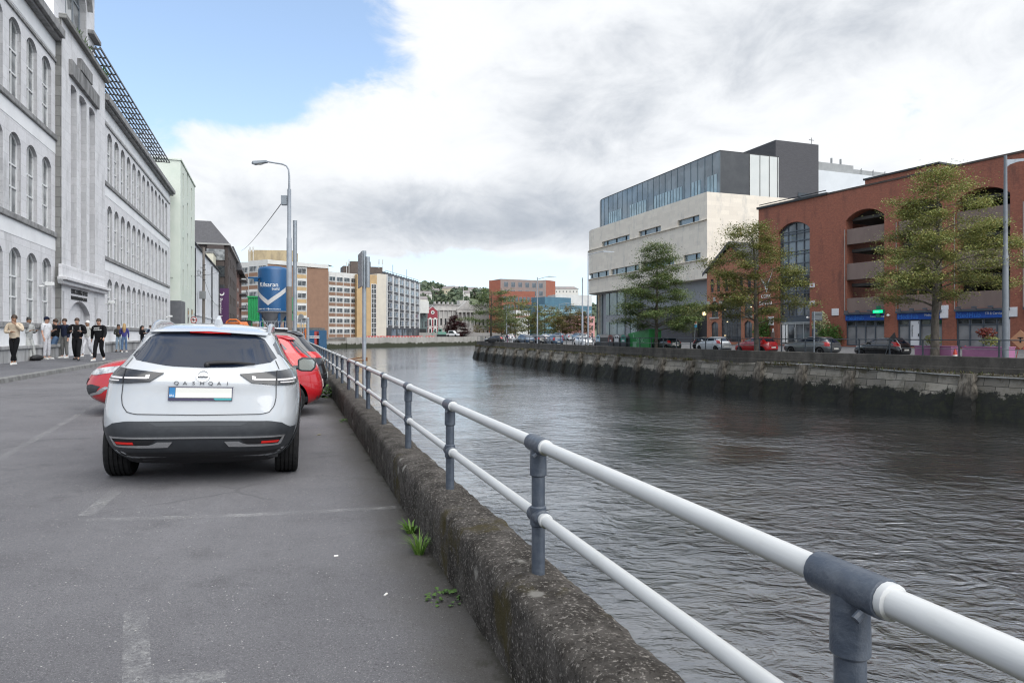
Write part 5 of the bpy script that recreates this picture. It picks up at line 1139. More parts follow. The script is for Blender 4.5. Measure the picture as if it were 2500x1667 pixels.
class Shape:
    def __init__(s, T): s.T = T
    def at(s, z):
        T = s.T
        if z <= T[0][0]: return T[0][1:]
        for i in range(len(T) - 1):
            if z <= T[i + 1][0]:
                f = (z - T[i][0]) / (T[i + 1][0] - T[i][0]); P0, P1, P2, P3 = T[max(i - 1, 0)], T[i], T[i + 1], T[min(i + 2, len(T) - 1)]
                def cr(k):
                    m1 = (P2[k] - P0[k]) / max(1e-6, P2[0] - P0[0]); m2 = (P3[k] - P1[k]) / max(1e-6, P3[0] - P1[0]); h = P2[0] - P1[0]
                    return (2 * f ** 3 - 3 * f * f + 1) * P1[k] + (f ** 3 - 2 * f * f + f) * h * m1 + (-2 * f ** 3 + 3 * f * f) * P2[k] + (f ** 3 - f * f) * h * m2
                return [cr(k) for k in range(1, 6)]
        return T[-1][1:]
    def ring(s, z, n):
        W, yr, yf, nr, nf = s.at(z); yc = (yr + yf) / 2; L = (yf - yr) / 2; out = []
        for i in range(n):
            a = 2 * math.pi * i / n; c, q = math.cos(a), math.sin(a); ex = 2 / (nr if q < 0 else nf)
            out.append((W * math.copysign(abs(c) ** ex, c), yc + L * math.copysign(abs(q) ** ex, q), z))
        return out
    def side(s, sg):
        def f(y, z):
            W, yr, yf, nr, nf = s.at(z); yc = (yr + yf) / 2; L = (yf - yr) / 2; n = nr if y < yc else nf; t = min(1, abs(y - yc) / L)
            return Vector((sg * W * max(0, 1 - t ** n) ** (1 / n), y, z)), Vector((sg, 0, .25 if z > 1 else 0)).normalized()
        return f
    def end(s, rear):
        def f(x, z):
            W, yr, yf, nr, nf = s.at(z); yc = (yr + yf) / 2; L = (yf - yr) / 2; n = nr if rear else nf; t = min(1, abs(x) / W); d = L * max(0, 1 - t ** n) ** (1 / n)
            return Vector((x, yc - d if rear else yc + d, z)), Vector((x * .25, -1 if rear else 1, .3)).normalized()
        return f
def lerp_poly(P, n):
    P = [Vector(p) for p in P]; L = [0]
    for a, b2 in zip(P, P[1:]): L.append(L[-1] + (b2 - a).length)
    out = []
    for i in range(n + 1):
        t = L[-1] * i / n
        for k in range(len(P) - 1):
            if t <= L[k + 1] + 1e-9: out.append(P[k].lerp(P[k + 1], (t - L[k]) / max(1e-9, L[k + 1] - L[k]))); break
    return out
def patch(mb, fn, top, bot, nu=10, nv=5, off=.006, skirt=.03):
    A, B = lerp_poly(top, nu), lerp_poly(bot, nu); idx = len(mb.v); vs = []
    for j in range(nv + 1):
        for i in range(nu + 1):
            q = A[i].lerp(B[i], j / nv); p, nrm = fn(q.x, q.y); vs.append(p + nrm * off)
    fs = [(j * (nu + 1) + i, j * (nu + 1) + i + 1, (j + 1) * (nu + 1) + i + 1, (j + 1) * (nu + 1) + i) for j in range(nv) for i in range(nu)]
    rim = [i for i in range(nu + 1)] + [j * (nu + 1) + nu for j in range(1, nv + 1)] + [nv * (nu + 1) + i for i in range(nu - 1, -1, -1)] + [j * (nu + 1) for j in range(nv - 1, 0, -1)]
    n0 = len(vs)
    for r in rim:
        j, i = divmod(r, nu + 1); q = A[i].lerp(B[i], j / nv); p, nrm = fn(q.x, q.y); vs.append(p - nrm * skirt)
    for k in range(len(rim)): fs.append((rim[k], rim[(k + 1) % len(rim)], n0 + (k + 1) % len(rim), n0 + k))
    mb.add(vs, fs)
def band(mb, fn, pts, wd, off=.004, n=20):
    P = lerp_poly(pts, n); T, B = [], []
    for i, p in enumerate(P):
        d = (P[min(i + 1, n)] - P[max(i - 1, 0)]).normalized(); q = Vector((-d.y, d.x)) * wd / 2; T.append(p + q); B.append(p - q)
    vs = [];
    for p in T + B: a, nrm = fn(p.x, p.y); vs.append(a + nrm * off)
    mb.add(vs, [(i, i + 1, n + 2 + i, n + 1 + i) for i in range(n)])
def loft_body(sh, paint, root, axles, rw, well=.055, nz=44, nr=112):
    zs = [sh.T[0][0] + (sh.T[-1][0] - sh.T[0][0]) * (i / nz) for i in range(nz + 1)]; mb = MB(); vs = []
    for z in zs: vs += sh.ring(z, nr)
    k = len(zs); mb.add(vs, [(i * nr + j, i * nr + (j + 1) % nr, (i + 1) * nr + (j + 1) % nr, (i + 1) * nr + j) for i in range(k - 1) for j in range(nr)])
    W, yr, yf, _, _ = sh.at(zs[-1]); top = len(mb.v); bot = top + 1; mb.add([(0, (yr + yf) / 2, zs[-1] + .004), (0, 2, zs[0])], [])
    for j in range(nr): mb.f.append([(k - 1) * nr + j, (k - 1) * nr + (j + 1) % nr, top]); mb.f.append([(j + 1) % nr, j, bot]); mb.m += [0, 0]
    o = mb.build('body', paint, None); cut = MB()
    for y in axles:
        for sx in (-1, 1): cut.M = Matrix.Translation((sx * .78, y, rw)); cut.lathe([(rw + well, -.26), (rw + well, .26)], 40, 'x')
    c = cut.build('cutter', m_hole); bo = o.modifiers.new('arches', 'BOOLEAN'); bo.object = c; bo.operation = 'DIFFERENCE'; bo.solver = 'EXACT'; bo.material_mode = 'TRANSFER'
    dg = bpy.context.evaluated_depsgraph_get(); me = bpy.data.meshes.new_from_object(o.evaluated_get(dg)); o.modifiers.clear(); o.data = me; bpy.data.objects.remove(c)
    me.polygons.foreach_set('use_smooth', [True] * len(me.polygons)); me.set_sharp_from_angle(angle=rad(38)); o.parent = root; return o
def wheel(root, x, y, rw, wt, spokes=10, tread=True):
    sg = 1 if x > 0 else -1; mb = MB(); h = wt / 2
    prof = [(rw * .66, -h * .85), (rw * .8, -h), (rw * .93, -h * .98), (rw * .985, -h * .82)]
    if tread:
        for g in (-.5, -.17, .17, .5): prof += [(rw, h * (g - .055)), (rw - .012, h * (g - .045)), (rw - .012, h * (g + .045)), (rw, h * (g + .055))]
    else: prof += [(rw, -.5 * h), (rw, .5 * h)]
    prof += [(rw * .985, h * .82), (rw * .93, h * .98), (rw * .8, h), (rw * .66, h * .85)]
    mb.lathe(prof, 48, 'x'); t = mb.build('wheel', m_tyre, root, smooth=30, loc=(x, y, rw))
    mb = MB(); mb.lathe([(rw * .1, sg * h * .5), (rw * .6, sg * h * .55), (rw * .665, sg * h * .9), (rw * .665, -sg * h * .8)], 32, 'x')
    rm = mb.build('rim', m_hole, t, smooth=30); mb = MB()
    for i in range(spokes):
        a = 2 * math.pi * i / spokes; mb.M = Matrix.Rotation(a, 4, 'X'); x0 = sg * h * .62
        mb.add([(x0, -.018, rw * .08), (x0, .018, rw * .08), (x0 + sg * .02, .03, rw * .64), (x0 + sg * .02, -.03, rw * .64), (x0 - sg * .03, -.018, rw * .08), (x0 - sg * .03, .018, rw * .08), (x0 - sg * .03, .03, rw * .64), (x0 - sg * .03, -.03, rw * .64)], [(0, 1, 2, 3), (0, 3, 7, 4), (1, 2, 6, 5), (3, 2, 6, 7)])
    mb.M = Matrix(); mb.lathe([(rw * .6, sg * h * .75), (rw * .665, sg * h * .92), (rw * .665, sg * h * .7), (rw * .61, sg * h * .6)], 32, 'x'); mb.lathe([(rw * .13, sg * h * .4), (rw * .1, sg * h * .75)], 16, 'x')
    mb.build('spokes', m_alloy, t, smooth=30); return t
def side_windows(sh, root, panes, sg):
    for k, (top, bot) in enumerate(panes): mb = MB(); patch(mb, sh.side(sg), top, bot, 8, 5, .005, .02); mb.build('side_window', m_cwin, root, smooth=50)

# ---------------- white SUV seen from behind
sv = empty('white_suv', RW(-.845, 6.95, road_z(-.845) - .005), PHI, 'white family SUV parked with its rear to the camera, dark rear window and black bumper', 'car')
sv.rotation_euler = (0, rad(1.95), PHI)
S = Shape(SUV); m_wp = carpaint('pearl_white', (.43, .45, .47), .22)
loft_body(S, m_wp, sv, (.82, 3.5), .345); rear = S.end(True)
for y in (.82, 3.5):
    for x in (-.785, .785): wheel(sv, x, y, .345, .235)
for sg in (-1, 1):
    side_windows(S, sv, (([(.62, 1.36), (.9, 1.43), (1.22, 1.455)], [(.55, 1.27), (.9, 1.15), (1.22, 1.125)]), ([(1.3, 1.455), (1.95, 1.45)], [(1.3, 1.12), (1.95, 1.1)]), ([(2.03, 1.45), (2.36, 1.43), (2.86, 1.22)], [(2.03, 1.1), (2.5, 1.09), (3.0, 1.1)])), sg)
    mb = MB()
    for y in (1.26, 1.99): band(mb, S.side(sg), [(y, 1.45), (y, 1.1)], .06, .006)
    mb.build('door_pillar', m_gap, sv)
    mb = MB(); ctr = [(-.2 + .0, 0)]; pts = []
    for i in range(15): a = rad(-12 + 204 * i / 14); pts.append((.82 + .43 * math.cos(a), .345 + .43 * math.sin(a)))
    band(mb, S.side(sg), pts, .075, .012, 28); mb.build('arch_cladding', m_clad, sv)
    mb = MB(); pts = [(3.5 + .43 * math.cos(rad(-12 + 204 * i / 14)), .345 + .43 * math.sin(rad(-12 + 204 * i / 14))) for i in range(15)]; band(mb, S.side(sg), pts, .075, .012, 28); band(mb, S.side(sg), [(1.2, .34), (3.1, .34)], .16, .012, 20); mb.build('sill_cladding', m_clad, sv)
    mb = MB(); mb.tube([(sg * .56, .78, 1.46), (sg * .56, .9, 1.525), (sg * .565, 1.15, 1.558), (sg * .57, 1.8, 1.565), (sg * .56, 2.4, 1.51), (sg * .56, 2.5, 1.45)], [.02, .026, .026, .024, .022, .018], 10); mb.build('roof_rail', m_chrome, sv, smooth=50)
    # mirror
    mb = MB(); mb.M = Matrix.Translation((sg * 1.0, 2.78, 1.07)); 
    prof = [(-.115, -.075), (-.07, -.095), (.07, -.095), (.12, -.04), (.125, .05), (.085, .09), (-.06, .095), (-.12, .06)]
    for k in range(1): mb.prismxz([(p[0] * sg, p[1]) for p in prof], .0, .1)
    mb.M = Matrix(); mb.tube([(sg * .8, 2.8, 1.02), (sg * .92, 2.81, 1.03)], .03, 8); mr = mb.build('wing_mirror', m_clad, sv, bev=.022)
    mb = MB(); mb.M = Matrix.Translation((sg * 1.0, 2.774, 1.07)); mb.prismxz([(p[0] * sg * .82, p[1] * .8) for p in prof], 0, .004); mb.build('mirror_glass', mat('mirror_glass', (.55, .6, .58), None, .05, metal=.9), mr)
# rear window with wiper, spoiler lamp, interior glimpse
mb = MB(); patch(mb, rear, [(-.53, 1.405), (-.45, 1.447), (0, 1.46), (.45, 1.447), (.53, 1.405)], [(-.655, 1.225), (-.6, 1.185), (-.3, 1.138), (0, 1.128), (.3, 1.138), (.6, 1.185), (.655, 1.225)], 20, 8, .008, .02); rwn = mb.build('rear_window', m_cwin, sv, smooth=60)
mb = MB(); patch(mb, rear, [(-.56, 1.475), (0, 1.497), (.56, 1.475)], [(-.54, 1.44), (0, 1.462), (.54, 1.44)], 16, 3, .05, .08); mb.build('spoiler', m_wp, sv, smooth=50)
mb = MB(); patch(mb, rear, [(-.19, 1.463), (.22, 1.463)], [(-.17, 1.448), (.2, 1.448)], 8, 1, .04, .02); mb.build('brake_light', m_rlamp, sv)
mb = MB(); P = [rear(x, z)[0] + Vector((0, -.03, .008)) for x, z in ((.03, 1.16), (.12, 1.168), (.3, 1.172), (.46, 1.165))]; mb.tube(P, [.017, .02, .013, .006], 8); p = rear(.03, 1.155)[0]; mb.ball((p.x, p.y - .02, p.z), .028, 6); mb.build('rear_wiper', m_gap, sv, smooth=50)
for sx in (-1, 1):
    def rr_(x, z, sx=sx): return rear(sx * x, z)
    mb = MB(); patch(mb, rr_, [(.33, 1.072), (.62, 1.1), (.8, 1.115), (.845, 1.09), (.868, 1.0)], [(.44, .99), (.62, .975), (.8, .967), (.84, .967), (.868, .972)], 16, 6, .016, .02); lm = mb.build('tail_light', m_smoke, sv, smooth=50)
    mb = MB(); patch(mb, rr_, [(.47, 1.03), (.64, 1.028), (.655, 1.028)], [(.46, 1.015), (.64, 1.013), (.655, 1.013)], 8, 1, .021, .008); patch(mb, rr_, [(.672, 1.028), (.845, 1.03)], [(.672, 1.013), (.845, 1.012)], 6, 1, .021, .008); patch(mb, rr_, [(.44, 1.055), (.475, 1.05)], [(.445, 1.018), (.475, 1.016)], 3, 2, .021, .008); patch(mb, rr_, [(.7, 1.0), (.83, .998)], [(.7, .99), (.83, .988)], 5, 1, .021, .008); mb.build('light_guide', mat('light_guide', (.62, .6, .6), None, .15), lm)
    mb = MB(); band(mb, rr_, [(.664, 1.108), (.664, .965)], .007, .022, 6); mb.build('lamp_gap', m_gap, lm)
# tailgate seams and creases
mb = MB(); band(mb, rear, [(-.645, 1.2), (-.685, 1.12)], .006, .006, 8); band(mb, rear, [(-.665, .965), (-.668, .85), (-.655, .775), (-.61, .715), (-.54, .698), (0, .69), (.54, .698), (.61, .715), (.655, .775), (.668, .85), (.665, .965)], .007, .006, 60); band(mb, rear, [(.645, 1.2), (.685, 1.12)], .006, .006, 8); mb.build('tailgate_gap', m_gap, sv)
mb = MB(); 
for sx in (-1, 1): patch(mb, lambda x, z, sx=sx: rear(sx * x, z), [(.285, .955), (.53, .778)], [(.275, .935), (.555, .768)], 10, 2, -.004, .0)
patch(mb, rear, [(-.285, .957), (.285, .957)], [(-.28, .945), (.28, .945)], 8, 1, .003, .004); mb.build('plate_recess', mat('recess_shadow_trim', (.3, .31, .325), None, .4), sv)
mb = MB(); patch(mb, rear, [(-.275, .945), (.275, .945)], [(-.275, .822), (.275, .822)], 8, 3, .016, .02); pl_ = mb.build('plate_holder', mat('plate_frame', (.025, .02, .06), None, .4), sv)
mb = MB(); patch(mb, rear, [(-.215, .937), (.268, .937)], [(-.215, .846), (.268, .846)], 8, 2, .019, .004); mb.build('number_plate', m_plate_w, pl_)
mb = MB(); patch(mb, rear, [(-.268, .937), (-.218, .937)], [(-.268, .846), (-.218, .846)], 3, 2, .0195, .004); mb.build('country_band', mat('plate_blue', (.02, .16, .36), None, .4), pl_)
mb = MB(); patch(mb, rear, [(.11, .842), (.268, .842)], [(.125, .826), (.268, .826)], 4, 1, .0185, .002); mb.build('dealer_strip', mat('teal_strip', (.03, .3, .32), None, .4), pl_)
def rtext(s, size, m, x, z, off, par, name='lettering', sx=1.0, al='CENTER'):
    def bend(p): q, nrm = rear(x + p.x, z + p.y); return q + nrm * (off + p.z * .3)
    return text(s, size, m, par, None, .004, name, al, sx, bend)
rtext("IRL", .03, m_white, -.243, .854, .021, pl_, sx=1.1)
m_dklet = mat('dark_chrome', (.05, .052, .058), None, .3, metal=.6)
for i, ch in enumerate("QASHQAI"): rtext(ch, .045, m_dklet, -.215 + i * .0735, .968, .008, sv, 'badge_letter', 1.25)
mb = MB()
for r0, r1, f0, f1 in ((.048, .058, 0, 360),):
    P = [(r0 * math.cos(rad(a)), r0 * math.sin(rad(a))) for a in range(0, 361, 15)]; Qp = [(r1 * math.cos(rad(a)), r1 * math.sin(rad(a))) for a in range(0, 361, 15)]
    for i in range(24):
        vs = []
        for p in (P[i], P[i + 1], Qp[i + 1], Qp[i]): q, nrm = rear(.008 + p[0], 1.052 + p[1]); vs.append(q + nrm * .016)
        mb.add(vs, [(0, 1, 2, 3)])
patch(mb, rear, [(-.05, 1.06), (.066, 1.06)], [(-.05, 1.044), (.066, 1.044)], 4, 1, .019, .01); eb = mb.build('round_emblem', m_chrome, sv); rtext("NISSAN", .019, m_dklet, .008, 1.0455, .0235, eb, sx=1.0)
# bumper cladding
mb = MB(); patch(mb, rear, [(-.895, .555), (-.8, .56), (-.73, .61), (-.62, .632), (0, .636), (.62, .632), (.73, .61), (.8, .56), (.895, .555)], [(-.84, .36), (-.62, .335), (0, .33), (.62, .335), (.84, .36)], 40, 10, .014, .03); bm_ = mb.build('rear_bumper', m_clad, sv, smooth=40)
mb = MB(); patch(mb, rear, [(-.43, .622), (.43, .622)], [(-.36, .588), (.36, .588)], 10, 2, .016, .0); mb.build('bumper_recess', mat('recess_plastic', (.045, .05, .056), None, .6), bm_)
mb = MB(); patch(mb, rear, [(-.76, .484), (.76, .484)], [(-.74, .468), (.74, .468)], 30, 1, .03, .02)
for sx in (-1, 1):
    f_ = lambda x, z, sx=sx: rear(sx * x, z)
    patch(mb, f_, [(.76, .484), (.72, .39)], [(.735, .468), (.695, .403)], 6, 1, .028, .015); patch(mb, f_, [(.22, .437), (.35, .437), (.4, .405), (.72, .4)], [(.26, .383), (.38, .38), (.5, .38), (.7, .382)], 12, 2, .028, .015)
mb.build('silver_trim', m_chrome, bm_)
for sx in (-1, 1):
    f_ = lambda x, z, sx=sx: rear(sx * x, z)
    mb = MB(); patch(mb, f_, [(.55, .436), (.71, .436)], [(.545, .413), (.695, .413)], 6, 2, .024, .01); mb.build('reflector', m_refl, bm_)
    mb = MB(); patch(mb, f_, [(.36, .46), (.735, .463)], [(.42, .408), (.7, .404)], 8, 2, .018, .0); mb.build('lamp_pocket', m_gap, bm_)
mb = MB(); patch(mb, rear, [(-.85, .352), (0, .338), (.85, .352)], [(-.7, .205), (0, .2), (.7, .205)], 24, 3, .012, .02); mb.build('rear_valance', m_gap, bm_)
mb = MB(); mb.box(-.5, -.35, .25, .7, .235, .31); mb.box(.6, .7, .3, .6, .24, .3); mb.tube([(-.72, .82, .3), (.72, .82, .3)], .045, 8); mb.build('exhaust', m_gap, sv)
mb = MB(); mb.tube([(.03, 1.12, 1.56), (.03, 1.1, 1.6), (.03, 1.14, 1.64), (.03, 1.17, 1.645)], [.045, .035, .016, .006], 10); mb.build('roof_antenna', m_wp, sv, smooth=50)
mb = MB(); patch(mb, S.end(False), [(-.5, 1.46), (.5, 1.46)], [(-.68, 1.16), (.68, 1.16)], 12, 5, .006, .02); mb.build('windscreen', m_cwin, sv, smooth=60)

# ---------------- hatchbacks and estates: one builder, different tables
def car(name, label, loc, rz, T, paint, ax, rw, group=None, lampz=(.82, 1.12), estate=False, detail=True):
    e = empty(name, loc, rz, label, 'car', group); sh = Shape(T); W, yr, yf = sh.at(.7)[:3]
    loft_body(sh, paint, e, ax, rw, .05, 34, 80)
    for y in ax:
        for x in (-1, 1): wheel(e, x * (sh.at(.4)[0] - .1), y, rw, .2, 10, False)
    zb_, zt_ = next(r[0] for r in T if r[3] < yf * .8) + .02, T[-4][0]
    def yat(z, rear_): q = sh.at(z); return q[1] + .14 if rear_ else q[2] - .12
    ym = ax[0] + (ax[1] - ax[0]) * .52; yq = ax[0] + (.06 if not estate else -.05)
    for sg in (-1, 1):
        panes = [([(ym + .05, zt_), (yat(zt_, 0) - .05, zt_ - .01), (yat(zb_ + .1, 0) - .02, zb_ + .1)], [(ym + .05, zb_), (yat(zb_, 0) - .4, zb_ - .01), (yat(zb_, 0) - .12, zb_)]), ([(yq + .25, zt_ - .01), (ym - .04, zt_)], [(yq + .22, zb_ + .05), (ym - .04, zb_)])]
        panes.append(([(yat(zt_ - .03, 1) + .1, zt_ - .05), (yq + .18, zt_ - .02)], [(yq - .02 if not estate else yat(zb_ + .1, 1) + .1, zb_ + .14), (yq + .15, zb_ + .06)]))
        side_windows(sh, e, panes, sg)
        mb = MB(); band(mb, sh.side(sg), [(ym, zt_), (ym, zb_), (ym + .02, .3)], .012, .005, 14); band(mb, sh.side(sg), [(yat(zb_, 0) - .3, zb_), (yat(zb_, 0) - .18, .3)], .01, .005, 10); band(mb, sh.side(sg), [(yq + .25, zb_ + .05), (yq + .42, .55), (yq + .5, .3)], .01, .005, 10); mb.build('door_gap', m_gap, e)
        mb = MB(); f_ = lambda x, z, sg=sg: sh.end(False)(sg * x, z); hz = T[6][0]; w_ = sh.at(hz - .1)[0]
        patch(mb, f_, [(w_ * .62, hz - .13), (w_ * .8, hz - .08), (w_ * .955, hz - .03)], [(w_ * .6, hz - .21), (w_ * .78, hz - .22), (w_ * .96, hz - .14)], 10, 4, .012, .02); mb.build('headlight', m_hlamp, e, smooth=50)
        mb = MB(); f_ = lambda x, z, sg=sg: sh.end(True)(sg * x, z); z0, z1 = lampz
        patch(mb, f_, [(sh.at(z1)[0] * .78, z1), (sh.at(z1)[0] * .985, z1)], [(sh.at(z0)[0] * .72, z0), (sh.at(z0)[0] * .985, z0)], 6, 6, .012, .02); 
        patch(mb, sh.side(sg), [(sh.at(z1)[1] + .24, z1 - .02), (sh.at(z1)[1] + .1, z1)], [(sh.at(z0)[1] + .16, z0 + .02), (sh.at(z0)[1] + .05, z0)], 4, 6, .006, .01); mb.build('tail_light', m_rlamp, e, smooth=50)
        mb = MB(); y0 = yat(zb_, 0) - .3; x0 = sh.at(zb_)[0]; mb.M = Matrix.Translation((sg * (x0 + .14), y0, zb_ + .06)); mb.ball((0, 0, 0), .1, 6, (1.1, .6, .8)); mb.M = Matrix(); mb.tube([(sg * (x0 - .02), y0, zb_), (sg * (x0 + .1), y0, zb_ + .03)], .025, 6); mb.build('wing_mirror', paint, e, smooth=50)
        if detail:
            for yh in (yq + .62, ym + .2): mb = MB(); q, nrm = sh.side(sg)(yh, zb_ - .12); mb.box(q.x - .015, q.x + .015 , yh - .09, yh + .09, zb_ - .135, zb_ - .105); mb.build('door_handle', paint, e, bev=.008)
    mb = MB(); ztop, zbot = T[-4][0] + .0, T[8][0] + .02; a, b2 = sh.at(ztop)[0] * .86, sh.at(zbot)[0] * .86
    patch(mb, sh.end(True), [(-a, ztop), (a, ztop)], [(-b2, zbot), (b2, zbot)], 12, 5, .006, .02); mb.build('rear_window', m_cwin, e, smooth=60)
    mb = MB(); patch(mb, sh.end(False), [(-a, ztop), (a, ztop)], [(-b2, zbot + .0), (b2, zbot + .0)], 12, 5, .006, .02); mb.build('windscreen', m_cwin, e, smooth=60)
    mb = MB(); patch(mb, sh.end(True), [(-.26, .62), (.26, .62)], [(-.26, .51), (.26, .51)], 4, 1, .012, .01); mb.build('number_plate', m_plate_w, e); mb = MB(); patch(mb, sh.end(False), [(-.26, .5), (.26, .5)], [(-.26, .39), (.26, .39)], 4, 1, .03, .03); mb.build('number_plate', m_plate_w, e)
    mb = MB(); patch(mb, sh.end(False), [(-.55, .62), (.55, .62)], [(-.5, .52), (.5, .52)], 8, 2, .01, .02); patch(mb, sh.end(False), [(-.6, .4), (.6, .4)], [(-.55, .28), (.55, .28)], 8, 2, .008, .02); mb.build('grille', m_clad, e)
    mb = MB(); patch(mb, sh.end(True), [(-a * 1.08, T[-3][0] + .004), (a * 1.08, T[-3][0] + .004)], [(-a * 1.06, ztop + .005), (a * 1.06, ztop + .005)], 10, 2, .05, .08); mb.build('spoiler', paint, e, smooth=50)
    mb = MB(); patch(mb, sh.end(True), [(-W * .9, .36), (W * .9, .36)], [(-W * .85, .26), (W * .85, .26)], 12, 2, .008, .02); mb.build('rear_valance', m_clad, e)
    return e
m_redp = carpaint('bright_red', (.42, .012, .018), .25)
RHATCH = [(z, W, a * .97, b2 * .97, q1, q2) for z, W, a, b2, q1, q2 in HATCH]
rc = car('red_hatchback', 'bright red hatchback parked across the street behind the white SUV', RW(.54, 13.52, road_z(.0) - .012), PHI + rad(88.5), RHATCH, m_redp, (.61, 3.04), .305, lampz=(.84, 1.13))
rc.rotation_euler = (rad(1.9), 0, PHI + rad(88.5))
mb = MB(); mb.tube([(0, .95, 1.47), (0, .78, 1.72)], [.006, .003], 5); mb.build('aerial', m_gap, rc)
for sx in (-1, 1):
    mb = MB(); f_ = lambda x, z, sx=sx: Shape(RHATCH).end(False)(sx * x, z); patch(mb, f_, [(.56, .5), (.66, .53), (.74, .5)], [(.54, .35), (.62, .34), (.7, .37)], 8, 3, .01, .02); fg = mb.build('fog_lamp_recess', m_clad, rc)
    mb = MB(); patch(mb, f_, [(.6, .35), (.72, .4), (.77, .5)], [(.6, .325), (.735, .375), (.785, .48)], 8, 1, .018, .01); mb.build('silver_trim', m_chrome, fg)
bk = car('black_hatchback', 'black hatchback beyond the red hatchback, mostly hidden, its pale roof edge showing', RW(.72, 15.75, road_z(.0) - .01), PHI + rad(90), HATCH, carpaint('black_paint', (.012, .013, .015), .2), (.62, 3.13), .305, lampz=(.92, 1.04))
bk.rotation_euler = (rad(1.9), 0, PHI + rad(90)); bk.scale = (1, 1.0, 1.06)
mb = MB(); mb.box(-.5, .5, .85, 2.3, 1.46, 1.5); mb.build('roof_panel', m_wp, bk, bev=.03)
# ---------------- cars along the far quay
def qcar(u, land, lift=0.0): p, d = qpoint(u, land); return Vector((p.x, p.y, -.18 + .1 * (land - 2) / 4 + lift)), math.atan2(d.y, d.x) - math.pi / 2
G1 = 'cars parked along the far quay'
def scaled(T, sy, sz, sw=1): return [(z * sz, W * sw, a * sy, b2 * sy, n1_, n2_) for z, W, a, b2, n1_, n2_ in T]
m_sil = carpaint('silver_paint', (.5, .54, .57), .28, .3); m_gre = carpaint('dark_grey_paint', (.11, .12, .125), .3, .3); m_blk = carpaint('black_paint', (.012, .013, .015)); m_blu = carpaint('dark_blue_paint', (.03, .07, .13)); m_whp = carpaint('plain_white_paint', (.7, .71, .72)); m_lbl = carpaint('pale_blue_paint', (.14, .24, .33))
qc = []
def qc_add(name, label, u, land, T, paint, ax, rw, estate=False, flip=False):
    loc, a = qcar(u, land); e = car(name, label, loc, a + (math.pi if flip else 0), T, paint, ax, rw, G1, lampz=(T[5][0], T[9][0]), estate=estate, detail=False); qc.append(e); return e
qc_add('parked_car', 'silver blue hatchback with red tail lights parked in front of the gabled brick house', 1774, 2.6, HATCH, m_sil, (.62, 3.13), .3)
qc_add('parked_car', 'red hatchback behind the tree trunk beside the silver blue hatchback', 1889, 2.6, HATCH, m_redp, (.62, 3.13), .3)
qc_add('parked_car', 'dark grey estate SUV parked in front of the glazed entrance', 2042, 2.7, scaled(SUV, 1.04, .97), m_gre, (.85, 3.6), .34, True)
qc_add('parked_car', 'black hatchback with bright red tail light below the first blue shop sign', 2214, 2.8, scaled(HATCH, .95, .99), m_blk, (.6, 3.0), .3)
qc_add('parked_car', 'dark green saloon parked just right of the first slim tree trunk', 1652, 2.5, scaled(HATCH, 1.1, .93), carpaint('dark_green_paint', (.01, .025, .02)), (.7, 3.45), .3, flip=False)
qc_add('parked_car', 'black saloon nose-on just left of the silver blue hatchback', 1702, 4.4, scaled(HATCH, 1.1, .93), m_blk, (.7, 3.45), .3, flip=True)
qc_add('parked_car', 'silver car half hidden behind the green container', 1612, 5.5, HATCH, m_sil, (.62, 3.13), .3)
qc_add('parked_car', 'white hatchback beside the two tall lamp posts at the quay', 1412, 2.6, HATCH, m_whp, (.62, 3.13), .3, flip=True)
qc_add('parked_car', 'dark blue people carrier with pale glass behind the far quay railing', 1365, 3.0, scaled(SUV, 1.0, 1.08), m_blu, (.85, 3.5), .33, True)
qc_add('parked_car', 'dark grey car left of the blue recycling bank', 1462, 2.9, HATCH, m_gre, (.62, 3.13), .3, flip=True)
# the car park beyond: farther cars copied from these
R2 = random.Random(5); rowspec = [(1232, 130, 'black', 'black hatchback with its boot open where two people stand'), (1272, 122, 'blue', 'dark blue SUV with pale roof bars just right of the two people'), (1296, 124, 'silver', 'silver car left of the slim grey lamp post'), (1306, 121, 'dark', 'dark car at the foot of the slim grey lamp post'), (1326, 119, 'black', 'black car right of the slim grey lamp post'), (1338, 121, 'white', 'white car nose to the railing, right of the lamp post'), (1346, 124, 'red', 'dark red car half hidden behind the railing posts'), (1336, 150, 'white', 'small white car in the rear row of the car park'), (1352, 146, 'silver', 'small silver car in the rear row of the car park'), (1380, 142, 'lblue', 'pale blue car in the rear row behind the dark blue people carrier'), (1398, 140, 'white', 'white van-like car in the rear row left of the lamp posts'), (1422, 138, 'lblue', 'blue grey car in the rear row behind the white hatchback'), (1444, 136, 'silver', 'silver car in the rear row behind the tall lamp posts'), (1286, 158, 'silver', 'tiny silver car far back in the car park'), (1250, 160, 'white', 'tiny white car far back near the small trees'), (1320, 164, 'dark', 'tiny dark car far back near the orange trees')]
pm_ = {'black': m_blk, 'blue': m_blu, 'silver': m_sil, 'dark': m_gre, 'white': m_whp, 'red': m_redp, 'lblue': m_lbl}
for i, (u, Y, cname, label) in enumerate(rowspec):
    src = qc[8] if cname in ('blue', 'lblue') else qc[i % 2]; o = copy_tree(src); p = uY(u, Y); o.location = (p.x, p.y, -.1 if Y < 135 else .15)
    o.rotation_euler = (0, 0, rad(20) + R2.choice((0, math.pi)) + rad(R2.uniform(-6, 6)) if i % 3 else rad(R2.uniform(60, 80))); o['label'] = label; o['group'] = 'cars in the quayside car park'
    for c in tree_of(o):
        for sl in c.material_slots:
            if sl.material in (m_sil, m_redp, m_blu): sl.link = 'OBJECT'; sl.material = pm_[cname]
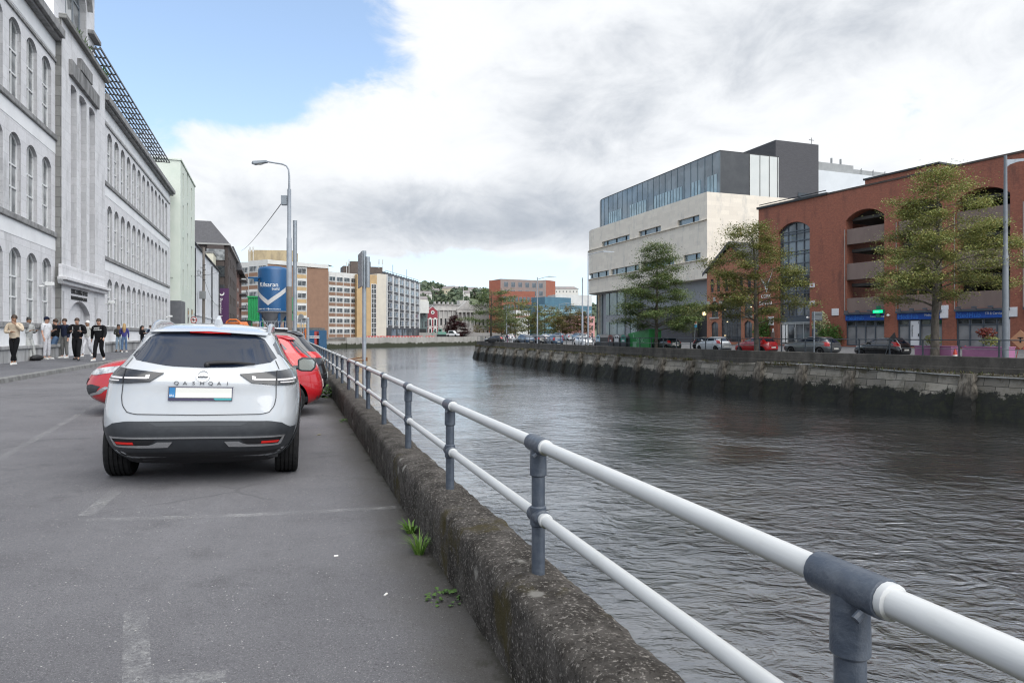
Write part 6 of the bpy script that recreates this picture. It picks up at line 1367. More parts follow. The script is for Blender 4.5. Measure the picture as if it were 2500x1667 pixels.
# ============================================================ PEOPLE
def skinmesh(name, chains, m, parent, sub=2, root=0):
    """One continuous skinned surface grown on a skeleton of joints: chains = lists of (key, position, radius)."""
    idx = {}; vs = []; rs = []; es = []
    for ch in chains:
        prev = None
        for it in ch:
            if isinstance(it, str): i = idx[it]
            else:
                k, p, r = it; i = len(vs); idx[k] = i; vs.append(p); rs.append(r)
            if prev is not None: es.append((prev, i))
            prev = i
    me = bpy.data.meshes.new(name); me.from_pydata(vs, es, []); me.materials.append(m)
    o = bpy.data.objects.new(name, me); col.objects.link(o); o.parent = parent
    sk = o.modifiers.new('skin', 'SKIN'); sk.use_smooth_shade = True
    for i, sv_ in enumerate(me.skin_vertices[0].data): sv_.radius = (rs[i], rs[i]) if isinstance(rs[i], float) else rs[i]; sv_.use_root = i == root
    sb = o.modifiers.new('sub', 'SUBSURF'); sb.levels = sub; sb.render_levels = sub
    dg = bpy.context.evaluated_depsgraph_get(); me2 = bpy.data.meshes.new_from_object(o.evaluated_get(dg)); o.modifiers.clear(); o.data = me2; me2.materials.clear(); me2.materials.append(m)
    return o
def V3(x, y, z): return Vector((x, y, z))
def person(label, loc, rz, h, skin, top, legs, shoes, hair, arms, stance, build=1.0, lean=0.0, longhair=False, cap=None, headturn=0.0, short=False):
    """Faces local +y. arms = two (elbow, wrist) pairs relative to the shoulder; stance = two (knee, ankle) pairs."""
    s = h / 1.75; e = empty('person', loc, rz, label, 'person', 'students and walkers outside the college'); e.scale = (s, s, s); b_ = build
    hip = V3(0, 0, .94); ch = V3(0, lean * .5, 1.3); nk = V3(0, lean * .8 + .01, 1.475); hd = V3(0, lean + .03, 1.62)
    sk = []; tp = []; lg = []
    sk.append([('hip', hip, .1 * b_), ('waist', V3(0, lean * .25, 1.1), .1 * b_), ('ch', ch, .12 * b_), ('sh', V3(0, lean * .7, 1.41), .085 * b_), ('nk', nk, .052), ('jaw', hd + V3(0, 0, -.07), .07), ('hd', hd + V3(0, -.005, .02), (.08, .095)), ('crown', hd + V3(0, -.01, .095), .062)])
    fw = V3(math.sin(headturn), math.cos(headturn), 0); sk.append(['jaw', ('nose', hd + fw * .098 + V3(0, 0, -.015), .013)])
    tp.append([('hip', hip + V3(0, 0, -.09), (.155 * b_, .12 * b_)), ('waist', V3(0, lean * .25, 1.1), (.165 * b_, .12 * b_)), ('ch', ch, (.18 * b_, .125 * b_)), ('sh', V3(0, lean * .7, 1.415), .085 * b_), ('nk', nk + V3(0, 0, -.03), .062)])
    lg.append([('wst', hip + V3(0, lean * .1, .13), (.125 * b_, .095 * b_)), ('hip', hip + V3(0, 0, .0), (.12 * b_, .1 * b_))])
    for q, sg in enumerate((-1, 1)):
        S_ = V3(sg * .185 * b_, lean * .65, 1.405); el, wr = [S_ + Vector((sg * p[0], p[1], p[2])) for p in arms[q]]; d = (wr - el).normalized(); k = 'ab'[q]
        sk.append(['sh', ('s' + k, S_, .05), ('e' + k, el, .038), ('w' + k, wr, .027), ('p' + k, wr + d * .065, (.036, .02))])
        side_ = d.cross(V3(sg, .3, 0)).normalized() if abs(d.z) > .5 else d.cross(V3(0, 0, 1)).normalized()
        cl = d.cross(side_).normalized() * (-1 if d.z < -.3 else 1)
        for f, (off, L) in enumerate(((-.027, .06), (-.009, .075), (.009, .07), (.026, .055))):
            b0 = wr + d * .085 + side_ * off; sk.append(['p' + k, (k + 'f%d' % f, b0, .0095), (k + 'g%d' % f, b0 + d * L * .6 + cl * .008, .0085), (k + 'h%d' % f, b0 + d * L * .85 + cl * .028, .0075)])
        b0 = wr + d * .03 - side_ * .038; sk.append(['w' + k, (k + 't', b0, .011), (k + 'u', b0 + d * .045 - side_ * .012 + cl * .012, .009)])
        end = wr if not short else S_.lerp(el, .85)
        tp.append(['sh', ('s' + k, S_, .074 * b_), ('e' + k, el if not short else S_.lerp(el, .5), .058 * b_)] + [('w' + k, end - d * .015 if not short else end, .045 * b_)])
        kn, an = [Vector(p) for p in stance[q]]; hj = V3(sg * .078 * b_, 0, .88)
        sk.append(['hip', ('h' + k, hj, .08 * b_), ('k' + k, kn, .05), ('a' + k, an, .034), ('toe' + k, an + V3(sg * .03, .13, -.045), .03)])
        lg.append(['hip', ('h' + k, hj, .09 * b_), ('m' + k, hj.lerp(kn, .5), .083 * b_), ('k' + k, kn, .07 * b_), ('c' + k, kn.lerp(an, .5), .064 * b_), ('a' + k, an + V3(0, 0, .03), .06 * b_)])
        sm = MB(); sm.M = Matrix.Translation(an + V3(sg * .02, .065, -.09)) @ Matrix.Rotation(-sg * .2, 4, 'Z'); sm.add([(-.045, -.12, 0), (.045, -.12, 0), (.052, .04, 0), (.035, .16, 0), (-.035, .16, 0), (-.052, .04, 0), (-.038, -.11, .085), (.038, -.11, .085), (.04, .03, .09), (.028, .14, .045), (-.028, .14, .045), (-.04, .03, .09)], [(5, 4, 3, 2, 1, 0), (6, 7, 8, 9, 10, 11), (0, 1, 7, 6), (1, 2, 8, 7), (2, 3, 9, 8), (3, 4, 10, 9), (4, 5, 11, 10), (5, 0, 6, 11)]); sm.build('shoe', shoes, e, bev=.015)
    skinmesh('body', sk, skin, e); skinmesh('top', tp, top, e); skinmesh('trousers', lg, legs, e)
    mb = MB(); mb.M = Matrix.Translation(hd + V3(0, -.022, .04)) @ Matrix.Rotation(.28, 4, 'X'); n = 8
    prof = [(.1 * math.cos(rad(90) * i / n) + 1e-3, .105 * math.sin(rad(90) * i / n)) for i in range(n + 1)]; mb.lathe([(.098, -.035)] + prof, 20)
    mb.v = [V3(v.x * .93, v.y * 1.08, v.z) for v in mb.v]
    if longhair: mb.M = Matrix(); mb.tube([hd + V3(0, -.07, .05), hd + V3(0, -.105, -.08), hd + V3(0, -.12 - lean * .3, -.25), hd + V3(0, -.11 - lean * .4, -.42)], [.085, .105, .1, .05], 12)
    if cap: mb.M = Matrix.Translation(hd + V3(0, .07, .055)) @ Matrix.Rotation(-headturn, 4, 'Z'); mb.prism([(-.075, 0), (.075, 0), (.06, .11), (-.06, .11)], 0, .015)
    mb.build('cap' if cap else 'hair', cap or hair, e, smooth=50)
    mb = MB()
    for sx in (-1, 1): c = hd + fw * .088 + Vector((fw.y, -fw.x, 0)) * sx * .033 + V3(0, 0, .012); mb.ball(c, .011, 5)
    c = hd + fw * .082 + V3(0, 0, -.06); mb.ball(c, .012, 5, (2.0, .6, .45)); mb.build('eyes_and_mouth', m_face, e)
    return e
cl_ = lambda n, c, c2=None: mat('cloth_' + n, c, c2 or tuple(x * .75 for x in c), .9, 9, .25, 25, spec=.15)
m_face = mat('dark_features', (.05, .025, .02), None, .5); sk1 = mat('skin_light', (.5, .29, .21), (.44, .25, .18), .5, 12); sk2 = mat('skin_tan', (.3, .165, .1), (.26, .14, .085), .5, 12)
h_br = mat('hair_brown', (.035, .02, .012), (.05, .03, .018), .6, 30); h_bk = mat('hair_black', (.01, .009, .008), None, .55); h_bl = mat('hair_blond', (.42, .27, .12), (.3, .19, .08), .6, 14, stretch=(3, 3, .6))
c_blk = cl_('black', (.012, .012, .014)); c_cream = cl_('cream_knit', (.62, .52, .4)); c_lgrey = cl_('light_grey', (.42, .43, .42)); c_wht = cl_('white', (.68, .69, .72)); c_wtr = cl_('white_trouser', (.6, .6, .63)); c_jean = cl_('blue_jean', (.11, .18, .3)); c_ljean = cl_('pale_jean', (.32, .42, .52)); c_gcargo = cl_('grey_cargo', (.17, .17, .165)); c_navy = cl_('navy', (.02, .025, .05)); c_olive = cl_('dark_olive', (.05, .055, .05)); c_lblue = cl_('light_blue_shirt', (.3, .42, .55)); c_shw = mat('white_shoe', (.62, .62, .6), None, .6); c_shb = mat('black_shoe', (.015, .015, .016), None, .6); c_bluew = cl_('blue_white', (.06, .06, .22))
DOWN = ((.05, .02, -.29), (.06, .1, -.53)); PHONE = ((.07, .0, -.28), (-.06, .24, -.2)); CHIN = ((.1, .1, -.22), (-.1, .2, .03)); CROSS = ((.06, .06, -.27), (-.2, .22, -.25)); SWING_F = ((.06, .1, -.27), (.07, .28, -.46)); SWING_B = ((.08, -.12, -.26), (.12, -.15, -.52)); EAR = ((.12, .14, -.18), (-.04, .14, .1)); POCK = ((.12, -.06, -.28), (.02, .06, -.45)); CIG = ((.1, .12, -.22), (-.06, .2, -.02))
STAND = ((V3(-.1, .02, .5), V3(-.11, 0, .09)), (V3(.1, .02, .5), V3(.11, 0, .09))); WALK = ((V3(-.09, .16, .52), V3(-.09, .2, .1)), (V3(.09, .02, .5), V3(.09, -.22, .12))); WALK2 = ((V3(-.09, .02, .5), V3(-.09, -.24, .13)), (V3(.09, .17, .52), V3(.09, .22, .1))); LEAN = ((V3(-.1, .12, .5), V3(-.1, .2, .09)), (V3(.1, .14, .5), V3(.12, .24, .09))); XLEG = ((V3(-.03, .05, .5), V3(.05, .06, .09)), (V3(.05, .03, .5), V3(-.02, -.02, .09)))
def ground_z(p):
    a = p.x * CP + p.y * SP; t = -p.x * SP + p.y * CP; ka = kerb_a(t); zk = road_z(ka); return zk + .12 + (.055 * (ka - .16 - a) / 2.04 if a > ka - 2.2 else .055 + .025 * (ka - 2.2 - a) / 3.3)
def stand(u, v):                   # the pavement point under picture column u at feet height v
    Y = 25.0
    for _ in range(20): p = at(u, Y); z = ground_z(p); Y = FPX * (EYE - z) / (v - HY)
    p = at(u, Y); return V3(p.x, p.y, ground_z(p))
TOW = rad(175); RIGHT = rad(-85); RIVER = BROT - rad(180) + rad(180)
ppl = [
 person('person in a cream cardigan and black trousers, hand to the mouth', stand(35, 890), rad(-165), 1.74, sk2, c_cream, c_blk, c_shw, h_br, (CHIN, CROSS), XLEG, 1.08),
 person('person in a pale grey tracksuit and black shoes looking at a phone against the wall', stand(69, 880), rad(-100), 1.74, sk2, c_lgrey, c_lgrey, c_shb, h_bk, (PHONE, PHONE), LEAN, 1.12, -.02, headturn=-.3),
 person('person in a white T-shirt, white trousers and dark cap facing the group', stand(113, 877), rad(-95), 1.8, sk1, c_wht, c_wtr, c_shw, h_br, (PHONE, DOWN), STAND, 1.1, cap=c_navy, short=True),
 person('person in a black top and blue jeans beside the one in the dark cap', stand(136, 874), rad(100), 1.74, sk1, c_blk, c_jean, c_shw, h_br, (POCK, PHONE), LEAN, 1.15),
 person('person in a dark jacket and grey cargo trousers, hand at the ear', stand(158, 874), rad(170), 1.76, sk1, c_navy, c_gcargo, c_shw, h_br, (DOWN, EAR), STAND, 1.08),
 person('broad person all in black with a backpack walking while looking at a phone', stand(188, 880), rad(-160), 1.76, sk1, c_blk, c_blk, c_shb, h_br, (PHONE, PHONE), WALK, 1.28),
 person('person with a white head covering and wide white trousers behind the walkers', stand(214, 871), rad(175), 1.72, sk2, cl_('pale_grey_top', (.5, .5, .48)), c_wtr, c_shw, mat('white_scarf', (.66, .66, .64), None, .9), (SWING_B, SWING_F), WALK2, 1.05),
 person('person in a black hoodie with white lettering striding along the pavement', stand(242, 881), rad(-170), 1.76, sk1, c_blk, c_blk, c_shw, h_br, (SWING_F, SWING_B), WALK2, 1.16, .03),
 person('person with long dark hair, olive jacket and pale ripped jeans', stand(289, 859), rad(-150), 1.66, sk2, c_olive, c_ljean, c_shb, h_bk, (DOWN, CROSS), STAND, .95, longhair=True),
 person('person with long blond hair seen from behind in a blue and white jacket', stand(303, 860), rad(30), 1.7, sk1, c_bluew, c_jean, c_shw, h_bl, (CROSS, DOWN), STAND, .95, longhair=True),
 person('person with long dark hair in a black top beyond the white car roof', stand(347, 854), rad(-100), 1.66, sk1, c_blk, c_blk, c_shb, h_bk, (PHONE, PHONE), STAND, .95, longhair=True),
 person('person in a light blue shirt with a dark backpack, farthest along the college wall', stand(367, 851), rad(20), 1.74, sk1, c_lblue, c_navy, c_shb, h_br, (DOWN, DOWN), STAND, 1.05)]
# things they carry
def held(name, label, cat, host, off, build_, m, bev=.01):
    mb = MB(); build_(mb); o = mb.build(name, m, bev=bev); h = host.matrix_basis @ Vector(off); o.location = h; o.rotation_euler = host.rotation_euler; return tag(o, label, cat)
held('phone', 'dark phone held by the person in the grey tracksuit', 'phone', ppl[1], (.06, .34, 1.25), lambda m: m.box(-.04, .04, -.005, .09, -.01, .01), c_shb, .004)
held('phone', 'phone held by the broad person in black', 'phone', ppl[5], (.05, .34, 1.25), lambda m: m.box(-.04, .04, -.005, .09, -.01, .01), c_shb, .004)
held('handbag', 'brown slouchy handbag carried between the two walkers in black', 'bag', ppl[6], (.3, .3, .62), lambda m: (m.ball((0, 0, 0), .2, 8, (.95, .55, 1.15)), m.tube([(-.13, 0, .18), (-.08, 0, .34), (.08, 0, .34), (.13, 0, .18)], .012, 6)), cl_('brown_leather', (.1, .055, .028)))
for i, lab in ((5, 'dark backpack with pale straps worn by the broad person in black'), (11, 'dark backpack worn by the person in the light blue shirt')):
    bp_ = held('backpack', lab, 'backpack', ppl[i], (0, -.26, 1.2), lambda m: m.box(-.16, .16, -.09, .1, -.22, .24), c_navy, .05)
    mb = MB()
    for sx in (-1, 1): mb.tube([(sx * .11, .1, .22), (sx * .125, .25, .27), (sx * .13, .39, .16), (sx * .14, .37, -.06)], .022, 6)
    mb.build('strap', mat('strap_grey', (.3, .3, .3), None, .8), bp_)
held('bag', 'black holdall on the pavement by the feet in the grey tracksuit', 'bag', ppl[1], (.1, .5, .12), lambda m: m.ball((0, 0, 0), .17, 8, (1.7, .9, .7)), c_shb)
for i, tx in ((7, "NAME\nDONNÉ"),):
    b_ = ppl[i]; o = text("NAME\nDONNA", .075, m_white, b_, Matrix.Translation((.13, .197, 1.335)) @ Matrix.Rotation(rad(180), 4, 'Z') @ Matrix.Rotation(rad(84), 4, 'X'), .004, 'hoodie_print', sx=1.05)
# two people at the open boot across the river
def qstand(u, Y): p = uY(u, Y); return V3(p.x, p.y, -.1)
person('person in dark clothes bending at an open car boot by the far quay railing', qstand(1239, 124), rad(120), 1.75, sk1, c_navy, cl_('mauve', (.25, .15, .2)), c_shb, h_bk, (SWING_F, SWING_F), STAND, 1.2, .12)['group'] = 'people at the far quay railing'
person('person in a white top and shorts by the far quay railing', qstand(1251, 124), rad(80), 1.78, sk1, c_wht, c_wht, c_shw, mat('white_scarf', (.66, .66, .64)), (PHONE, SWING_F), STAND, 1.1)['group'] = 'people at the far quay railing'
# ============================================================ TREES, HILL, STREET FURNITURE, SITE
m_bark = mat('bark', (.15, .13, .105), (.07, .06, .05), .9, 5, .5, 20, stretch=(1, 1, .4))
m_barkd = mat('bark_dark', (.085, .075, .06), (.045, .04, .033), .9, 5, .5, 20, stretch=(1, 1, .4))
m_lf1 = leafmat('leaves_deep_green', [(.06, .1, .03), (.1, .155, .05), (.145, .195, .065), (.18, .185, .065)])
m_lf2 = leafmat('leaves_olive', [(.08, .11, .03), (.145, .17, .045), (.21, .22, .065), (.24, .19, .06)])
m_lf3 = leafmat('leaves_yellow_green', [(.13, .165, .045), (.22, .255, .08), (.31, .325, .115), (.33, .27, .09)])
m_lf4 = leafmat('leaves_autumn', [(.1, .085, .03), (.19, .13, .045), (.14, .15, .05), (.23, .14, .05)])
m_lf5 = leafmat('leaves_maroon', [(.03, .008, .012), (.06, .014, .018), (.045, .025, .018)])
def tree(name, label, loc, h, prof, trunk_h, tr, leaf_m, n, size, bark=m_bark, seed=1, tiers=9, lean=(0, 0), group=None, droop=.35, gap=.0, spread=.34, lob=()):
    """prof: list of (height fraction, crown radius left, crown radius right) seen from the river."""
    Q_ = random.Random(seed); e = empty(name, loc, 0, label, 'tree', group)
    def radius(f, a):
        for (f0, l0, r0), (f1, l1, r1) in zip(prof, prof[1:]):
            if f <= f1: t = (f - f0) / (f1 - f0); l, r = l0 + (l1 - l0) * t, r0 + (r1 - r0) * t; break
        else: l, r = prof[-1][1:]
        c = math.cos(a); return (r if c > 0 else l) * abs(c) ** 1.0 + ((l + r) / 2) * (1 - abs(c)) if True else 0
    tw = MB(); top = Vector((lean[0], lean[1], h * .93)); tp = []; rs = []
    for i in range(9):
        f = i / 8; tp.append(Vector((lean[0] * f * f + math.sin(f * 5 + seed) * .12 * f, lean[1] * f + math.cos(f * 4 + seed) * .1 * f, h * .93 * f))); rs.append(tr * (1 - f) ** .8 + .015 if f > .06 else tr * 1.12)
    tw.tube(tp, rs, 10); lv = MB(); ends = []
    def tat(z): f = z / (h * .93) * 8; i = min(7, int(f)); return tp[i].lerp(tp[i + 1], f - i)
    nb = tiers * 4
    for k in range(nb):
        f = prof[0][0] + (prof[-1][0] - prof[0][0] - .02) * ((k + .5) / nb) ** .9; a = k * 2.399 + Q_.uniform(-.4, .4); rr = radius(f, a) * Q_.uniform(.55, 1.05)
        z0 = max(trunk_h * .8, f * h - rr * Q_.uniform(.12, .4)); st = tat(min(z0, h * .9)); en = Vector((st.x + math.cos(a) * rr, st.y + math.sin(a) * rr, f * h - droop * rr * .25))
        md = st.lerp(en, .5) + Vector((0, 0, rr * Q_.uniform(.03, .16))); br = max(.014, tr * .36 * (1 - f) + .012)
        tw.tube([st, st.lerp(md, .5) + Vector((0, 0, rr * .03)), md, en], [br, br * .8, br * .55, br * .2], 5)
        for j in range(5):
            t_ = .35 + .65 * (j + Q_.random()) / 5; b0 = (st.lerp(md, t_ * 2) if t_ < .5 else md.lerp(en, t_ * 2 - 1)); a2 = a + Q_.uniform(-1.2, 1.2); l2 = rr * Q_.uniform(.15, .42) + .15
            e2 = b0 + Vector((math.cos(a2) * l2, math.sin(a2) * l2, Q_.uniform(-.1, .22) * l2 + .05)); tw.tube([b0, b0.lerp(e2, .5) + Vector((0, 0, .04)), e2], [br * .4, br * .25, .006], 4); ends.append((e2, rr)); ends.append((b0.lerp(e2, .6), rr))
        ends.append((en, rr))
    tot_ = sum(q[1] for q in ends)
    for c, a in ends:
        if Q_.random() < gap: continue
        r_ = spread * Q_.uniform(.6, 1.4)
        for _ in range(int(n * a / tot_ * Q_.choice((.25, .6, 1.0, 1.4, 1.8)))):
            p = c + Vector((Q_.gauss(0, r_), Q_.gauss(0, r_), Q_.gauss(0, r_ * .42)))
            an = Q_.uniform(0, 6.283); d = Vector((math.cos(an), math.sin(an), Q_.uniform(-.9, .15))).normalized() * size * Q_.uniform(.6, 1.25); s = d.cross(Vector((Q_.uniform(-.5, .5), Q_.uniform(-.5, .5), 1))).normalized() * size * Q_.uniform(.22, .4)
            lv.add([p, p + d * .45 + s, p + d, p + d * .45 - s], [(0, 1, 2, 3)])
    tw.build('trunk', bark, e, smooth=60); lv.build('crown', leaf_m, e, recalc=False); return e
def quay_tree(u, land): p, d = qpoint(u, land); return Vector((p.x, p.y, -.25))
GT = 'street trees along the far quay'
tree('street_tree', 'dark green street tree with layered crown before the pale stone building', quay_tree(1603, 1.6), 12.0, [(.2, 2.6, 3.6), (.28, 4.2, 5.0), (.4, 4.6, 4.4), (.5, 3.6, 3.2), (.62, 3.0, 2.7), (.72, 2.3, 2.1), (.85, 1.9, 1.7), (.95, 1.1, 1.0), (1, .5, .4)], 2.6, .2, m_lf1, 52000, .165, seed=11, tiers=13, group=GT, spread=.5)
tree('street_tree', 'loose olive green street tree in front of the gabled brick house', quay_tree(1848, 1.4), 11.7, [(.27, 2.0, 1.5), (.36, 4.2, 4.6), (.48, 3.8, 4.6), (.58, 3.4, 3.3), (.68, 4.8, 4.2), (.76, 2.2, 3.4), (.86, 3.6, 2.0), (.95, 2.4, 1.1), (1, 1.1, .4)], 2.8, .22, m_lf2, 36000, .165, seed=23, tiers=10, lean=(-.5, 0), group=GT, gap=.08, spread=.46)
tree('street_tree', 'large yellow green street tree in front of the parking building', quay_tree(2283, 1.4), 13.3, [(.3, 2.2, 1.2), (.37, 4.8, 3.6), (.46, 4.4, 5.6), (.56, 3.3, 5.0), (.66, 2.9, 4.4), (.74, 2.2, 4.5), (.82, 1.9, 2.8), (.9, 1.2, 1.3), (.96, .75, .9), (1, .5, .7)], 3.3, .26, m_lf3, 64000, .14, seed=37, tiers=12, lean=(.25, 0), group=GT, gap=.16, spread=.46)
tree('street_tree', 'dark spreading tree at the tip of the far quay', Vector((uY(1199, 136).x, 136, -.2)), 11.2, [(.27, 2.6, 3.6), (.36, 4.8, 5.2), (.5, 5.0, 5.6), (.65, 4.6, 5.2), (.8, 3.4, 5.0), (.92, 2.2, 4.2), (1, 1.2, 2.4)], 2.8, .24, m_lf1, 9000, .28, m_barkd, seed=41, tiers=9, group=GT, gap=.1, spread=.5)
GM = 'small trees around the car park'
for i, (u, Y, h, lm, lab, wd) in enumerate(((1225, 185, 8.5, m_lf4, 'small brown tinged tree left of the slim flagpole mast', 3.6), (1258, 178, 12.0, m_lf1, 'tall dull green tree behind the car park, left of the grey lamp post', 5.0), (1290, 172, 10.6, m_lf2, 'olive tree just left of the grey lamp post', 4.6), (1330, 175, 9.5, m_lf4, 'brown tinged tree just right of the grey lamp post', 4.6), (1352, 185, 9.4, m_lf1, 'sparse dark tree before the blue glass office', 3.6), (1374, 168, 7.6, m_lf2, 'low olive tree left of the orange autumn tree', 3.6), (1392, 165, 9.2, m_lf4, 'orange autumn tree beside the pink house', 3.8), (1424, 168, 7.6, m_lf4, 'brown autumn tree in front of the pink house', 2.2), (1245, 205, 8.0, m_lf2, 'rounded green tree far back behind the hoarding', 4.2), (1312, 205, 8.2, m_lf1, 'dark green tree far back under the terracotta hotel', 4.4))):
    p = uY(u, Y); w_ = wd; tree('small_tree', lab, Vector((p.x, Y, -.2)), h, [(.22, w_ * .5, w_ * .5), (.4, w_ * .95, w_), (.6, w_, w_ * .9), (.8, w_ * .7, w_ * .75), (1, w_ * .25, w_ * .2)], 1.6, .14, lm, 4500, .34, m_barkd, seed=60 + i, tiers=6, group=GM, spread=.55, gap=.05)
p = uY(1110, 330); tree('maroon_tree', 'dark maroon rounded tree in front of the classical building', Vector((p.x, 330, .2)), 11.0, [(.05, 4.5, 4.5), (.25, 6.2, 6.2), (.5, 5.6, 5.4), (.75, 3.2, 3.0), (1, .6, .6)], .8, .25, m_lf5, 9000, .6, m_barkd, seed=81, tiers=7, spread=.8)
p = uY(1166, 340); tree('small_tree', 'low brown bush-like tree beside the classical building', Vector((p.x, 340, .2)), 6.5, [(.05, 2, 2), (.4, 3, 3), (1, .8, .8)], .5, .15, m_lf4, 1200, .5, m_barkd, seed=82, tiers=4, group=GM, spread=.7)
# hill with its wood and houses
m_hill = mat('hill_grass', (.1, .125, .07), (.14, .15, .1), .95, .02)
hp = [(-330, 8), (-300, 58), (-240, 66), (-180, 72), (-130, 76), (-90, 74), (-60, 68), (-20, 62), (30, 52), (90, 40), (200, 30), (330, 22)]
mb = MB(); vs = []
for x, z in hp:
    for y, f in ((620, .0), (680, .22), (760, .62), (820, .88), (860, .97), (900, 1.0), (1100, .9)): vs.append((x * (y / 880) , y, -2 + (z * .78) * f))
mb.add(vs, [(i * 7 + j, i * 7 + j + 1, (i + 1) * 7 + j + 1, (i + 1) * 7 + j) for i in range(len(hp) - 1) for j in range(6)]); tag(mb.build('hill', m_hill, smooth=80), kind='structure')
def hillz(x, y):
    xx = x / (y / 880); ys = [(620, .0), (680, .22), (760, .62), (820, .88), (860, .97), (900, 1.0), (1100, .9)]; f = 0
    for (a, fa), (b2, fb) in zip(ys, ys[1:]):
        if a <= y <= b2: f = fa + (fb - fa) * (y - a) / (b2 - a)
    for (a, za), (b2, zb2) in zip(hp, hp[1:]):
        if a <= xx <= b2: return -2 + .78 * (za + (zb2 - za) * (xx - a) / (b2 - a)) * f
    return 0
m_wood = leafmat('wood_leaves', [(.06, .09, .06), (.085, .115, .07), (.11, .135, .08), (.07, .095, .075)], .7, .2)
mb = MB(); Rw = random.Random(3); hh_list = []
for _ in range(230):
    y = Rw.uniform(690, 880); x = Rw.uniform(-165, 140) * y / 880; u = CX + FPX * x / y
    if 1075 < u < 1118 and y > 800: continue
    if y > 820 and Rw.random() < .45: continue
    z = hillz(x, y); r_ = Rw.uniform(5, 9.5)
    for _ in range(62):
        v = Vector((Rw.gauss(0, 1), Rw.gauss(0, 1), Rw.gauss(0, 1))).normalized() * r_ * Rw.uniform(.7, 1.05); c = Vector((x, y, z + r_ * .75)) + Vector((v.x, v.y * .8, v.z * .8)); d = Vector((Rw.uniform(-1, 1), Rw.uniform(-1, 1), Rw.uniform(-.6, .8))).normalized() * 2.6; s = d.orthogonal().normalized() * 1.7
        mb.add([c - d - s, c + d - s * .6, c + d * .7 + s, c - d * .8 + s], [(0, 1, 2, 3)])
o = mb.build('wood', m_wood, recalc=False); tag(o, 'dense green wood covering the hillside behind the classical building', 'wood', kind='stuff')
m_hroof = mat('hill_roof', (.19, .18, .18), (.24, .2, .19), .8, .2); m_hw = mat('hill_white', (.66, .64, .6), None, .8); m_hc = mat('hill_cream', (.6, .54, .42), None, .8); m_hp = mat('hill_pink', (.46, .33, .29), None, .8)
def house(u, v, Y, wd, hh, m, label, group=None, rot=0.0, roofh=.45):
    p = uY(u, Y); z = zat(v, Y); e = empty('hill_house', (p.x, Y, z), rot, label, 'house', group); mb = MB(); mb.box(-wd / 2, wd / 2, 0, 9, -4, hh); mb.build('wall', m, e)
    mb = MB(); mb.add([(-wd / 2 - .4, -.4, hh), (wd / 2 + .4, -.4, hh), (wd / 2 + .4, 9.4, hh), (-wd / 2 - .4, 9.4, hh), (-wd / 2 + wd * .08, 4.5, hh + wd * 0 + 3.6 * roofh * 2), (wd / 2 - wd * .08, 4.5, hh + 3.6 * roofh * 2)], [(0, 1, 5, 4), (1, 2, 5), (2, 3, 4, 5), (3, 0, 4)]); mb.build('roof', m_hroof, e)
    mb = MB(); n = max(2, int(wd / 4))
    for i in range(n):
        for q in range(max(1, int(hh / 4))): x = -wd / 2 + wd * (i + .5) / n; mb.box(x - .5, x + .5, -.06, 0, 1 + q * 3.6, 2.8 + q * 3.6)
    mb.build('window', mat('hill_window', (.09, .1, .11), None, .3), e); return e
house(1094, 716, 850, 17, 6.2, m_hc, 'long cream institution with many windows on the hilltop', rot=rad(-18))
for i, (u, v, Y, wd, hh, m, lab) in enumerate(((1121, 714, 855, 11, 4.5, m_hw, 'small white house on the hilltop right of the cream institution'), (1152, 716, 860, 16, 5, m_hw, 'white terrace on the ridge behind the trees'), (1168, 722, 850, 12, 6, m_hc, 'cream house low on the ridge at the edge of the quay tree'), (1044, 714, 820, 14, 4.5, m_hp, 'pinkish terrace on the hillside left of the cream institution'), (1036, 728, 760, 15, 5, m_hw, 'pale houses at the hill foot above the grey green block'), (1062, 720, 790, 10, 4.5, m_hp, 'small pinkish house among the hill trees'), (1138, 728, 800, 8, 6, m_hw, 'bright small white house among the trees on the slope'), (1350, 716, 800, 60, 5, m_hw, 'pale low building far behind the blue office'), (1028, 742, 700, 12, 5, m_hw, 'white house half hidden at the foot of the hill'))):
    house(u, v, Y, wd, hh, m, lab, 'houses on the hill')

# ---------------- street furniture, near side
m_galv = mat('galvanised_steel', (.3, .33, .36), (.23, .26, .29), .45, 4, .1, 30, metal=.35); m_gpole = mat('pole_paint', (.27, .3, .335), (.22, .245, .28), .5, 3)
def gz_(p): a = p.x * CP + p.y * SP; return road_z(a)
P = at(706, 29.5); lp = empty('street_lamp', V3(P.x, P.y, gz_(P) - .05), 0, 'tall grey street lamp with curved arm and junction box beside the blue silo', 'street lamp')
zt = zat(402, 29.5) - lp.location.z; z1 = zat(625, 29.5) - lp.location.z + .6; s_ = 29.5 / FPX
mb = MB(); mb.tube([(0, 0, 0), (0, 0, zat(582, 29.5) - lp.location.z), (0, 0, zat(580, 29.5) - lp.location.z), (0, 0, zat(462, 29.5) - lp.location.z)], [.115, .11, .085, .08], 14); mb.build('column', m_gpole, lp, smooth=40)
mb = MB(); mb.tube([(0, 0, 0), (0, 0, zat(700, 29.5) - lp.location.z)], .119, 14); mb.build('painted_base', mat('brown_bands', (.2, .17, .14), (.16, .13, .11), .8, 2), lp, smooth=40)
za = zat(462, 29.5) - lp.location.z; mb = MB(); mb.tube([(0, 0, za - .1), (0, 0, za + .55), (-.03, 0, za + .85), (-.12, 0, za + 1.0), (-.3, 0, za + 1.08), (-.95, -.02, za + 1.18)], [.05, .04, .034, .034, .034, .032], 10); mb.build('arm', m_gpole, lp, smooth=50)
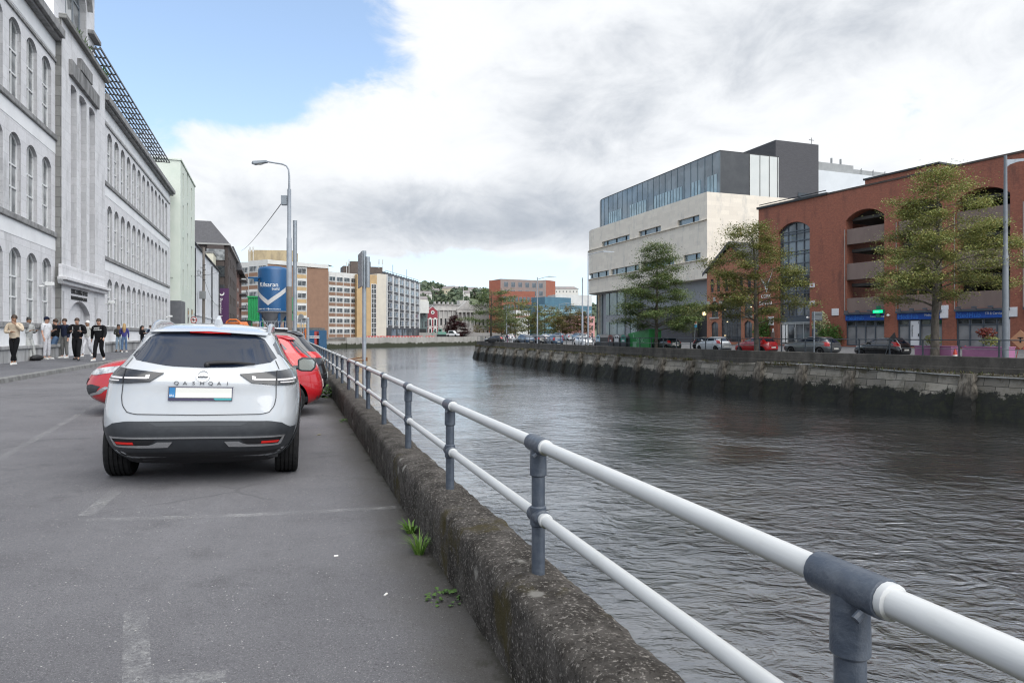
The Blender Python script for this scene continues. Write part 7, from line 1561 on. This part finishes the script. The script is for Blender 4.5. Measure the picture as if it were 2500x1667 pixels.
mb = MB(); mb.M = Matrix.Translation((-.95, 0, za + 1.19)) @ Matrix.Rotation(rad(-6), 4, 'Y'); mb.add([(0, -.09, -.05), (0, .09, -.05), (0, .09, .05), (0, -.09, .05), (-.55, -.14, -.08), (-.55, .14, -.08), (-.6, .12, .07), (-.6, -.12, .07), (-.68, -.06, -.03), (-.68, .06, -.03)], [(0, 1, 2, 3), (0, 4, 5, 1), (3, 2, 6, 7), (1, 5, 6, 2), (0, 3, 7, 4), (4, 8, 9, 5), (8, 7, 6, 9), (5, 9, 6), (4, 7, 8)]); hd = mb.build('lamp_head', m_galv, lp, bev=.02)
mb = MB(); mb.M = Matrix.Translation((-1.3, 0, za + 1.15)); mb.ball((0, 0, -.03), .14, 8, (1.5, .8, .55)); mb.build('glass_bowl', mat('lamp_glass', (.55, .55, .52), None, .2), hd, smooth=60)
zj = zat(490, 29.5) - lp.location.z; mb = MB(); mb.box(-.33, -.09, -.1, .1, zj - .2, zj + .22); mb.build('junction_box', m_galv, lp, bev=.015)
P = at(720, 28); z0 = gz_(P); mb = MB(); hgt = zat(540, 28) - z0; mb.tube([(0, 0, -.1), (0, 0, hgt)], .083, 14); mb.tube([(0, 0, hgt), (0, 0, hgt + .02)], .088, 14); o = mb.build('steel_pole', m_galv, smooth=40, loc=(P.x, P.y, z0)); tag(o, 'plain galvanised pole standing right beside the tall street lamp', 'pole')
mb = MB(); mb.box(-.1, -.03, -.03, .03, hgt * .38, hgt * .38 + .12); mb.build('bracket', m_black, o)
# sign pole at the railing with two sign panels seen edge-on
pt_ = RW(1.34, 13.55); sp_ = empty('sign_pole', V3(pt_.x, pt_.y, -.6), PHI, 'galvanised road sign pole clamped to the railing, its sign panels seen edge-on', 'sign')
zs_ = zat(648, pt_.y) + .6; mb = MB(); zz0 = zat(625, pt_.y) + .6; mb.tube([(0, 0, 0), (0, 0, zz0 + .1)], .04, 12); mb.build('pole', m_galv, sp_, smooth=40)
mb = MB(); mb.tube([(.06, -.02, zat(702, pt_.y) + .6), (.06, -.02, zat(627, pt_.y) + .6)], .046, 12); mb.tube([(-.02, .05, zat(650, pt_.y) + .6), (-.02, .05, zat(613, pt_.y) + .6)], .043, 12); mb.build('sleeve', m_galv, sp_, smooth=40)
mb = MB(); mb.M = Matrix.Translation((-.075, -.0, 0)) @ Matrix.Rotation(rad(1), 4, 'Z'); mb.box(-.012, .012, -.32, .34, zat(702, pt_.y) + .6, zat(618, pt_.y) + .6); mb.build('sign_panel', mat('sign_back', (.22, .235, .25), (.16, .17, .18), .5, 8), sp_, bev=.01)
mb = MB(); mb.tube([(-.3, .0, 1.62), (.0, .06, 1.66), (.06, -.02, 1.6), (-.28, -.06, 1.6)], .012, 6); mb.box(-.02, .06, -.03, .03, 1.6, 1.66); mb.build('rusty_clamp', mat('rust', (.2, .085, .03), (.1, .045, .02), .9, 20), sp_)
P = RW(.98, 46.5); mb = MB(); z0 = .35; mb.tube([(0, 0, -.4), (0, 0, zat(778, P.y) - z0)], .1, 12); mb.ball((0, 0, zat(778, P.y) - z0), .1, 6); o = mb.build('bollard_post', m_galv, smooth=50, loc=(P.x, P.y, z0)); tag(o, 'pale steel post at the far end of the railing', 'post')
# cables
def cable(p, q, sag, r, label):
    mb = MB(); mb.tube([p.lerp(q, i / 16) + Vector((0, 0, -sag * 4 * (i / 16) * (1 - i / 16))) for i in range(17)], r, 5); tag(mb.build('overhead_cable', m_black, smooth=60), label, 'cable')
cable(V3(lp.location.x - .3, 29.5, zat(494, 29.5)), V3(at(588, 140).x, 140, zat(612, 140)), .4, .02, 'thin cable from the street lamp box down to the brick block')
# telegraph pole far down the left pavement
pp = stand(497, 829); pp = V3(at(497, 84).x, 84, .45); tp_ = empty('utility_pole', pp, 0, 'wooden utility pole with grey box and cable coils by the white terrace', 'utility pole')
mb = MB(); mb.tube([(0, 0, 0), (0, 0, zat(604, 84) - .45)], [.2, .14], 10); mb.build('pole', mat('pole_wood', (.2, .18, .16), (.12, .105, .09), .9, 2, stretch=(1, 1, .3)), tp_, smooth=40)
mb = MB(); z = zat(722, 84) - .45; mb.box(-.36, .36, -.42, -.12, z - .4, z + .55); mb.build('equipment_box', mat('box_grey', (.24, .25, .25), None, .6), tp_, bev=.03)
mb = MB(); z = zat(668, 84) - .45
for k in range(7): mb.tube([(.0, -.15, z + .3 * k - .8), (.32 * (-1) ** k, -.2, z + .3 * k - .75)], .035, 5)
for i in range(3): mb.tube([(-.5 + .22 * math.cos(a), -.15, z + .1 * i + .22 * math.sin(a)) for a in [rad(q * 30) for q in range(13)]], .015, 4)
mb.build('fittings', m_black, tp_)
cable(tp_.location + V3(0, 0, zat(672, 84) - .45), BW(tu(414, 9.4), 9.35, zat(671, 62)), .05, .022, 'horizontal cable from the college corner to the utility pole')
cable(tp_.location + V3(0, 0, zat(672, 84) - .45), V3(at(560, 128).x, 128, zat(640, 128)), .6, .02, 'cable from the utility pole up to the brick hotel')
cable(tp_.location + V3(0, 0, zat(675, 84) - .45), V3(at(540, 122).x, 122, zat(742, 122)), 1.5, .02, 'slack cable drooping from the utility pole')
pp = V3(at(474, 62).x, 62, .45); rs_ = empty('road_sign', pp, 0, 'round red-rimmed no left turn sign on a post beyond the white car', 'sign'); mb = MB(); mb.tube([(0, 0, 0), (0, 0, 3.0)], .04, 8); mb.build('post', m_galv, rs_)
zc = zat(781, 62) - .45; mb = MB(); mb.M = Matrix.Translation((0, -.06, zc)) @ Matrix.Rotation(rad(90), 4, 'X'); mb.lathe([(.3, 0), (.3, .03)], 24); mb.build('disc', m_white, rs_); mb = MB(); mb.M = Matrix.Translation((0, -.1, zc)) @ Matrix.Rotation(rad(90), 4, 'X')
ri = [(.23 * math.cos(rad(a)), .23 * math.sin(rad(a)), 0) for a in range(0, 360, 15)]; ro_ = [(.3 * math.cos(rad(a)), .3 * math.sin(rad(a)), 0) for a in range(0, 360, 15)]; mb.add(ri + ro_, [(i, (i + 1) % 24, 24 + (i + 1) % 24, 24 + i) for i in range(24)]); mb.box(-.25, .25, -.03, .03, 0, .01); mb.build('red_ring', m_barr, rs_, recalc=False)
mb = MB(); mb.box(-.03, .03, -.12, -.11, zc - .15, zc + .1); mb.box(-.12, .03, -.12, -.11, zc + .06, zc + .12); mb.build('arrow', m_black, rs_)

# ---------------- building site
P = at(667, 62); g_ = .05; si = empty('mortar_silo', V3(P.x, 62, g_), 0, 'blue mortar silo with white lettering and a silver chevron standing on a steel frame', 'silo')
sr = 35.5 / FPX * 62; z_ = lambda v: zat(v, 62) - g_; b = NB('silo_blue'); b.out(b.mix(b.ramp(b.noise(1.2, 5, .7, stretch=(2, 2, .5)), .4, .75), (.011, .078, .2), (.01, .066, .17)), .35); m_silo = b.m
mb = MB(); zt, zb2 = z_(654), z_(760); mb.lathe([(sr, zb2), (sr, zt - .25), (sr * .97, zt - .12), (sr * .86, zt), (sr * .5, zt + .1), (.05, zt + .13)], 40); cy = mb.build('tank', m_silo, si, smooth=40)
mb = MB(); mb.lathe([(sr * .99, zb2 - .003), (sr * 1.05, zb2 - .02), (sr * 1.05, zb2 - .09), (sr * .97, zb2 - .1), (.2, z_(806)), (.16, z_(812))], 32); mb.build('hopper', mat('hopper_grey', (.16, .17, .19), (.22, .22, .23), .6, 1.2, stretch=(1, 1, .3)), si, smooth=30)
for a in (45, 135, 225, 315):
    x, y = math.cos(rad(a)) * sr * .88, math.sin(rad(a)) * sr * .88; mb = MB(); mb.box(x - .09, x + .09, y - .09, y + .09, -.2, zb2 - .1); mb.build('leg', m_silo, si)
mb = MB(); q_ = sr * .62
for sx in (-1, 1):
    for y in (-q_, q_): mb.tube([(-q_ * sx, y, zb2 - .5), (q_ * sx, y, .6)], .04, 6)
mb.build('brace', m_galv, si)
mb = MB(); mb.box(-sr * 1.35, -sr * .6, -sr, -sr * .7, z_(683), z_(679)); mb.box(-sr * .95, -sr * .7, -sr, -sr * .8, z_(690), z_(683)); mb.build('bracket', m_silo, si)
def cyl(par, s, size, xc, z, m, nm='lettering', al='CENTER', sx=1.0):
    def bend(p): a = (xc + p.x) / sr; return Vector((math.sin(a) * (sr + .012 + p.z), -math.cos(a) * (sr + .012 + p.z), z + p.y))
    return text(s, size, m, par, None, .006, nm, al, sx, bend)
ex = .0
cyl(cy, "Kilsaran", .56, .0, z_(702), m_white, sx=.98); cyl(cy, "build", .34, .98, z_(710), m_white, al='RIGHT')
cyl(cy, "Tel 059 9151 150", .17, -.52, z_(757), m_white); cyl(cy, "www.kilsaran.ie", .17, .56, z_(757), m_white); cyl(cy, "|", .26, .04, z_(757.5), m_white)
mb = MB(); n = 16; vs = []
for i in range(2 * n + 1):
    t = -1 + i / n; a = t * 1.25; zc = z_(741) + abs(t) ** .95 * (z_(708) - z_(741)) * 1.0; 
    for dz in (-.22, .22): vs.append((math.sin(a) * (sr + .01), -math.cos(a) * (sr + .01), zc + dz))
mb.add(vs, [(2 * i, 2 * i + 2, 2 * i + 3, 2 * i + 1) for i in range(2 * n)]); mb.build('chevron', mat('chevron_silver', (.5, .5, .5), None, .45), cy, recalc=False)
# green container
P = at(605, 66); ct = empty('green_container', V3(P.x, 66, .1), rad(4), 'bright green corrugated container raised behind the blue silo', 'container'); cw = 100 / FPX * 66
mb = MB(); n = 34; x = 0; prof = []
for i in range(n): prof += [(cw * i / n, 0 if i % 2 else .06), (cw * (i + .6) / n, 0 if i % 2 else .06)]
zt, zb2 = zat(724, 66) - .1, zat(781, 66) - .1
mb.add([(x, y, zb2) for x, y in prof] + [(x, y, zt) for x, y in prof], [(i, i + 1, len(prof) + i + 1, len(prof) + i) for i in range(len(prof) - 1)]); mb.box(-.02, cw, .08, 2.4, zb2, zt + .02); mb.box(-.05, cw + .05, -.05, .07, zb2 - .12, zb2 + .06); mb.box(-.05, cw + .05, -.05, .07, zt - .1, zt + .05); mb.build('body', mat('container_green', (.03, .36, .12), (.025, .3, .1), .5, 1), ct)
mb = MB()
for x in (.15, 1.2, 2.4, 3.4): mb.box(x, x + .2, .1, .3, -.2, zb2 - .12)
mb.build('support', _mats['container_green'], ct)
# site fence rails below the silo
sf = empty('site_barrier', V3(at(600, 56).x, 56, .1), 0, 'galvanised steel pedestrian barriers at the foot of the silo', 'barrier'); mb = MB(); L = 150 / FPX * 56
for z in (.15, 1.1, zat(800, 56) - .1, zat(785, 56) - .1): mb.tube([(1.2, 0, z), (L, 0, z)], .03, 5)
for i in range(14): x = 1.2 + (L - 1.2) * i / 13; mb.tube([(x, 0, 0), (x, 0, zat(785, 56) - .1)], .025, 5)
mb.build('rail', m_galv, sf)
gr_ = mat('site_grey', (.11, .115, .12), (.16, .165, .17), .7, 2); mb = MB(); mb.box(0, 150 / FPX * 70, 0, 2, 0, zat(800, 70)); o = mb.build('site_cabin', gr_, loc=(at(630, 70).x, 70, 0)); tag(o, 'low grey site boards behind the silo frame', 'boards')
# orange machine seen over the white car roof
om = mat('machine_orange', (.62, .16, .03), (.5, .13, .025), .5, 2); P = at(572, 44); ex_ = empty('orange_dumper', V3(P.x, 44, -.02), 0, 'orange site dumper truck seen over the white car roof', 'dumper')
s_ = 44 / FPX; zv = lambda v: zat(v, 44) - .2; xu = lambda u: (u - 572) * s_
mb = MB(); mb.add([(xu(546), 0, zv(793)), (xu(592), 0, zv(793)), (xu(584), 0, zv(778)), (xu(556), 0, zv(778)), (xu(551), 1.6, zv(793)), (xu(588), 1.6, zv(793)), (xu(580), 1.6, zv(776)), (xu(560), 1.6, zv(776))], [(0, 1, 2, 3), (4, 5, 6, 7), (0, 1, 5, 4), (1, 2, 6, 5), (2, 3, 7, 6), (3, 0, 4, 7)]); mb.box(xu(550), xu(588), .1, 1.8, 0, zv(793) - .01); mb.build('skip', om, ex_, bev=.03)
mb = MB(); mb.prismxz([(xu(560), zv(786)), (xu(580), zv(786)), (xu(575), zv(790)), (xu(565), zv(790))], -.03, .02); mb.box(xu(558), xu(579), 1.9, 2.4, zv(790), zv(772)); mb.build('grille', m_black, ex_)
mb = MB(); mb.tube([(xu(548), -.1, zv(795)), (xu(556), -.1, zv(776)), (xu(562), -.1, zv(772)), (xu(578), -.1, zv(772)), (xu(586), -.1, zv(777)), (xu(593), -.1, zv(795))], .05, 6); mb.build('roll_frame', om, ex_)
for sx in (553, 588): mb = MB(); mb.M = Matrix.Translation((xu(sx), .5, .45)); mb.lathe([(.45, -.18), (.45, .18)], 20, 'x'); mb.build('wheel', m_tyre, ex_)
# blue container and orange suction hose by the railing end
P = at(758, 62); bc = empty('blue_container', V3(P.x, 62, -.6), 0, 'blue site container at the river end of the works', 'container'); x1 = 30 / FPX * 62; mb = MB(); x0 = -16 / FPX * 62; mb.box(x0, .35, 0, 2.4, 0, zat(806, 62) + .6); mb.box(.75, x1 - .3, 0, 2.4, 0, zat(806, 62) + .6); mb.build('body', mat('container_blue', (.02, .1, .21), (.018, .085, .18), .5, 2), bc)
mb = MB(); mb.box(x0, x1 - .3, -.04, -.003, zat(822, 62) + .6, zat(820, 62) + .6); mb.box(x0, x1 - .3, -.04, -.003, zat(825.5, 62) + .6, zat(824, 62) + .6); mb.build('white_stripe', m_white, bc)
mb = MB(); mb.box(.36, .55, -.02, 2.3, 0, zat(806, 62) + .5); mb.build('red_door', m_barr, bc)
mb = MB(); z = lambda v: zat(v, 58); mb.tube([(0, 0, z(836)), (.02, 0, z(820)), (-.05, 0, z(806)), (.02, 0, z(800))], [.16, .17, .12, .1], 8); mb.tube([(0, -.05, z(806)), (-.3, -.1, z(812)), (-.5, -.1, z(824))], .03, 5); o = mb.build('orange_bag', om, smooth=50, loc=(at(748, 58).x, 58, 0)); tag(o, 'orange sleeve hanging on a stand beside the blue container', 'sleeve')
P = at(735, 60); rm_ = empty('round_sign', V3(P.x, 60, -.2), 0, 'round grey sign seen from the back beside the blue container', 'sign'); mb = MB(); mb.M = Matrix.Translation((0, 0, zat(773, 60) + .2)) @ Matrix.Rotation(rad(90), 4, 'X'); mb.lathe([(.24, 0), (.24, .03)], 20); mb.build('disc', mat('sign_back', (.22, .235, .25)), rm_); mb = MB(); mb.tube([(0, .03, 0), (0, .03, zat(770, 60) + .2)], .04, 6); mb.build('post', m_galv, rm_)
# plant on the far quay
def digger(u, Y, c, label, sc_=1.0, m2=None):
    p = uY(u, Y); e = empty('site_machine', V3(p.x, Y, .55), 0, label, 'site machine'); mb = MB(); mb.box(-2.2 * sc_, 2.2 * sc_, 0, 2, 0, 1.0 * sc_); mb.build('tracks', m_black, e); mb = MB(); mb.box(-1.8 * sc_, 2.0 * sc_, .1, 1.9, 1.0 * sc_, 2.2 * sc_); mb.build('engine_cover', c, e, bev=.1); mb = MB(); mb.box(-1.6 * sc_, .1 * sc_, .2, 1.8, 2.2 * sc_, 3.6 * sc_); mb.build('cab', m2 or c, e, bev=.1); mb = MB(); mb.box(-1.4 * sc_, -.1 * sc_, .12, .2, 2.5 * sc_, 3.4 * sc_); mb.build('window', m_dglass, e); mb = MB(); mb.tube([(-1.8 * sc_, 1, 1.6 * sc_), (-3.4 * sc_, 1, 3.2 * sc_), (-4.4 * sc_, 1, .8 * sc_)], .22 * sc_, 6); mb.build('arm', c, e); return e
digger(870, 275, mat('digger_yellow', (.55, .28, .02), None, .5), 'small yellow excavator by the yellow stair tower', .75)
digger(1078, 312, mat('teal_plant', (.14, .3, .24), None, .6), 'teal pump unit on the far quay below the red gabled house', 1.0)
p = uY(1103, 318); e = empty('white_pickup', V3(p.x, 318, .55), rad(-20), 'white pickup truck on the far quay', 'pickup'); mb = MB(); mb.prismxz([(-3, .5), (3, .5), (3, 1.4), (1.6, 1.6), (.6, 2.9), (-1.6, 2.9), (-2.2, 1.5), (-3, 1.5)], 0, 2.2); mb.build('body', m_whp, e, bev=.08); mb = MB(); mb.prismxz([(1.3, 1.65), (.5, 2.7), (-1.4, 2.7), (-1.8, 1.65)], -.04, -.003); mb.build('window', m_dglass, e)
for x in (-1.9, 1.9): mb = MB(); mb.M = Matrix.Translation((x, .1, .5)) @ Matrix.Rotation(rad(90), 4, 'Z'); mb.lathe([(.5, -.2), (.5, .2)], 16, 'x'); mb.build('wheel', m_tyre, e)
# ---------------- furniture on the far quay
def banklamp(u, land, vtop, armlen, label, z0=-.2, Y=None, hp=.11):
    if Y: p = uY(u, Y)
    else: p, d = qpoint(u, land)
    Yp = p.y; e = empty('street_lamp', V3(p.x, Yp, z0), 0, label, 'street lamp', None); H = zat(vtop, Yp) - z0; mb = MB(); mb.tube([(0, 0, 0), (0, 0, H * .45), (0, 0, H * .455), (0, 0, H)], [hp, hp, hp * .75, hp * .6], 10); mb.build('column', m_gpole, e, smooth=40)
    if armlen: 
        mb = MB(); mb.tube([(0, 0, H - .35), (armlen * .4, 0, H + .0), (armlen * .62, 0, H + .08)], .045, 6); mb.build('arm', m_gpole, e); mb = MB(); x = armlen * .6; mb.add([(x, -.14, H + .04), (x, .14, H + .04), (x + armlen * .45, .05, H + .0), (x + armlen * .45, -.05, H + .0), (x, -.12, H + .2), (x, .12, H + .2), (x + armlen * .45, 0, H + .06)], [(0, 1, 2, 3), (4, 5, 1, 0), (4, 6, 5), (0, 3, 6, 4), (1, 5, 6, 2), (2, 6, 3)]); mb.build('lamp_head', m_galv, e)
    return e
banklamp(1312, 1.0, 677, 2.9, 'slim grey lamp post with leaf shaped head in front of the terracotta hotel')
banklamp(1365, 0, 741, 2.6, 'small distant lamp post in front of the blue glass office', Y=175)
e = banklamp(1436, 1.0, 616, 3.2, 'tall lamp post with thin arm at the edge of the pale stone building')
banklamp(1422, 1.2, 678, 0, 'tall slim mast left of the lamp post at the pale stone building', hp=.13)
banklamp(1237, 0, 745, 0, 'slim pale mast among the trees at the tip of the quay', Y=150, hp=.1)
p, d = qpoint(2455, 1.0); e = empty('street_lamp', V3(p.x, p.y, -.2), 0, 'tall grey lamp post with perforated bracket arm before the parking building', 'street lamp'); Yp = p.y; H = zat(380, Yp) + .2
mb = MB(); mb.tube([(0, 0, 0), (0, 0, zat(625, Yp) + .2), (0, 0, zat(623, Yp) + .2), (0, 0, H)], [.18, .16, .13, .085], 12); mb.build('column', mat('lamp_slate', (.16, .18, .2), (.13, .145, .165), .5, 2), e, smooth=40)
mb = MB(); pts = [(0, H - .75), (.25, H - .55), (.7, H - .38), (1.5, H - .28), (2.2, H - .25), (2.2, H - .17), (1.4, H - .16), (.6, H - .22), (0, H - .25)]; mb.prismxz(pts, -.03, .03); mb.build('bracket_arm', m_galv, e)
mb = MB(); mb.box(1.7, 2.5, -.12, .12, H - .36, H - .26); mb.build('lamp_head', m_galv, e, bev=.03)
# recycling banks
def bank(u, c, label):
    loc, a = qcar(u, 1.4); e = empty('recycling_bank', loc, a + math.pi / 2 + math.pi, label, 'recycling bank', 'recycling banks on the far quay'); mb = MB(); mb.prismxz([(-.62, 0), (.62, 0), (.62, 1.3)] + [(.62 * math.cos(rad(q)), 1.3 + .42 * math.sin(rad(q))) for q in range(15, 180, 15)] + [(-.62, 1.3)], -.6, .6); mb.build('body', m_clad, e, bev=.03)
    mb = MB(); mb.prismxz([(-.56, .85), (.56, .85), (.56, 1.3)] + [(.56 * math.cos(rad(q)), 1.3 + .37 * math.sin(rad(q))) for q in range(15, 180, 15)] + [(-.56, 1.3)], -.63, -.603); f_ = mb.build('front_panel', c, e)
    mb = MB()
    for sx in (-1, 1): mb.M = Matrix.Translation((sx * .2, -.64, 1.38)) @ Matrix.Rotation(rad(90), 4, 'X'); mb.lathe([(.13, 0), (.13, .01)], 12)
    mb.build('opening', m_black, f_); mb = MB(); mb.box(-.3, .3, -.645, -.632, .9, 1.1); mb.build('notice', m_plate, f_)
bank(1471, mat('bank_blue', (.3, .5, .62), None, .5), 'recycling bank with pale blue front, leftmost of the row')
bank(1501, mat('bank_brown', (.2, .055, .045), None, .5), 'recycling bank with brown red front')
bank(1517, mat('bank_white', (.62, .64, .65), None, .5), 'recycling bank with white front'); bank(1533, mat('bank_teal', (.03, .25, .18), None, .5), 'recycling bank with teal green front')
p, d = qpoint(1588, 1.5); a = math.atan2(d.y, d.x) + math.pi; gb_ = empty('green_skip', V3(p.x, p.y, -.2), a, 'green bottle skip with sloping top and white graffiti beside the recycling banks', 'skip'); L = 4.6
mb = MB(); mb.prismxz([(-L, 0), (0, 0), (0, 2.35), (-L + .25, 1.85), (-L, 1.7)], -.2, 1.4); mb.build('body', mat('skip_green', (.03, .25, .06), (.05, .3, .09), .5, 1.2), gb_, bev=.03)
text("SYNC", .75, mat('graffiti', (.3, .55, .35), None, .6), gb_, fac(-2.6, -.225, .85), .004, 'graffiti', sx=.9); mb = MB(); mb.box(-3.3, -3.1, -.22, -.203, 1.3, 1.75); mb.box(-3.4, -2.6, -.22, -.203, .15, .9); mb.build('pale_patch', mat('pale_green', (.25, .45, .3), None, .6), gb_)
# planters with plants
m_pinkp = mat('pink_planter', (.36, .15, .27), (.29, .12, .23), .6, 1.4)
for u, lab, lm, lab2 in ((2329, 'pink box planter beside the big tree trunk', m_lf3, 'low green plants'), (2468, 'pink box planter at the edge of the picture by the tall lamp post', m_lf5, 'red leaved plants')):
    p, d = qpoint(u, 2.0); a = math.atan2(d.y, d.x) + math.pi; wd = 2.45 if u < 2400 else 2.7; e = empty('planter', V3(p.x, p.y, -.17), a, lab, 'planter', 'pink planters on the far quay'); mb = MB(); mb.box(-wd, 0, -.3, .5, 0, .86); mb.box(-wd - .03, .03, -.33, .53, .862, .92); mb.build('box', m_pinkp, e, bev=.015)
    c = e.matrix_basis @ Vector((-wd * .55, .1, 1.25)) if False else V3(p.x, p.y, -.17) + Matrix.Rotation(a, 3, 'Z') @ Vector((-wd * (.6 if u < 2400 else .45), .1, 1.3))
    foliage('planter_plant', ('low green plant in the pink planter by the tree trunk' if u < 2400 else 'yellow green bushy plant in the pink planter by the tall lamp'), 'plant', c, .45, (1.3, .7, .8), 420, .12, m_lf3)
    if u > 2400: foliage('planter_plant', 'red leaved plant rising from the pink planter by the tall lamp', 'plant', c + V3(-.2, .05, .5), .5, (1.3, .6, .7), 400, .13, leafmat('red_leaves', [(.1, .02, .02), (.22, .04, .03), (.12, .06, .03)]))
# cones, signs
m_cone = mat('cone_red', (.5, .06, .04), None, .5)
for u, land, lab in ((2332, .9, 'red and white traffic cone at the end of the first pink planter'), (2357, 4.5, 'small red and white cone standing farther back between the planters')):
    p, d = qpoint(u, land); e = empty('traffic_cone', V3(p.x, p.y, -.15 if land < 2 else .0), 0, lab, 'traffic cone', 'traffic cones by the pink planters'); mb = MB(); mb.lathe([(.19, .05), (.13, .35), (.128, .355)], 16); mb.box(-.22, .22, -.22, .22, 0, .05); mb.build('base', m_white, e, smooth=40); mb = MB(); mb.lathe([(.128, .356), (.1, .52), (.03, .75), (.01, .76)], 16); mb.build('top', m_cone, e, smooth=40)
p, d = qpoint(2492, 3.2); e = empty('roadworks_sign', V3(p.x, p.y, 0), rad(-60), 'orange diamond roadworks sign on a folding stand at the picture edge', 'sign'); mb = MB(); mb.M = Matrix.Translation((0, 0, 1.2)) @ Matrix.Rotation(rad(45), 4, 'Y'); mb.box(-.42, .42, -.02, .02, -.42, .42); mb.build('panel', mat('sign_orange', (.55, .3, .17), None, .6), e); mb = MB(); mb.tube([(-.3, .1, 0), (0, .03, 1.2), (.3, .1, 0)], .025, 6); mb.build('stand', m_barr, e); mb = MB(); mb.box(-.05, .05, -.03, -.021, 1.0, 1.35); mb.box(-.16, .16, -.03, -.021, 1.28, 1.34); mb.build('symbol', m_black, e)
p, d = qpoint(2020, 1.0); p = uY(1988, p.y + 2); e = empty('direction_sign', V3(p.x, p.y, -.1), rad(12), 'grey back of a road sign on a post in front of the red brick pier', 'sign'); Yp = p.y; mb = MB(); mb.tube([(0, 0, 0), (0, 0, zat(760, Yp) + .1)], .06, 8); mb.build('post', m_galv, e, smooth=40); mb = MB(); x = 24 / FPX * Yp; mb.box(-.15, x, .07, .11, zat(783, Yp) + .1, zat(761, Yp) + .1); mb.build('panel', mat('sign_grey_back', (.17, .19, .2), None, .6), e, bev=.01); mb = MB(); mb.box(-.15, x, .02, .07, zat(766, Yp) + .1, zat(765, Yp) + .1); mb.box(-.15, x, .02, .07, zat(779, Yp) + .1, zat(778, Yp) + .1); mb.build('bracket', m_galv, e)
p, d = qpoint(1698, 4.5); e = empty('parking_sign', V3(p.x, p.y, -.1), 0, 'small white and blue parking sign on a leaning post left of the brick house', 'sign'); Yp = p.y; mb = MB(); mb.tube([(-.15, 0, 0), (0, 0, zat(783, Yp) + .1)], .035, 6); mb.build('post', m_galv, e); mb = MB(); w2 = 3.4 / FPX * Yp; zt = zat(782, Yp) + .1; mb.box(-w2, w2, -.06, -.036, zt - .45, zt); mb.build('white_panel', m_plate, e); mb = MB(); mb.box(-w2, w2, -.06, -.036, zt - .75, zt - .453); mb.build('blue_panel', mat('sign_blue', (.04, .3, .5), None, .5), e); mb = MB(); mb.M = Matrix.Translation((0, -.062, zt - .22)) @ Matrix.Rotation(rad(90), 4, 'X'); mb.lathe([(.13, 0), (.13, .004)], 16); mb.build('red_disc', m_barr, e)
p, d = qpoint(2178, 2.2); e = empty('warning_sign', V3(p.x, p.y, -.2), 0, 'black back of a triangular warning sign on a folding tripod by the black hatchback', 'sign'); Yp = p.y; x = 11.5 / FPX * Yp; mb = MB(); zt, zb2 = zat(811, Yp) + .2, zat(832, Yp) + .2; mb.prismxz([(-x * 1.1, zb2), (x, zb2), (x * .55, zt)], -.02, .02); mb.build('panel', m_black, e); mb = MB()
for a, b2 in (((-.6, 0), (-.15, zb2)), ((.0, 0), (-.05, zb2)), ((.05, 0), (.25, zb2)), ((.6, 0), (.3, zb2))): mb.tube([(a[0], -.05, a[1]), (b2[0], 0, b2[1])], .025, 5)
mb.build('tripod', m_dgrey, e)
